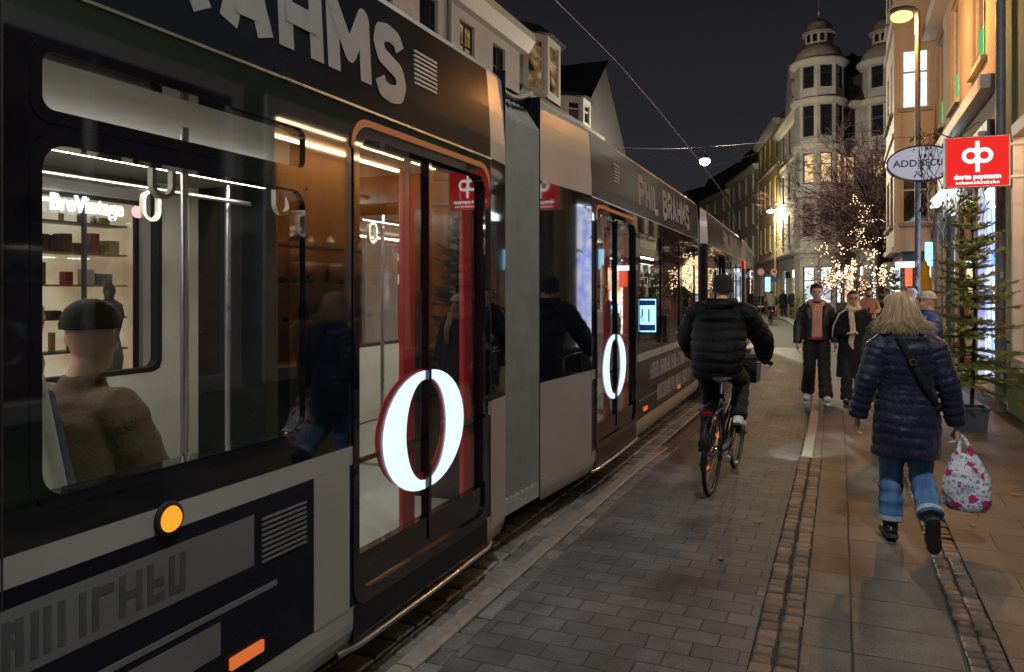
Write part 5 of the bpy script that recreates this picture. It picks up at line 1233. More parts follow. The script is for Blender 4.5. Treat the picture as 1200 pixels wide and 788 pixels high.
# ------------------------------------------------------------------ buildings
M_panedark = mat('dark_window_glass', (0.012, 0.014, 0.018), 0.06, var=0.2, rvar=0.03, spec=0.8)
KIND = {0: M_panedark, 'w': M_warmwin, 'd': M_warmdim, 'c': M_coolwin, 's': M_shopwarm, 'k': M_shopcool, 'g': M_greenroom}
def window_unit(root, O, U, N, hole, kind=0, fm=None, depth=0.14, bars=(1, 1), fw=0.06, sill=True):
    O, U, N = V(O), V(U).normalized(), V(N).normalized(); a, b, c, e = hole[:4]; Z = V((0, 0, 1))
    P = lambda u, z, d: O + U * u + Z * z - N * d
    def bx(mb, u0, u1, z0, z1, d0, d1):
        p = [P(u, z, d) for u in (u0, u1) for d in (d0, d1) for z in (z0, z1)]
        mb.add(p, [(0, 1, 3, 2), (4, 6, 7, 5), (0, 4, 5, 1), (2, 3, 7, 6), (0, 2, 6, 4), (1, 5, 7, 3)])
    f = MB(); d0, d1 = depth - 0.06, depth - 0.005
    bx(f, a + .003, a + fw, c + .003, e - .003, d0, d1); bx(f, b - fw, b - .003, c + .003, e - .003, d0, d1); bx(f, a + fw, b - fw, c + .003, c + fw, d0, d1); bx(f, a + fw, b - fw, e - fw, e - .003, d0, d1)
    for i in range(bars[0]):
        u = a + (b - a) * (i + 1) / (bars[0] + 1); bx(f, u - fw * .4, u + fw * .4, c + fw, e - fw, d0 + .008, d1)
    for i in range(bars[1]):
        z = c + (e - c) * (.62 if bars[1] == 1 else (i + 1) / (bars[1] + 1)); bx(f, a + fw, b - fw, z - fw * .45, z + fw * .45, d0 + .004, d1 - .002)
    fo = f.build('window', fm or M_frame_dark, root)
    p = MB(); p.quad(P(a + .02, c + .02, depth - .02), P(b - .02, c + .02, depth - .02), P(b - .02, e - .02, depth - .02), P(a + .02, e - .02, depth - .02))
    p.build('pane', KIND[kind] if kind in KIND else kind, fo)
    if sill:
        s_ = MB(); bx(s_, a - .08, b + .08, c - .09, c - .003, -.09, .05); s_.build('sill', M_stonetrim, fo)
def shop_room(fo, O, U, N, q, seed, cool=False, D=1.0):
    P = lambda u, z, d: O + U * u + V((0, 0, z)) - N * d
    a, b, c, e = q[:4]; b_ = MB(); rnd = random.Random(seed)
    b_.quad(P(a - .3, c, D), P(b + .3, c, D), P(b + .3, e, D), P(a - .3, e, D)); b_.quad(P(a - .3, c, .2), P(a - .3, c, D), P(a - .3, e, D), P(a - .3, e, .2)); b_.quad(P(b + .3, c, .2), P(b + .3, c, D), P(b + .3, e, D), P(b + .3, e, .2))
    b_.quad(P(a - .3, e, .2), P(b + .3, e, .2), P(b + .3, e, D), P(a - .3, e, D)); b_.quad(P(a - .3, c, .2), P(b + .3, c, .2), P(b + .3, c, D), P(a - .3, c, D)); b_.build('shop_room', M_shopbackc if cool else M_shopback, fo)
    g_ = MB()
    def bx(u0, u1, z0, z1, d0, d1): g_.add([P(u, z, d) for u in (u0, u1) for d in (d0, d1) for z in (z0, z1)], [(0, 1, 3, 2), (4, 6, 7, 5), (0, 4, 5, 1), (2, 3, 7, 6), (0, 2, 6, 4), (1, 5, 7, 3)])
    z = c + .35
    while z < e - .3:
        bx(a - .2, b + .2, z, z + .025, .55, .9); u = a - .15
        while u < b + .05:
            w_ = rnd.uniform(.05, .22); hh = rnd.uniform(.08, .34)
            if rnd.random() < .8: bx(u, u + w_ * .85, z + .026, z + .026 + hh, .6, .6 + min(.25, w_))
            u += w_ + rnd.uniform(0, .1)
        z += rnd.uniform(.4, .52)
    for k in range(2):
        u = rnd.uniform(a + .2, b - .2); g_.lathe([(.16, 0), (.19, .25), (.13, .55), (.20, .85), (.17, 1.0), (.06, 1.08), (.09, 1.2), (.02, 1.35)], P(u, c + .02, .38), 10)
    g_.build('shop_goods', M_goods, fo)
ROOMS = [0]
def house(name, label, P0, P1, h, D, wallm, rows, cat='building', roof=None, cornices=(), fm=None, group=None, z0=-0.12, roofm=None, bars=(1, 1), roofname='roof', trimm=None, rooftype='slope', side_holes=()):
    P0, P1 = V((*P0, 0)), V((*P1, 0)); U = (P1 - P0).normalized(); N = V((U.y, -U.x, 0)); W = (P1 - P0).length
    O = P0 + V((0, 0, z0)); root = thing(name, label, cat, tuple((P0 + P1) / 2), 0, group)
    holes = []
    for (a, b, cs, wd, kinds) in rows:
        for i, u in enumerate(cs): holes.append((u - wd / 2, u + wd / 2, a - z0, b - z0, kinds[i % len(kinds)]))
    mb = MB(); panel(mb, O, U, N, W, h - z0, holes, 0.16)
    B0, B1 = O - N * D, O + U * W - N * D; T = V((0, 0, h - z0))
    mb.quad(O, B0, B0 + T, O + T); mb.quad(O + U * W, B1, B1 + T, O + U * W + T); mb.quad(B0, B1, B1 + T, B0 + T); mb.quad(O + T, O + U * W + T, B1 + T, B0 + T)
    mb.build('wall', wallm, root)
    for q in holes:
        if q[4] in ('s', 'k') and label.find('turret') < 0:
            window_unit(root, O, U, N, q, M_shopglass, fm, bars=(1, 0)); ROOMS[0] += 1; shop_room(root, O, U, N, q, ROOMS[0], q[4] == 'k')
        else: window_unit(root, O, U, N, q, q[4], fm, bars=bars)
    for (z, hh, pr) in cornices:
        c_ = MB(); A = O + V((0, 0, z - z0)); p = [A - U * pr * .5 + N * pr, A + U * (W + pr * .5) + N * pr, A + U * (W + pr * .5) - N * .02, A - U * pr * .5 - N * .02]
        p2 = [x - N * pr * .5 - V((0, 0, hh)) if i < 2 else x - V((0, 0, hh)) for i, x in enumerate(p)]
        p1 = [x - V((0, 0, hh * .4)) for x in p]; c_.loft([p2, p1, p]); c_.build('cornice', trimm or M_stonetrim, root)
    if roof:
        r_ = MB(); e = .25; A = O + T + V((0, 0, .004)); F0, F1 = A - U * e + N * e, A + U * (W + e) + N * e; K0, K1 = A - U * e - N * D, A + U * (W + e) - N * D
        rise = V((0, 0, roof))
        if rooftype == 'slope':
            m0, m1 = A - N * D * .5 + rise - U * e, A + U * (W + e) - N * D * .5 + rise
            r_.quad(F0, F1, m1, m0); r_.quad(K0, K1, m1, m0); r_.add([F0, K0, m0], [(0, 1, 2)]); r_.add([F1, K1, m1], [(0, 1, 2)])
        elif rooftype == 'gable':
            m0, m1 = A + U * W / 2 + N * e + rise, A + U * W / 2 - N * D + rise
            r_.quad(F0, m0, m1, K0); r_.quad(F1, m1, m0, K1); r_.add([F0 - N * e, F1 - N * e, m0 - N * e], [(0, 1, 2)])
        else:
            i0, i1, j0, j1 = A + U * 1 - N * 1.2 + rise, A + U * (W - 1) - N * 1.2 + rise, A + U * 1 - N * (D - 1) + rise, A + U * (W - 1) - N * (D - 1) + rise
            r_.quad(F0, F1, i1, i0); r_.quad(F0, i0, j0, K0); r_.quad(F1, K1, j1, i1); r_.quad(i0, i1, j1, j0)
        r_.build(roofname, roofm or M_roof, root)
    return root, O, U, N
def rowc(W, n, m=0.0): return [m + (W - 2 * m) * (i + .5) / n for i in range(n)]

# ======== right side: green shop house beside the camera (wall at X = 2.2)
WX = 2.2
O = V((WX, 13.9, -.1)); U = V((0, -1, 0)); N = V((-1, 0, 0))
gh = thing('shop_house', 'pale green rendered shop house at the right edge with amber lit jeweller\'s windows', 'building', (WX, 4, 0))
uY = lambda Y: 13.9 - Y
shopw = [(uY(12.3), uY(7.2), .85, 3.95), (uY(6.6), uY(1.4), .85, 3.95), (uY(.6), uY(-5), .85, 3.95)]
upper = [(uY(a + .6), uY(a - .6), 5.9, 8.0) for a in (10.3, 7, 3.7, .4, -3)]
mb = MB(); panel(mb, O, U, N, 22, 12, shopw + upper, .2)
mb.quad(O, O + V((8, 0, 0)), O + V((8, 0, 12)), O + V((0, 0, 12))); mb.build('wall', M_plaster_green, gh)
for i, q in enumerate(upper): window_unit(gh, O, U, N, q, 'd' if i in (1, 3) else 0, M_frame_white)
for i, q in enumerate(shopw):
    f = MB(); P = lambda u, z, d: O + U * u + V((0, 0, z)) - N * d
    ringframe(f, [(q[0] - .10, q[2] - .10), (q[1] + .10, q[2] - .10), (q[1] + .10, q[3] + .12), (q[0] - .10, q[3] + .12)], [(q[0] + .05, q[2] + .05), (q[1] - .05, q[2] + .05), (q[1] - .05, q[3] - .05), (q[0] + .05, q[3] - .05)], lambda a, b, d: P(a, b, d), -.05, .12)
    for k in (1, 2):
        u = q[0] + (q[1] - q[0]) * k / 3; f.add([P(uu, z, d) for uu in (u - .03, u + .03) for d in (0.0, .1) for z in (q[2] + .05, q[3] - .05)], [(0, 1, 3, 2), (4, 6, 7, 5), (0, 4, 5, 1), (2, 3, 7, 6), (0, 2, 6, 4), (1, 5, 7, 3)])
    fo = f.build('shop_window', M_trim, gh)
    g_ = MB(); g_.quad(P(q[0] + .04, q[2] + .04, .06), P(q[1] - .04, q[2] + .04, .06), P(q[1] - .04, q[3] - .04, .06), P(q[0] + .04, q[3] - .04, .06)); g_.build('shop_pane', M_shopglass, fo)
    b_ = MB(); a, b, c, e = q[0] - .05, q[1] + .05, q[2] - .05, q[3] + .08; d = 1.5
    b_.quad(P(a, c, d), P(b, c, d), P(b, e, d), P(a, e, d)); b_.quad(P(a, c, .13), P(a, c, d), P(a, e, d), P(a, e, .13)); b_.quad(P(b, c, .13), P(b, c, d), P(b, e, d), P(b, e, .13)); b_.quad(P(a, e, .13), P(b, e, .13), P(b, e, d), P(a, e, d)); b_.quad(P(a, c, .13), P(b, c, .13), P(b, c, d), P(a, c, d))
    b_.build('display_back', M_wood, fo)
    for dd in ((.35, 1.1) if i == 0 else ()):
        s_ = MB(); s_.add([P(u, z, x) for u in (a + .2, b - .2) for x in (dd, dd + .07) for z in (e - .06, e - .02)], [(0, 1, 3, 2), (4, 6, 7, 5), (0, 4, 5, 1), (2, 3, 7, 6), (0, 2, 6, 4), (1, 5, 7, 3)]); s_.build('display_light', M_warmstrip, fo)
    rnd = random.Random(i)
    for z in (1.35, 1.9, 2.45):
        s_ = MB(); s_.add([P(u, zz, x) for u in (a + .5, b - .4) for x in (.9, 1.3) for zz in (z, z + .015)], [(0, 1, 3, 2), (4, 6, 7, 5), (0, 4, 5, 1), (2, 3, 7, 6), (0, 2, 6, 4), (1, 5, 7, 3)]); s_.build('glass_shelf', M_white_enamel, fo)
        s_ = MB(); u = a + .6
        while u < b - .5:
            r_ = rnd.uniform(.03, .09); hh = rnd.uniform(.05, .28); c0 = P(u, z + .016, 1.1); s_.lathe([(r_ * .6, 0), (r_, hh * .5), (r_ * .5, hh * .8), (r_ * .2, hh)], c0, 8); u += rnd.uniform(.18, .5)
        s_.build('jewellery_display', [M_steel, M_white_enamel, M_darkmetal][rnd.randrange(3)], fo)
# drain pipe
dpz = thing('drain_pipe', 'grey zinc drain pipe with stickers on its lower half running down the green house', 'drain pipe', (2.09, 12.75, 0))
mb = MB(); mb.tube([(2.09, 12.75, .95), (2.09, 12.75, 12)], .062, 16); mb.build('pipe', M_zinc, dpz, smooth=True)
mb = MB(); mb.tube([(2.09, 12.75, -.05), (2.09, 12.75, .97)], .075, 16); mb.build('cast_iron_foot', M_zinc, dpz, smooth=True)
for z in (.97, 3.3, 6.2, 9):
    mb = MB(); mb.tube([(2.09, 12.75, z), (2.09, 12.75, z + .05)], .083, 16); mb.box(2.1, 2.2, 12.73, 12.77, z, z + .04); mb.build('pipe_bracket', M_zinc, dpz)
rnd = random.Random(4)
stm = [mat('sticker_white', (.55, .55, .53), .5, var=.5, scale=40), mat('sticker_blue', (.03, .16, .40), .5, var=.5, scale=40), mat('sticker_red', (.40, .05, .04), .5, var=.5, scale=40), mat('sticker_grey', (.25, .25, .24), .5, var=.6, scale=50)]
for i in range(26):
    z = rnd.uniform(.35, 2.9); a = rnd.uniform(-2.9, -.9); w_ = rnd.uniform(.3, .8); hh = rnd.uniform(.05, .14); r_ = (.077 if z < .9 else .0642)
    s_ = MB(); s_.loft([[(2.09 + r_ * math.cos(a + w_ * k / 4), 12.75 + r_ * math.sin(a + w_ * k / 4), zz) for k in range(5)] for zz in (z, z + hh)], caps=False, closed=False); s_.build('sticker', stm[rnd.randrange(4)], dpz)

# ======== beige house with the bright shop windows
bh = thing('shop_house', 'beige house with tall bright display windows and green lit upper windows behind the red sign', 'building', (WX, 18, 0))
O = V((WX + .03, 22.4, -.1)); uY = lambda Y: 22.4 - Y
sh = [(uY(16.05), uY(14.05), .2, 3.65), (uY(18.35), uY(16.3), .2, 3.65), (uY(20.5), uY(18.65), .2, 3.65)]
up = [(uY(a + .7), uY(a - .7), 5.75, 8.0) for a in (15.6, 18.7, 21.3)]; up2 = [(uY(a + .7), uY(a - .7), 9.0, 11.0) for a in (15.6, 18.7, 21.3)]
mb = MB(); panel(mb, O, U, N, 8.5, 13, sh + up + up2, .13); mb.build('wall', M_plaster_beige, bh)
P = lambda u, z, d: O + U * u + V((0, 0, z)) - N * d
def pbox(mb, u0, u1, z0, z1, d0, d1): mb.add([P(u, z, d) for u in (u0, u1) for d in (d0, d1) for z in (z0, z1)], [(0, 1, 3, 2), (4, 6, 7, 5), (0, 4, 5, 1), (2, 3, 7, 6), (0, 2, 6, 4), (1, 5, 7, 3)])
for q in up + up2:
    window_unit(bh, O, U, N, q, 0, M_frame_white, .12, (1, 0), .05)
    l = MB(); pbox(l, q[0] + .15, q[1] - .15, q[2] + .05, q[2] + .75, .092, .097); l.build('green_lit_pane', M_greenroom, bh)
for (z, hh, pr) in ((5.2, .22, .22), (8.55, .3, .3), (12.9, .4, .5)):
    l = MB(); pbox(l, .02, 8.48, z - hh, z, -pr, -.003); l.build('cornice', M_trim, bh)
for i, (q, km) in enumerate(zip(sh, (M_bluewhite, M_wood, M_shopcool))):
    f = MB(); ringframe(f, [(q[0], q[2]), (q[1], q[2]), (q[1], q[3]), (q[0], q[3])], [(q[0] + .07, q[2] + .12), (q[1] - .07, q[2] + .12), (q[1] - .07, q[3] - .07), (q[0] + .07, q[3] - .07)], lambda a, b, d: P(a, b, d), .04, .12)
    fo = f.build('shop_window', M_frame_white if i == 0 else M_frame_dark, bh)
    g_ = MB(); g_.quad(P(q[0] + .05, q[2] + .05, .08), P(q[1] - .05, q[2] + .05, .08), P(q[1] - .05, q[3] - .05, .08), P(q[0] + .05, q[3] - .05, .08)); g_.build('shop_pane', M_shopglass, fo)
    g_ = MB(); d = (.16, .22, .55)[i]
    g_.quad(P(q[0], q[2], d), P(q[1], q[2], d), P(q[1], q[3], d), P(q[0], q[3], d)); g_.build('display_back', km, fo)
    g_ = MB()
    for a in (q[0] - .002, q[1] + .002): g_.quad(P(a, q[2], .13), P(a, q[2], d), P(a, q[3], d), P(a, q[3], .13))
    g_.quad(P(q[0], q[3], .13), P(q[1], q[3], .13), P(q[1], q[3], d), P(q[0], q[3], d)); g_.quad(P(q[0], q[2], .13), P(q[1], q[2], .13), P(q[1], q[2], d), P(q[0], q[2], d)); g_.build('display_reveal', [M_trim, M_wood, M_darkmetal][i], fo)
    l = MB(); pbox(l, q[0] + .1, q[1] - .1, q[3] - .1, q[3] - .06, .135, .15); l.build('display_light', M_warmstrip if i == 1 else M_strip, fo)
    if i == 0:
        rnd = random.Random(2)
        for k in range(3):
            t_ = MB(); u = q[0] + .3 + .55 * k; pts = [P(u + .10 * math.sin(j * .9 + k), .5 + .26 * j, .135) for j in range(12)]; t_.tube(pts, .014, 6); t_.build('blue_neon_tube', M_bluetube, fo)
        gl_ = MB()
        for cu in (.75, 1.25): gl_.tube([P(q[0] + cu + .17 * math.cos(a), 2.4 + .17 * math.sin(a), .125) for a in [R(20 * j) for j in range(19)]], .014, 6)
        gl_.build('neon_spectacles', M_bluetube, fo)
    if i == 2:
        for z in (.9, 1.5, 2.1, 2.7):
            s_ = MB(); pbox(s_, q[0] + .1, q[1] - .1, z, z + .02, .3, .5); s_.build('shelf', M_darkmetal, fo)
# lit shop fascia further along
l = MB(); pbox(l, uY(20.6), uY(17.2), 3.78, 3.95, -.28, -.12); l.build('fascia_light', M_strip, bh)
l = MB(); pbox(l, uY(20.7), uY(14.0), 3.96, 4.5, -.12, -.003); l.build('shop_fascia', mat('slate_blue_panel', (.10, .13, .17), .5), bh)
l = MB(); pbox(l, uY(14.5), uY(14.1), 4.05, 4.35, -.22, -.121); l.build('wall_lamp', M_trim, bh, bevel=.02)
l = MB(); pbox(l, uY(22.3), uY(21.0), .1, 3.7, -.10, -.003); l.build('pilaster', M_stonetrim, bh)

# ======== cream oriel house beyond
oh = thing('oriel_house', 'house with a tall cream panelled oriel lit orange by the street lamp', 'building', (2, 25, 0))
mb = MB(); Oo = V((WX + .05, 28, -.1)); panel(mb, Oo, U, N, 5.6, 14, [(1.2, 4.4, .3, 2.6)], .3); mb.quad((WX + .05, 28, 0), (12, 28, 0), (12, 28, 14), (WX + .05, 28, 14)); mb.build('wall', M_brickdark, oh)
q = MB(); q.quad((WX + .33, 23.6, .2), (WX + .33, 26.8, .2), (WX + .33, 26.8, 2.5), (WX + .33, 23.6, 2.5)); q.build('shop_window', M_shopwarm, oh)
OF = V((1.30, 22.6, 2.75)); UF = V((1, 0, 0)); NF = V((0, -1, 0)); wF = WX + .05 - 1.30
hs = [(.18, .82, .75, 2.15), (.18, .82, 3.75, 5.3), (.18, .82, 6.7, 8.2)]
mb = MB(); panel(mb, OF, UF, NF, wF, 8.6, hs, .12)
OS = V((1.30, 26.4, 2.75)); hs2 = [(.4, 1.6, .75, 2.15), (2.1, 3.3, .75, 2.15), (.4, 1.6, 3.75, 5.3), (2.1, 3.3, 3.75, 5.3), (.4, 1.6, 6.7, 8.2), (2.1, 3.3, 6.7, 8.2)]
panel(mb, OS, U, N, 3.8, 8.6, hs2, .12); mb.quad((1.3, 22.6, 2.75), (WX + .05, 22.6, 2.75), (WX + .05, 26.4, 2.75), (1.3, 26.4, 2.75)); mb.quad((1.3, 22.6, 11.35), (WX + .05, 22.6, 11.35), (WX + .05, 26.4, 11.35), (1.3, 26.4, 11.35)); mb.build('oriel', M_panel_cream, oh)
for i, q in enumerate(hs): window_unit(oh, OF, UF, NF, q, (0, 'c', 0)[i], M_frame_white, .11, (0, 1), .05)
for i, q in enumerate(hs2): window_unit(oh, OS, U, N, q, (0, 0, 'c', 'c', 0, 'd')[i], M_frame_white, .11, (0, 1), .05)
for z in (2.76, 5.75, 8.65, 11.3):
    l = MB(); l.box(1.24, WX + .04, 22.54, 22.597, z, z + .12); l.box(1.24, 1.297, 22.6, 26.45, z, z + .12); l.build('oriel_moulding', M_panel_cream, oh)
for (x0, x1) in ((1.32, 1.46), (2.14, 2.24)):
    l = MB(); l.box(x0, x1, 22.575, 22.598, 3.0, 11.2); l.build('oriel_pilaster', M_panel_cream, oh)
l = MB(); l.box(1.5, 2.15, 22.7, 26.3, 2.5, 2.74); l.build('oriel_soffit', mat('blue_grey_soffit', (.06, .08, .12), .6), oh)
l = MB(); l.box(1.35, 1.9, 22.75, 22.85, 2.35, 2.48); l.build('soffit_light', M_strip, oh)
sg_ = MB(); sg_.box(1.62, 1.75, 22.9, 23.5, 1.85, 2.35); so_ = sg_.build('hanging_sign', glow('orange_red_sign', (1.0, .12, .05), 1.6)); tag(so_, 'small orange red lit sign hanging below the oriel', 'sign')
# closed yellow parasol and the slim blue lit sign
ps = thing('parasol', 'closed yellow parasol leaning by the beige house', 'parasol', (1.92, 21.6, 0))
mb = MB(); mb.tube([(1.92, 21.6, 0), (1.92, 21.6, 2.5)], .022, 8); mb.build('pole', M_steel, ps)
mb = MB(); mb.loft([[(1.92 + r_ * (1 + .22 * math.cos(6 * a)) * math.cos(a), 21.6 + r_ * (1 + .22 * math.cos(6 * a)) * math.sin(a), z) for a in [R(10 * j) for j in range(36)]] for z, r_ in ((.75, .10), (1.0, .13), (1.5, .15), (2.0, .12), (2.45, .04))]); mb.build('folded_canopy', M_yellow, ps, smooth=True)
mb = MB(); mb.box(1.80, 1.83, 21.45, 21.55, 1.55, 1.68); mb.build('red_emblem', M_redcloth, ps)
sg_ = MB(); sg_.box(1.96, 2.16, 21.9, 21.98, 2.35, 2.95); so_ = sg_.build('lit_sign', M_screen, bevel=.01); tag(so_, 'slim blue lit sign above the yellow parasol', 'sign')

# ======== corner house with two domed turrets
gh2 = thing('corner_house', 'grey stucco corner house with two domed turrets and a row of warm lit windows', 'building', (0, 51, 0))
C1, C2 = V((-1.25, 50.6, 0)), V((2.35, 51.9, 0)); Uf = (C2 - C1).normalized(); Nf = V((Uf.y, -Uf.x, 0)); Of = C1 + V((0, 0, -.1)) - Uf * .3; Wf = 9.0
rows = [(1.0, 3.3, 's'), (5.0, 7.0, 0), (8.2, 10.0, 'w'), (11.0, 12.9, 0)]
hf = []
for (a, b, kd) in rows:
    for u in ([2.05] if a > 4 else [1.9, 3.4]): hf.append((u - .5 if a > 4 else u - .62, u + .5 if a > 4 else u + .62, a + .1, b + .1, kd))
mb = MB(); panel(mb, Of, Uf, Nf, Wf, 13.4, hf, .2)
A = Of; B = Of + Uf * Wf; D = 12
Bk = V((.03, 1, 0)) * D; mb.quad(A, A + Bk, A + Bk + V((0, 0, 13.4)), A + V((0, 0, 13.4))); mb.quad(B, B + Bk, B + Bk + V((0, 0, 13.4)), B + V((0, 0, 13.4))); mb.quad(A + V((0, 0, 13.4)), B + V((0, 0, 13.4)), B + Bk + V((0, 0, 13.4)), A + Bk + V((0, 0, 13.4))); mb.build('wall', M_plaster_grey, gh2)
for q in hf: window_unit(gh2, Of, Uf, Nf, q, q[4], M_frame_dark, .18, (1, 1) if q[2] > 4 else (1, 0), .07)
r_ = MB(); z = 13.32; r_.loft([[A + Nf * .3 + V((0, 0, z)), B + Nf * .3 + V((0, 0, z)), B + Bk + V((0, 0, z)), A + Bk + V((0, 0, z))], [A - Nf * 1.0 + V((0, 0, 15.6)), B - Nf * 1.0 + V((0, 0, 15.6)), B + Bk * .9 + V((0, 0, 15.6)), A + Bk * .9 + V((.5, 0, 15.6))], [A - Nf * 1.4 + V((0, 0, 16.6)), B - Nf * 1.4 + V((0, 0, 16.6)), B + Bk * .85 + V((0, 0, 16.6)), A + Bk * .85 + V((.8, 0, 16.6))]]); r_.build('mansard_roof', M_roof, gh2)
for (z, hh, pr) in ((4.3, .25, .2), (7.6, .2, .15), (10.55, .18, .12), (13.3, .35, .35)):
    c_ = MB(); a0 = A + V((0, 0, z + .1)); c_.loft([[a0 + Nf * pr * s_ - V((0, 0, hh * t_)), a0 + Uf * Wf + Nf * pr * s_ - V((0, 0, hh * t_)), a0 + Uf * Wf - Nf * .01 - V((0, 0, hh * t_)), a0 - Nf * .01 - V((0, 0, hh * t_))] for s_, t_ in ((.4, 1), (1, .4), (1, 0))]); c_.build('cornice', M_stonetrim, gh2)
def turret(C, rad, nf=8, lit='w', zt=15.6):
    rot = math.atan2(Nf.y, Nf.x)
    ang = [rot + R(-157.5 + 45 * i) for i in range(nf + 1)]
    tw = MB(); wins = []
    for i in range(nf):
        p = C + V((rad * math.cos(ang[i]), rad * math.sin(ang[i]), -.1)); q = C + V((rad * math.cos(ang[i + 1]), rad * math.sin(ang[i + 1]), -.1))
        u = (q - p).normalized(); n = V((u.y, -u.x, 0)); w_ = (q - p).length
        mid = (p + q) / 2 - C; vis = mid.normalized().dot(Nf) > .3
        hs_ = [(w_ * .18, w_ * .82, a + .1, b + .1, k) for a, b, k in ((1.0, 3.2, 'k'), (5.0, 7.0, 0), (8.2, 10.0, lit), (11.0, 12.9, 0), (13.9, 15.25, 0))] if vis else []
        panel(tw, p, u, n, w_, zt + .1, hs_, .14); wins += [(p, u, n, h_) for h_ in hs_]
    t_ = tw.build('turret', M_plaster_grey, gh2)
    for p, u, n, h_ in wins: window_unit(gh2, p, u, n, h_, h_[4], M_frame_dark, .13, (0, 1), .06, False)
    for (z, r0) in ((4.3, .14), (7.7, .16), (10.5, .18), (13.25, .25), (15.6, .28)):
        c_ = MB(); c_.lathe([(rad * .9, z - .4), (rad + r0 * .4, z - .3), (rad + r0, z - .1), (rad + r0, z), (rad * .9, z + .04)], C, 24); c_.build('cornice_ring', M_stonetrim, gh2, smooth=False)
    d = MB(); d.lathe([(rad + .12, zt + .02), (rad + .05, zt + .25), (rad * .92, zt + .6), (rad * .76, zt + .9), (rad * .58, zt + 1.05)], C, 24); d.build('dome', M_copper, gh2, smooth=True)
    l = MB(); l.lathe([(rad * .56, zt + 1.0), (rad * .56, zt + 1.75)], C, 12); l.build('lantern', M_plaster_grey, gh2)
    for i in range(12):
        a = 2 * math.pi * (i + .5) / 12; c = C + V((rad * .545 * math.cos(a), rad * .545 * math.sin(a), zt + 1.2)); l = MB(); tt = V((-math.sin(a), math.cos(a), 0)) * .13; n = V((math.cos(a), math.sin(a), 0)) * .03
        l.quad(c - tt + n, c + tt + n, c + tt + n + V((0, 0, .45)), c - tt + n + V((0, 0, .45)))
        if V((math.cos(a), math.sin(a), 0)).dot(Nf) > 0: l.build('lantern_window', M_panedark, gh2)
    d = MB(); d.lathe([(rad * .7, zt + 1.74), (rad * .7, zt + 1.84), (rad * .6, zt + 1.95), (rad * .52, zt + 2.3), (rad * .3, zt + 2.6), (.06, zt + 2.75), (.05, zt + 3.0), (.09, zt + 3.1), (.02, zt + 3.3), (.015, zt + 3.9)], C, 20); d.build('dome_cap', M_copper, gh2, smooth=True)
turret(C1 + Nf * .1, 1.42); turret(C2 + Nf * .1 + Uf * .2, 1.42)
ck = thing('round_sign', 'round lit cream sign on the corner house above the arched door', 'sign', (0, 49.5, 3.3))
p0 = dp(950.5, 314, 50.2)
Bm = basis(p0 + Nf * .25, Uf, (0, 0, 1)); m_ = MB(); m_.lathe([(0, 0), (.50, 0), (.56, .05), (.50, .10), (0, .10)], (0, 0, 0), 28); m_.v = [Bm @ v for v in m_.v]; m_.build('sign_rim', M_darkmetal, ck)
m_ = MB(); m_.lathe([(0, .101), (.48, .101)], (0, 0, 0), 28); m_.v = [Bm @ v for v in m_.v]; m_.build('sign_face', glow('cream_sign_light', (1.0, .85, .6), .9), ck)
m_ = MB(); text(m_, '✻' if False else 'O', .5, Bm @ Matrix.Translation(V((0, 0, .11))), depth=.003); m_.build('sign_mark', mat('brown_ink', (.15, .07, .03), .6), ck)

# ======== the row of houses running on down the bend, right side
def far(name, label, a, b, h, D, wm, nrow, ncol, kinds, **k):
    W = (V((*b, 0)) - V((*a, 0))).length; fl = (h - 4.2) / nrow; rows = [(.9, 3.2, rowc(W, max(1, ncol - 1), .3), 1.5, k.pop('shop', ['k', 's']))]
    for r_ in range(nrow): rows.append((4.9 + fl * r_, 4.9 + fl * r_ + min(2.1, fl * .66), rowc(W, ncol, .3), 1.0, kinds[r_ % len(kinds)]))
    return house(name, label, a, b, h, D, wm, rows, cornices=[(4.3, .3, .25), (h, .5, .5)] + [(4.5 + fl * (r_ + 1), .16, .12) for r_ in range(nrow - 1)], **k)
e1, _, _, _ = far('town_house', 'narrow grey house with a curved gable next to the turreted corner house', (-4.1, 59.5), (-2.35, 51.2), 13.2, 10, M_plaster_grey, 3, 3, [[0], [0, 0, 'd'], [0]], roof=2.6, rooftype='slope')
gq = MB(); gU = (V((-2.35, 51.2, 0)) - V((-4.1, 59.5, 0))).normalized(); gO = V((-4.1, 59.5, 0)) + gU * 5.2; gN = V((gU.y, -gU.x, 0))
prof_ = [(-1.6, 13.2), (-1.6, 14.2), (-1.25, 14.5), (-1.1, 15.4), (-.7, 15.7), (-.5, 16.5), (0, 16.9), (.5, 16.5), (.7, 15.7), (1.1, 15.4), (1.25, 14.5), (1.6, 14.2), (1.6, 13.2)]
gq.loft([[gO + gU * u + V((0, 0, z)) + gN * .15 for u, z in prof_], [gO + gU * u + V((0, 0, z)) - gN * .3 for u, z in prof_]]); gq.build('curved_gable', M_plaster_grey, e1)
far('town_house', 'ochre lit house with a steep dark roof in the bend of the street', (-6.6, 70.5), (-4.15, 59.8), 14.5, 10, M_plaster_yellow, 3, 4, [[0], ['d', 0, 0, 0], [0]], roof=4.5, rooftype='slope')
far('town_house', 'grey house with a bay and a mansard roof beyond the ochre house', (-10.6, 83), (-6.7, 70.8), 13.0, 10, M_plaster_grey, 3, 4, [[0, 0, 0, 0]], roof=2.8, rooftype='hip', fm=M_frame_white)
far('town_house', 'pale low house with a hipped roof closing the bend of the street', (-16.5, 97), (-10.8, 83.5), 12.5, 10, M_plaster_beige, 3, 4, [[0]], roof=3, rooftype='hip', fm=M_frame_white)
far('town_house', 'dim house at the far end of the bend, hidden mostly by the tram', (-25, 110), (-16.8, 97.5), 12.0, 10, M_plaster_grey, 3, 5, [[0]], roof=3, rooftype='hip', fm=M_frame_white)
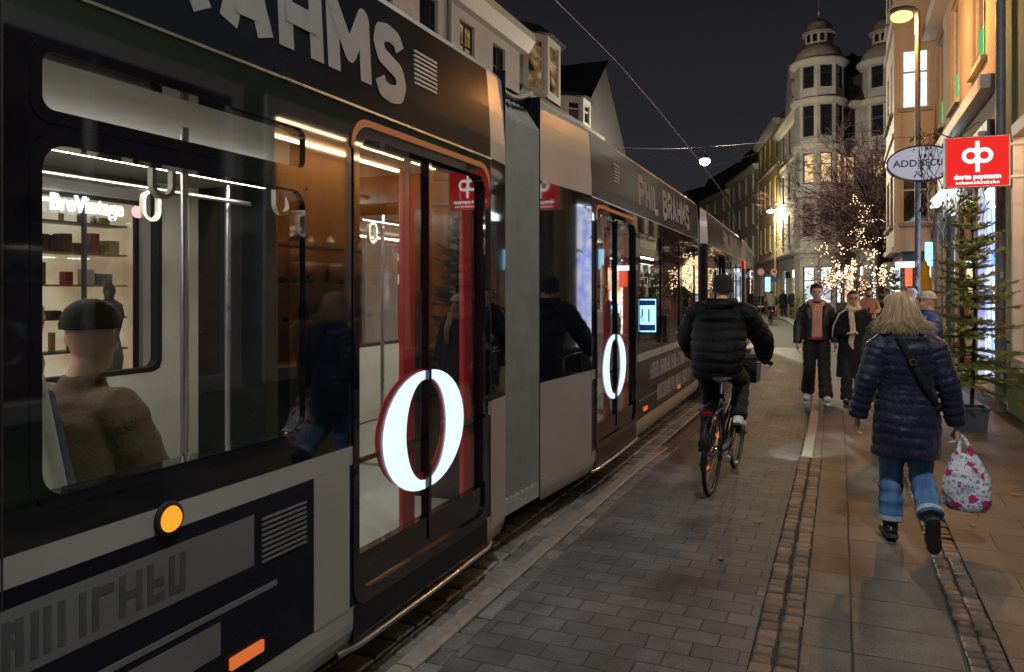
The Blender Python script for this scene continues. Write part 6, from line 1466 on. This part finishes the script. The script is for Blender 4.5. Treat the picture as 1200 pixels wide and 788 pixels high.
# background behind the side street on the right
far('town_house', 'dark red brick house with lit ground floor in the side street behind the twig tree', (3.2, 45.0), (16, 40.0), 10, 10, M_brickdark, 2, 5, [[0, 'd', 0, 0, 0]], roof=3, rooftype='slope', shop=['s', 's', 'k'])

# ======== left side of the street
LX = -9.2
A_rows = [(.5, 3.0, [2.6, 5.4, 8.8, 13.2, 16.0, 18.8, 21.8, 24.8], 1.7, ['d', 'd', 's', 's', 'k', 's', 'k', 's']), (4.4, 6.2, rowc(28, 13, .4), 1.0, [0, 'd', 0, 0]), (7.3, 8.9, rowc(28, 13, .4), .9, [0, 0, 0, 'd', 0, 0, 'w', 0, 0, 0, 0, 'd', 0])]
house('terrace_house', 'long white terrace house with a deep cornice behind the first tram car', (LX, -6), (LX, 22.1), 9.75, 9, M_plaster_white, A_rows, roof=2.2, cornices=[(3.7, .2, .2), (9.7, .55, .45)], trimm=M_trim)
for yy in (17.2,):
    d_ = MB(); d_.tube([(LX + .12, yy, 0), (LX + .12, yy, 9.4), (LX + .5, yy, 9.8)], .07, 10); o = d_.build('drain_pipe', M_zinc, smooth=True); tag(o, 'dark drain pipe running up the white terrace house', 'drain pipe')
hb, _, _, _ = house('terrace_house', 'house with a white glazed dormer bay standing above the tram roof', (LX - .3, 22.4), (LX - .3, 31.2), 8.2, 9, M_plaster_white, [(.5, 3.0, [1.5, 4.4, 7.2], 1.8, ['s', 'k', 's']), (4.6, 6.6, rowc(8.8, 4), 1.0, [0, 'd'])], roof=3.0, cornices=[(8.2, .3, .35)], trimm=M_frame_dark)
def bay(name, yc, x, w_, z0, z1, kinds, roofz):
    fs = [(V((x, yc - w_ / 2, z0)), V((x + .55, yc - w_ * .22, z0))), (V((x + .55, yc - w_ * .22, z0)), V((x + .55, yc + w_ * .22, z0))), (V((x + .55, yc + w_ * .22, z0)), V((x, yc + w_ / 2, z0)))]
    mb = MB(); ws = []
    for i, (p, q) in enumerate(fs):
        u = (q - p).normalized(); n = V((u.y, -u.x, 0)); w2 = (q - p).length; h_ = (w2 * .16, w2 * .84, .25, z1 - z0 - .18); panel(mb, p, u, n, w2, z1 - z0, [h_], .1); ws.append((p, u, n, h_, kinds[i]))
    mb.box(x - 2, x, yc - w_ / 2, yc + w_ / 2, z0, z1); mb.build(name, M_trim, hb)
    for p, u, n, h_, k in ws: window_unit(hb, p, u, n, h_, k, M_frame_white, .09, (0, 1), .06, False)
    r_ = MB(); r_.loft([[V((x - 2.2, yc - w_ / 2 - .2, z1)), V((x, yc - w_ / 2 - .2, z1)), V((x + .75, yc - w_ * .27, z1)), V((x + .75, yc + w_ * .27, z1)), V((x, yc + w_ / 2 + .2, z1)), V((x - 2.2, yc + w_ / 2 + .2, z1))], [V((x - 2.2, yc - w_ * .4, z1 + roofz)), V((x - .3, yc - w_ * .4, z1 + roofz)), V((x + .2, yc - w_ * .2, z1 + roofz)), V((x + .2, yc + w_ * .2, z1 + roofz)), V((x - .3, yc + w_ * .4, z1 + roofz)), V((x - 2.2, yc + w_ * .4, z1 + roofz))]]); r_.build('bay_roof', M_roof, hb)
bay('dormer_bay', 25.4, LX - .6, 3.0, 8.35, 10.5, ['d', 'd', 0], .45); bay('dormer_bay', 29.2, LX - .6, 2.2, 8.1, 9.3, [0, 0, 0], .3)
hc, _, _, _ = house('gabled_house', 'dark gabled house with a chimney against the night sky behind the tram', (LX - 1.5, 31.6), (LX - 1.8, 42.4), 8.6, 10, M_plaster_grey, [(.5, 3.0, [2, 5.2, 8.6], 1.8, ['s', 'k']), (4.6, 6.4, rowc(10.8, 5), 1.0, [0])], roof=4.6, rooftype='gable')
c_ = MB(); c_.box(LX - 4.2, LX - 3.4, 34.2, 35.1, 10.4, 13.6); c_.box(LX - 4.25, LX - 3.35, 34.15, 35.15, 13.6, 13.75); c_.build('chimney', M_brickdark, hc)
house('terrace_house', 'low dark house following the gabled house on the tram side', (LX - 1.9, 42.8), (LX - 5, 60), 8.0, 9, M_plaster_grey, [(.5, 3.0, [2, 5.2, 8.6, 12, 15], 1.8, ['k', 's']), (4.6, 6.4, rowc(16, 7), 1.0, [0])], roof=3.0)
house('terrace_house', 'far dark house on the tram side before the bend', (LX - 5.1, 60.4), (LX - 12, 85), 8.0, 9, M_plaster_grey, [(.5, 3.0, [2, 5.2, 8.6, 12, 15, 18, 21], 1.8, ['k', 's']), (4.6, 6.4, rowc(25, 9), 1.0, [0])], roof=3.0)
# shop lettering and sign across the street
pa = wx(50, 210, LX + .06); pb = wx(152, 226, LX + .06); zc = wx(98, 241, LX + .06).z
m_ = MB(); text(m_, 'BreVintage', .30, basis((LX + .05, (pa.y + pb.y) / 2, zc), (0, 1, 0), (0, 0, 1)), depth=.02, bold=.006, sx=(pb.y - pa.y) / 1.58); o = m_.build('shop_lettering', glow('lettering_light', (.95, .97, 1.0), 2.2)); tag(o, 'glowing white BreVintage lettering over the shop across the street', 'shop sign')
ap = thing('apple_emblem', 'small glowing pink apple emblem beside the BreVintage lettering', 'shop sign', (LX + .07, pb.y + .14, zc))
m_ = MB(); m_.loft([[(LX + x, pb.y + .14 + .09 * r_ * math.cos(a) * (1 + .08 * math.cos(2 * a)), zc + .1 * r_ * math.sin(a) - .03 * r_ * math.exp(-8 * math.cos(a) ** 2) * (1 if math.sin(a) > 0 else -.4)) for a in [R(10 * j) for j in range(36)]] for x, r_ in ((.03, .9), (.05, 1), (.08, .9))]); m_.build('apple', glow('pink_light', (1.0, .55, .55), 1.6), ap)
m_ = MB(); m_.tube([(LX + .055, pb.y + .14, zc + .07), (LX + .055, pb.y + .18, zc + .15)], .012, 6); m_.build('stalk', M_ivy, ap)
# ------------------------------------------------------------------ signs
def dp_sign(name, label, c, x, y, w_, h_, d, arms=None):
    """flat light box: c centre, x reading direction, y up"""
    B = basis(c, x, y); root = thing(name, label, 'sign', tuple(c)); T = lambda mb: (setattr(mb, 'v', [B @ v for v in mb.v]), mb)[1]
    m_ = MB(); m_.box(-w_ / 2, w_ / 2, -h_ / 2, h_ / 2, -d / 2, d / 2); T(m_).build('sign_case', M_trim, root, bevel=.006)
    for s_ in (1, -1):
        F = Matrix.Rotation(0 if s_ > 0 else math.pi, 4, 'Y')
        m_ = MB(); z = d / 2 + .003; m_.box(-w_ / 2 + .015, w_ / 2 - .015, -h_ / 2 + .015, h_ / 2 - .015, z - .002, z); m_.v = [F @ v for v in m_.v]; f = T(m_).build('sign_face', M_signred, root)
        m_ = MB(); z = d / 2 + .006
        for (cx, st) in ((-.105, 1), (.105, -1)):     # d and p share the middle stem
            n = 24; ro, ri = .135, .072
            for k in range(n):
                a, b = 2 * math.pi * k / n, 2 * math.pi * (k + 1) / n
                m_.quad((cx * w_ + ro * w_ * math.cos(a), .12 * h_ + ro * w_ * math.sin(a), z), (cx * w_ + ro * w_ * math.cos(b), .12 * h_ + ro * w_ * math.sin(b), z), (cx * w_ + ri * w_ * math.cos(b), .12 * h_ + ri * w_ * math.sin(b), z), (cx * w_ + ri * w_ * math.cos(a), .12 * h_ + ri * w_ * math.sin(a), z))
        m_.box(-.035 * w_, .03 * w_, .0 * h_ + .0, .40 * h_, z + .001, z + .002); m_.box(-.03 * w_, .035 * w_, -.2 * h_, .2 * h_, z + .003, z + .004)
        text(m_, 'dorte peymann', .115 * w_, Matrix.Translation(V((0, -.295 * h_, z))), depth=.001, bold=.004 * w_, sx=1.02)
        text(m_, 'schmuckstücke', .07 * w_, Matrix.Translation(V((0, -.41 * h_, z))), depth=.001, bold=.002 * w_, sx=1.25, spacing=1.25)
        m_.v = [F @ v for v in m_.v]; q = T(m_).build('sign_writing', M_signwhite, f)
    if arms:
        for yy in (.32 * h_, -.32 * h_):
            m_ = MB(); m_.tube([(w_ / 2, yy, 0), (w_ / 2 + arms, yy, 0)], .02, 8); T(m_).build('sign_arm', M_trim, root)
ps_ = dp(1144, 190.5, 10.0); dp_sign('projecting_sign', 'square red light box sign reading dp dorte peymann on arms from the green house', ps_, (1, .06, 0), (0, 0, 1), .74, .66, .12, .32)
pc = wx(442, 224, LX + .1); dp_sign('wall_sign', 'red light box sign reading dp across the street behind the tram', pc, (0, 1, 0), (0, 0, 1), 1.15, 1.0, .15)
# oval sign
c = dp(1080, 192, 13.6); ov = thing('oval_sign', 'white oval sign reading ADD:SECURE on the lamp post side of the beige house', 'sign', tuple(c)); B = basis(c, (1, .04, 0), (0, 0, 1))
m_ = MB(); m_.loft([[B @ V((.56 * r_ * math.cos(R(8 * j)), .31 * r_ * math.sin(R(8 * j)), z)) for j in range(45)] for z, r_ in ((-.05, .97), (-.04, 1), (.04, 1), (.05, .97))]); m_.build('sign_board', M_ovalface, ov)
m_ = MB(); ringframe(m_, [(.575 * math.cos(R(8 * j)), .325 * math.sin(R(8 * j))) for j in range(45)], [(.545 * math.cos(R(8 * j)), .296 * math.sin(R(8 * j))) for j in range(45)], lambda a, b, d: B @ V((a, b, d)), -.06, .06); m_.build('sign_rim', M_darkmetal, ov)
m_ = MB(); text(m_, 'ADD', .17, B @ Matrix.Translation(V((-.46, .0, .052))), depth=.002, bold=.003, align='LEFT', sx=1.05); text(m_, 'SECURE', .17, B @ Matrix.Translation(V((-.02, .0, .052))), depth=.002, bold=.003, align='LEFT', sx=.86)
for k in range(5): m_.add([B @ V((-.065 + dx_, -.10 + .045 * k + dy_, .054)) for dx_, dy_ in ((0, 0), (.022, 0), (.022, .022), (0, .022))], [(0, 1, 2, 3)])
m_.build('sign_writing', M_signink, ov)
m_ = MB(); m_.tube([B @ V((.5, .1, 0)), V((WX, c.y, c.z + .1))], .02, 8); m_.build('sign_arm', M_darkmetal, ov)

# ------------------------------------------------------------------ lamps
def lamp_light(name, loc, power, col, r=.12, spot=None):
    l = bpy.data.lights.new(name, 'SPOT' if spot else 'POINT'); l.energy = power; l.color = col; l.shadow_soft_size = r
    if spot: l.spot_size = spot; l.spot_blend = .6
    o = bpy.data.objects.new(name, l); COL.objects.link(o); o.location = loc; return o
pb_ = dp(1075.5, 342, 14.2); lt_ = dp(1058, 20, 14.2)
sl = thing('street_lamp', 'tall street lamp with an orange glowing head by the beige house', 'street lamp', (pb_.x, pb_.y, 0))
m_ = MB(); m_.tube([(pb_.x, pb_.y, 0), (pb_.x, pb_.y, 1.0)], .075, 14); m_.tube([(pb_.x, pb_.y, 1.0), (pb_.x, pb_.y, lt_.z + .1)], [.055, .045], 12); m_.build('pole', M_post, sl, smooth=True)
m_ = MB(); m_.tube([(pb_.x, pb_.y, lt_.z + .08), (pb_.x - .02, pb_.y, lt_.z + .14), (lt_.x - .1, lt_.y, lt_.z + .14)], .03, 8); m_.build('arm', M_post, sl, smooth=True)
m_ = MB(); m_.loft([[(lt_.x + q_[0], lt_.y + r_ * .6 * math.sin(a), lt_.z + .12 + r_ * .5 * math.cos(a)) for a in [R(30 * j) for j in range(12)]] for q_, r_ in (((-.22,), .05), ((-.15,), .14), ((.05,), .17), ((.2,), .09))]); m_.build('lamp_hood', M_post, sl, smooth=True)
m_ = MB(); m_.ball((lt_.x - .02, lt_.y, lt_.z + .01), (.19, .13, .11), 14, 8); m_.build('lamp_bulb', M_sodium, sl, smooth=True)
lamp_light('street_lamp_light', (lt_.x - .02, lt_.y, lt_.z - .10), 900, (1.0, .42, .10), .1)
rnd = random.Random(9)
for i in range(14):
    z = rnd.uniform(.4, 2.4); a = rnd.uniform(-2.6, -.6); r_ = (.0765 if z < .95 else .0563); w_ = rnd.uniform(.4, .9); hh = rnd.uniform(.06, .13)
    s_ = MB(); s_.loft([[(pb_.x + r_ * math.cos(a + w_ * k / 4), pb_.y + r_ * math.sin(a + w_ * k / 4), zz) for k in range(5)] for zz in (z, z + hh)], caps=False, closed=False); s_.build('sticker', stm[rnd.randrange(4)], sl)
def span_lamp(label, p, xl, xr, power, col=(1.0, .90, .66), mt=None):
    root = thing('hanging_lamp', label, 'street lamp', tuple(p))
    m_ = MB(); m_.lathe([(.02, .30), (.05, .26), (.11, .22), (.20, .06), (.21, .0), (.19, .0)], p, 20); m_.build('lamp_shade', M_post, root, smooth=True)
    m_ = MB(); m_.ball(p + V((0, 0, -.05)), (.24, .24, .2), 14, 8); m_.build('lamp_bulb', mt or M_whitelamp, root, smooth=True)
    m_ = MB(); m_.tube([p + V((0, 0, .28)), p + V((0, 0, .62))], .012, 6); m_.build('hanger', M_post, root)
    lamp_light('hanging_lamp_light', p - V((0, 0, .38)), power, col, .15)
    w_ = MB(); n = 16; w_.tube([V((xl + (p.x - xl) * i / n, p.y, p.z + .62 + .5 * (1 - i / n) ** 2)) for i in range(n + 1)] + [V((p.x + (xr - p.x) * i / n, p.y, p.z + .62 + .5 * (i / n) ** 2)) for i in range(1, n + 1)], .012, 5); o = w_.build('span_wire', M_post); tag(o, 'thin span wire carrying the ' + label.split(' hanging')[0] + ' across the street', 'wire')
span_lamp('bright yellowish white lamp hanging over the tracks far ahead', dp(826, 188, 36), LX - 2, 6, 5000)
span_lamp('added white lamp hanging unseen over the street near the camera', V((.9, 1.2, 8.2)), LX, WX, 1050, (.95, .97, 1.0))  # added lamp out of view, placed to light the tram side and paving
fp = dp(908.5, 342, 56); fl_ = dp(903.5, 248, 56); sl2 = thing('street_lamp', 'slim street lamp with a white head in front of the far ochre house', 'street lamp', (fp.x, fp.y, 0))
m_ = MB(); m_.tube([(fp.x, fp.y, 0), (fp.x, fp.y, fl_.z + .1)], [.07, .05], 10); m_.tube([(fp.x, fp.y, fl_.z + .05), (fl_.x, fl_.y, fl_.z + .18)], .035, 8); m_.build('pole', M_trim, sl2, smooth=True)
m_ = MB(); m_.ball(fl_, (.30, .16, .10), 12, 8); m_.build('lamp_head', M_whitelamp, sl2, smooth=True)
lamp_light('far_lamp_light', fl_ - V((0, .1, .35)), 1600, (1.0, .86, .50), .15)
# contact wire and its lamp-side support
w_ = MB(); w_.tube([V((-3.24 + shift(y), y, 5.35 - .12 * math.sin(math.pi * ((y + 12) % 24) / 24))) for y in range(-12, 100, 2)], .009, 5); o = w_.build('contact_wire', mat('copper_wire', (.30, .29, .28), .4, .6)); tag(o, 'tram contact wire running along the street overhead', 'wire')
w_ = MB(); y = 24; w_.tube([V((LX, y, 6.9)), V((-3.5, y, 5.55)), V((WX, y, 6.9))], .008, 5); o = w_.build('span_wire', M_post); tag(o, 'thin cross wire holding up the tram contact wire', 'wire')
# headlight pool of the near bicycle
h_ = lamp_light('bicycle_head_light', bike.matrix_world @ V((0.03, .53, .80)), 150, (.85, 1.0, .95), .02, R(34)); h_.rotation_euler = (R(60), 0, R(-24))

# ------------------------------------------------------------------ traffic signs far down the street
def roundsign(label, x, y, d, r_, num=True):
    c = dp(x, y, d); root = thing('road_sign', label, 'road sign', (c.x, c.y, 0)); B = basis(c, (CS, SN, 0), (0, 0, 1))
    m_ = MB(); m_.tube([(c.x, c.y + .05, 0), (c.x, c.y + .05, c.z + r_)], .035, 8); m_.build('pole', M_post, root)
    for (a, z, mm, nm) in ((r_, .0, M_red, 'sign_ring'), (r_ * .76, .012, M_white_enamel, 'sign_face')):
        m_ = MB(); m_.lathe([(0, z - .02), (a, z - .02), (a, z), (0, z)], (0, 0, 0), 28); m_.v = [B @ v for v in m_.v]; m_.build(nm, mm, root)
    if num: m_ = MB(); text(m_, '30', r_ * .95, B @ Matrix.Translation(V((0, 0, .018))), depth=.002, bold=.01); m_.build('sign_number', M_signink, root)
    return root, B
rs, B = roundsign('round red ringed road sign reading 30 on a pole down the street', 907, 319, 52, .27)
m_ = MB(); m_.box(-.2, .2, -.68, -.34, 0, .02); m_.v = [B @ v for v in m_.v]; m_.build('blue_plate', M_blue, rs)
roundsign('dark round road sign facing away beside the tram end', 891.5, 319, 54, .30, False)
for (x0, x1, y0, y1, d, mm, lab) in ((920, 928, 319, 326, 51.8, M_darkmetal, 'dark shop sign board on the far grey house'), (929, 939, 317, 325, 48.2, M_strip, 'white lit shop sign box on the far grey house'), (896.5, 907, 325, 342, 61, M_screen, 'pale blue lit shop window screen at the end of the tram'), (939.5, 943, 320, 326, 46.8, M_screen, 'small blue lit sign beside the white sign box')):
    p, q = dp(x0, y1, d), dp(x1, y0, d); m_ = MB(); U_ = V((CS, SN, 0)); n = V((SN, -CS, 0)) * .1; w_ = (q - p).dot(U_); h = q.z - p.z
    m_.loft([[p + U_ * a + V((0, 0, b)) + n * s_ for a, b in ((0, 0), (w_, 0), (w_, h), (0, h))] for s_ in (0, 1)]); o = m_.build('shop_sign' if 'board' in lab or 'sign' in lab else 'shop_screen', mm); tag(o, lab, 'sign')

# ------------------------------------------------------------------ trees
def branch(mb, tips, p, d, L, r_, depth, rnd, droop=0.0, spread=.55, kids=3, segs=4, gn=.8, rmin=.0065):
    pts = [p]; dd = V(d)
    for i in range(segs):
        dd = (dd + V((rnd.gauss(0, .11), rnd.gauss(0, .11), rnd.gauss(0, .08) - droop))).normalized(); pts.append(pts[-1] + dd * L / segs)
    n = 7 if depth > 2 else 4 if depth > 0 else 3
    mb.tube(pts, [max(rmin, r_ * (1 - .6 * i / segs)) for i in range(segs + 1)], n)
    if depth == 0: tips.append(pts[-1]); return
    for k in range(kids if depth > 1 else kids + 1):
        t = rnd.uniform(.35, 1.0); i = min(segs - 1, int(t * segs)); q = pts[i].lerp(pts[i + 1], t * segs - i)
        ax = dd.orthogonal(); ax.rotate(Matrix.Rotation(rnd.uniform(0, 6.28), 3, dd)); nd = (dd + ax * rnd.uniform(spread * .6, spread * 1.5)).normalized()
        branch(mb, tips, q, nd, L * rnd.uniform(.55, gn), r_ * .5, depth - 1, rnd, droop, spread, kids, segs, gn)
tp = dp(1031, 342, 33); tp.z = 0
tr = thing('bare_tree', 'bare winter tree with a purple haze of twigs in front of the turreted house', 'tree', tuple(tp))
rnd = random.Random(11); mb = MB(); mb.tube([tp, tp + V((.02, 0, 1.4)), tp + V((-.04, .02, 2.9)), tp + V((0, 0, 4.2))], [.22, .17, .15, .13], 12); mb.build('trunk', M_bark, tr, smooth=True)
lb = MB(); tw_ = MB(); tips = []
for k in range(14):
    a = 2 * math.pi * k / 14 * 1.6; up_ = .05 + 1.5 * (k / 13); st_ = tp + V((0, 0, 3.0 + 1.3 * k / 13)); d = V((math.cos(a), math.sin(a), up_)).normalized()
    L = rnd.uniform(2.6, 3.5); pts = [st_]; dd = V(d)
    for i in range(6): dd = (dd + V((rnd.gauss(0, .1), rnd.gauss(0, .1), .03))).normalized(); pts.append(pts[-1] + dd * L / 6)
    lb.tube(pts, [.085 * (1 - .12 * i) for i in range(7)], 7)
    for j in range(14):
        i = rnd.randrange(1, 6); ax = dd.orthogonal(); ax.rotate(Matrix.Rotation(rnd.uniform(0, 6.28), 3, dd)); branch(tw_, tips, pts[i], (dd + ax * rnd.uniform(.4, 1.1)).normalized(), rnd.uniform(1.1, 1.9), .028, 3, rnd, .0, .55, 3, 4, .78)
    branch(tw_, tips, pts[-1], dd, 1.6, .03, 3, rnd, .0, .5, 3)
lb.build('limbs', M_bark, tr, smooth=True); tw_.build('twigs', M_twig, tr)
# small tree wrapped in fairy lights in front of it
tq = dp(1004, 342, 30); tq.z = 0
st2 = thing('small_tree', 'small street tree with a few brown leaves wrapped in hundreds of warm fairy lights', 'tree', tuple(tq)); rnd = random.Random(5)
mb = MB(); mb.tube([tq, tq + V((.02, 0, 1.0)), tq + V((0, 0, 2.0))], [.07, .06, .05], 10); mb.build('trunk', M_bark, st2, smooth=True)
tw_ = MB(); tips = []
for k in range(16):
    a = k * 2.4; branch(tw_, tips, tq + V((0, 0, 1.5 + .5 * (k % 4) / 3)), V((math.cos(a), math.sin(a), .15 + .6 * (k % 5) / 4)).normalized(), rnd.uniform(.8, 1.25), .02, 2, rnd, .03, .6, 4)
branch(tw_, tips, tq + V((0, 0, 2.0)), V((.12, 0, 1)), 1.6, .03, 3, rnd, 0, .4, 3)
tw_.build('twigs', M_bark, st2)
lf = MB()
for p in tips:
    for _ in range(2):
        c = p + V((rnd.gauss(0, .12), rnd.gauss(0, .12), rnd.gauss(0, .1))); u = V((rnd.gauss(0, 1), rnd.gauss(0, 1), rnd.gauss(0, 1))).normalized() * .055; v = u.orthogonal().normalized() * .04; lf.quad(c - u, c - v, c + u, c + v)
lf.build('leaves', M_autumn, st2)
def lights_string(label, pts, loc, r_=.021):
    root = thing('fairy_lights', label, 'fairy lights', tuple(loc)); m_ = MB()
    for p in pts: m_.add([p + V(q) * r_ for q in ((1, 0, 0), (-1, 0, 0), (0, 1, 0), (0, -1, 0), (0, 0, 1), (0, 0, -1))], [(0, 2, 4), (2, 1, 4), (1, 3, 4), (3, 0, 4), (2, 0, 5), (1, 2, 5), (3, 1, 5), (0, 3, 5)])
    tag(m_.build('bulbs', M_bulb, root), kind='stuff')
    w_ = MB(); w_.tube(pts[:60], .004, 3); w_.build('cable', M_rubber, root)
pts = []
for p in tips:
    if 1.7 < p.z < 4.1 and (p - V((tq.x, tq.y, p.z))).length < 1.35:
      for _ in range(4): pts.append(p + V((rnd.gauss(0, .06), rnd.gauss(0, .06), rnd.gauss(0, .06))))
pts.sort(key=lambda p: (round(p.z, 1), math.atan2(p.y - tq.y, p.x - tq.x)))
lights_string('dense cloud of warm fairy lights wound through the small tree', pts[:2200], tq, .023)
pts = []
for i in range(70):
    t = i / 69; c = dp(1004 + 14 * t - 18 * max(0, t - .7) / .3 + 3 * math.sin(t * 20), 290 - 62 * t, 30.6); pts.append(c + V((rnd.gauss(0, .09), rnd.gauss(0, .09), rnd.gauss(0, .07))))
for (xa, ya, xb, yb) in ((995, 275, 1010, 272), (1010, 262, 1040, 260), (1012, 285, 1040, 282), (985, 292, 1035, 296), (958, 295, 972, 290)):
    for i in range(14): t = i / 13; pts.append(dp(xa + (xb - xa) * t, ya + (yb - ya) * t - 3 * math.sin(math.pi * t), 30.8) + V((rnd.gauss(0, .05), rnd.gauss(0, .05), rnd.gauss(0, .05))))
lights_string('strands of fairy lights climbing the branches of the bare tree', pts, tp, .018)
lamp_light('fairy_lights_glow', tq + V((0, -.4, 2.4)), 60, (1.0, .72, .42), .8)
# conifers
def conifer(name, label, base, H, rad, rnd, whorls=11, per=6, needles=34, pot=None, nl=.028, group=None):
    root = thing(name, label, 'tree', tuple(base), 0, group)
    t_ = MB(); t_.tube([base + V((0, 0, .05)), base + V((.015 * H, 0, H * .5)), base + V((0, 0, H))], [.015 * H ** .5, .011 * H ** .5, .005], 8); t_.build('trunk', M_bark, root, smooth=True)
    b_ = MB(); n_ = MB()
    def spray(p, d, L, r0):
        pts = [p]; dd = V(d); k = 5
        for i in range(k): dd = (dd + V((rnd.gauss(0, .05), rnd.gauss(0, .05), .06 if i > 1 else -.03))).normalized(); pts.append(pts[-1] + dd * L / k)
        b_.tube(pts, [r0 * (1 - .8 * i / k) for i in range(k + 1)], 4)
        m = max(14, int(needles * 3.6 * L / .25))
        for j in range(m):
            t = rnd.random(); i = min(k - 1, int(t * k)); q = pts[i].lerp(pts[i + 1], t * k - i); tan = (pts[i + 1] - pts[i]).normalized()
            ax = tan.orthogonal(); ax.rotate(Matrix.Rotation(rnd.uniform(0, 6.28), 3, tan)); u = (ax + tan * .6 + V((0, 0, .15))).normalized() * nl * rnd.uniform(.7, 1.2); s_ = tan.cross(u).normalized() * nl * .13
            n_.add([q - s_, q + s_, q + u], [(0, 1, 2)])
        return pts
    for w_ in range(whorls):
        f = (w_ + .6) / whorls; z = base.z + H * (.16 + .80 * f ** .9); L = rad * (1 - f) ** .8 + .10
        for k in range(per + (1 if f < .5 else 0)):
            a = 6.283 * k / per + w_ * 1.1 + rnd.gauss(0, .2); zz = z + rnd.gauss(0, .04); LL = L * rnd.uniform(.65, 1.12); tilt = -.12 + .55 * f + rnd.gauss(0, .08)
            pts = spray(V((base.x, base.y, zz)), V((math.cos(a), math.sin(a), tilt)).normalized(), LL, .009)
            for s_ in range(1, 5):
                for sg in (-1, 1):
                    if rnd.random() < .2: continue
                    tan = (pts[s_] - pts[s_ - 1]).normalized(); side = tan.cross(V((0, 0, 1))).normalized(); spray(pts[s_ - 1].lerp(pts[s_], rnd.random()), (tan + side * sg * .9 + V((0, 0, rnd.gauss(0, .12)))).normalized(), LL * (.42 - .06 * s_) + .03, .004)
    b_.build('branches', M_bark, root); n_.build('needles', M_needle, root)
    if pot:
        p_ = MB(); p_.loft([[base + V((w2, -w2, z)), base + V((w2, w2, z)), base + V((-w2, w2, z)), base + V((-w2, -w2, z))] for w2, z in ((pot * .86, 0), (pot, .27), (pot * 1.04, .275), (pot * 1.04, .30), (pot * .94, .30), (pot * .92, .24))]); p_.build('pot', mat('blue_grey_planter', (.07, .09, .12), .5, var=.2) if 'blue_grey_planter' not in MATS else MATS['blue_grey_planter'], root)
fbse = gnd(1138, 505); fbse.z = 0
conifer('fir_tree', 'fir tree in a square blue grey pot standing by the shop windows', fbse, 2.95, .70, random.Random(3), 14, 7, 40, .17, .030)
for i, (x, d, h, lab) in enumerate(((934, 46.5, 1.35, 'small fir in front of the far shop, left of a pair'), (942, 44, 1.6, 'small fir in front of the far shop, nearer the arched door'), (1047, 25, 2.4, 'slim fir standing under the bare tree beside the oriel house'))):
    b = dp(x, 342, d); b.z = 0; conifer('fir_tree', lab, b, h, .55, random.Random(20 + i), 8, 5, 12, .2, .06)
# hanging vine round the red sign
vi = thing('climbing_vine', 'thin climbing vine with yellowish leaves hanging over the beige house beside the red sign', 'plant', (1.9, 14, 4)); rnd = random.Random(8); st_ = MB(); lf = MB()
for k in range(30):
    x = rnd.uniform(1078, 1166); y0 = rnd.uniform(150, 175); d = rnd.uniform(12.2, 15.5); p = dp(x, y0, d); p.x = min(p.x, WX - .06); L = rnd.uniform(.6, 2.3); n = 12; pts = [p]
    for i in range(n): pts.append(pts[-1] + V((rnd.gauss(0, .05), rnd.gauss(0, .06), -L / n + rnd.gauss(0, .02)))); pts[-1].x = min(pts[-1].x, WX - .04)
    st_.tube(pts, .005, 4)
    for q in pts[1:]:
        for _ in range(rnd.choice((0, 1, 1, 2)) if k % 3 else 0):
            c = q + V((rnd.gauss(0, .07), rnd.gauss(0, .07), rnd.gauss(0, .05))); u = V((rnd.gauss(0, .5), rnd.gauss(0, .5), -1)).normalized() * rnd.uniform(.03, .055); v = u.cross(V((rnd.gauss(0, 1), rnd.gauss(0, 1), .2))).normalized() * u.length * .7; w2 = u.cross(v).normalized() * .012
            lf.add([c - u, c - v * .8 + w2, c + u * 1.2, c + v * .8 + w2, c], [(0, 1, 4), (1, 2, 4), (2, 3, 4), (3, 0, 4)])
pts = [dp(1078 + 9 * i, 166 - 2.2 * i - 6 * math.sin(i), 15.4 - .3 * i) for i in range(10)]
for p in pts: p.x = min(p.x, WX - .05)
st_.tube(pts, .012, 5)
st_.build('stems', M_bark, vi); lf.build('leaves', M_ivy, vi)
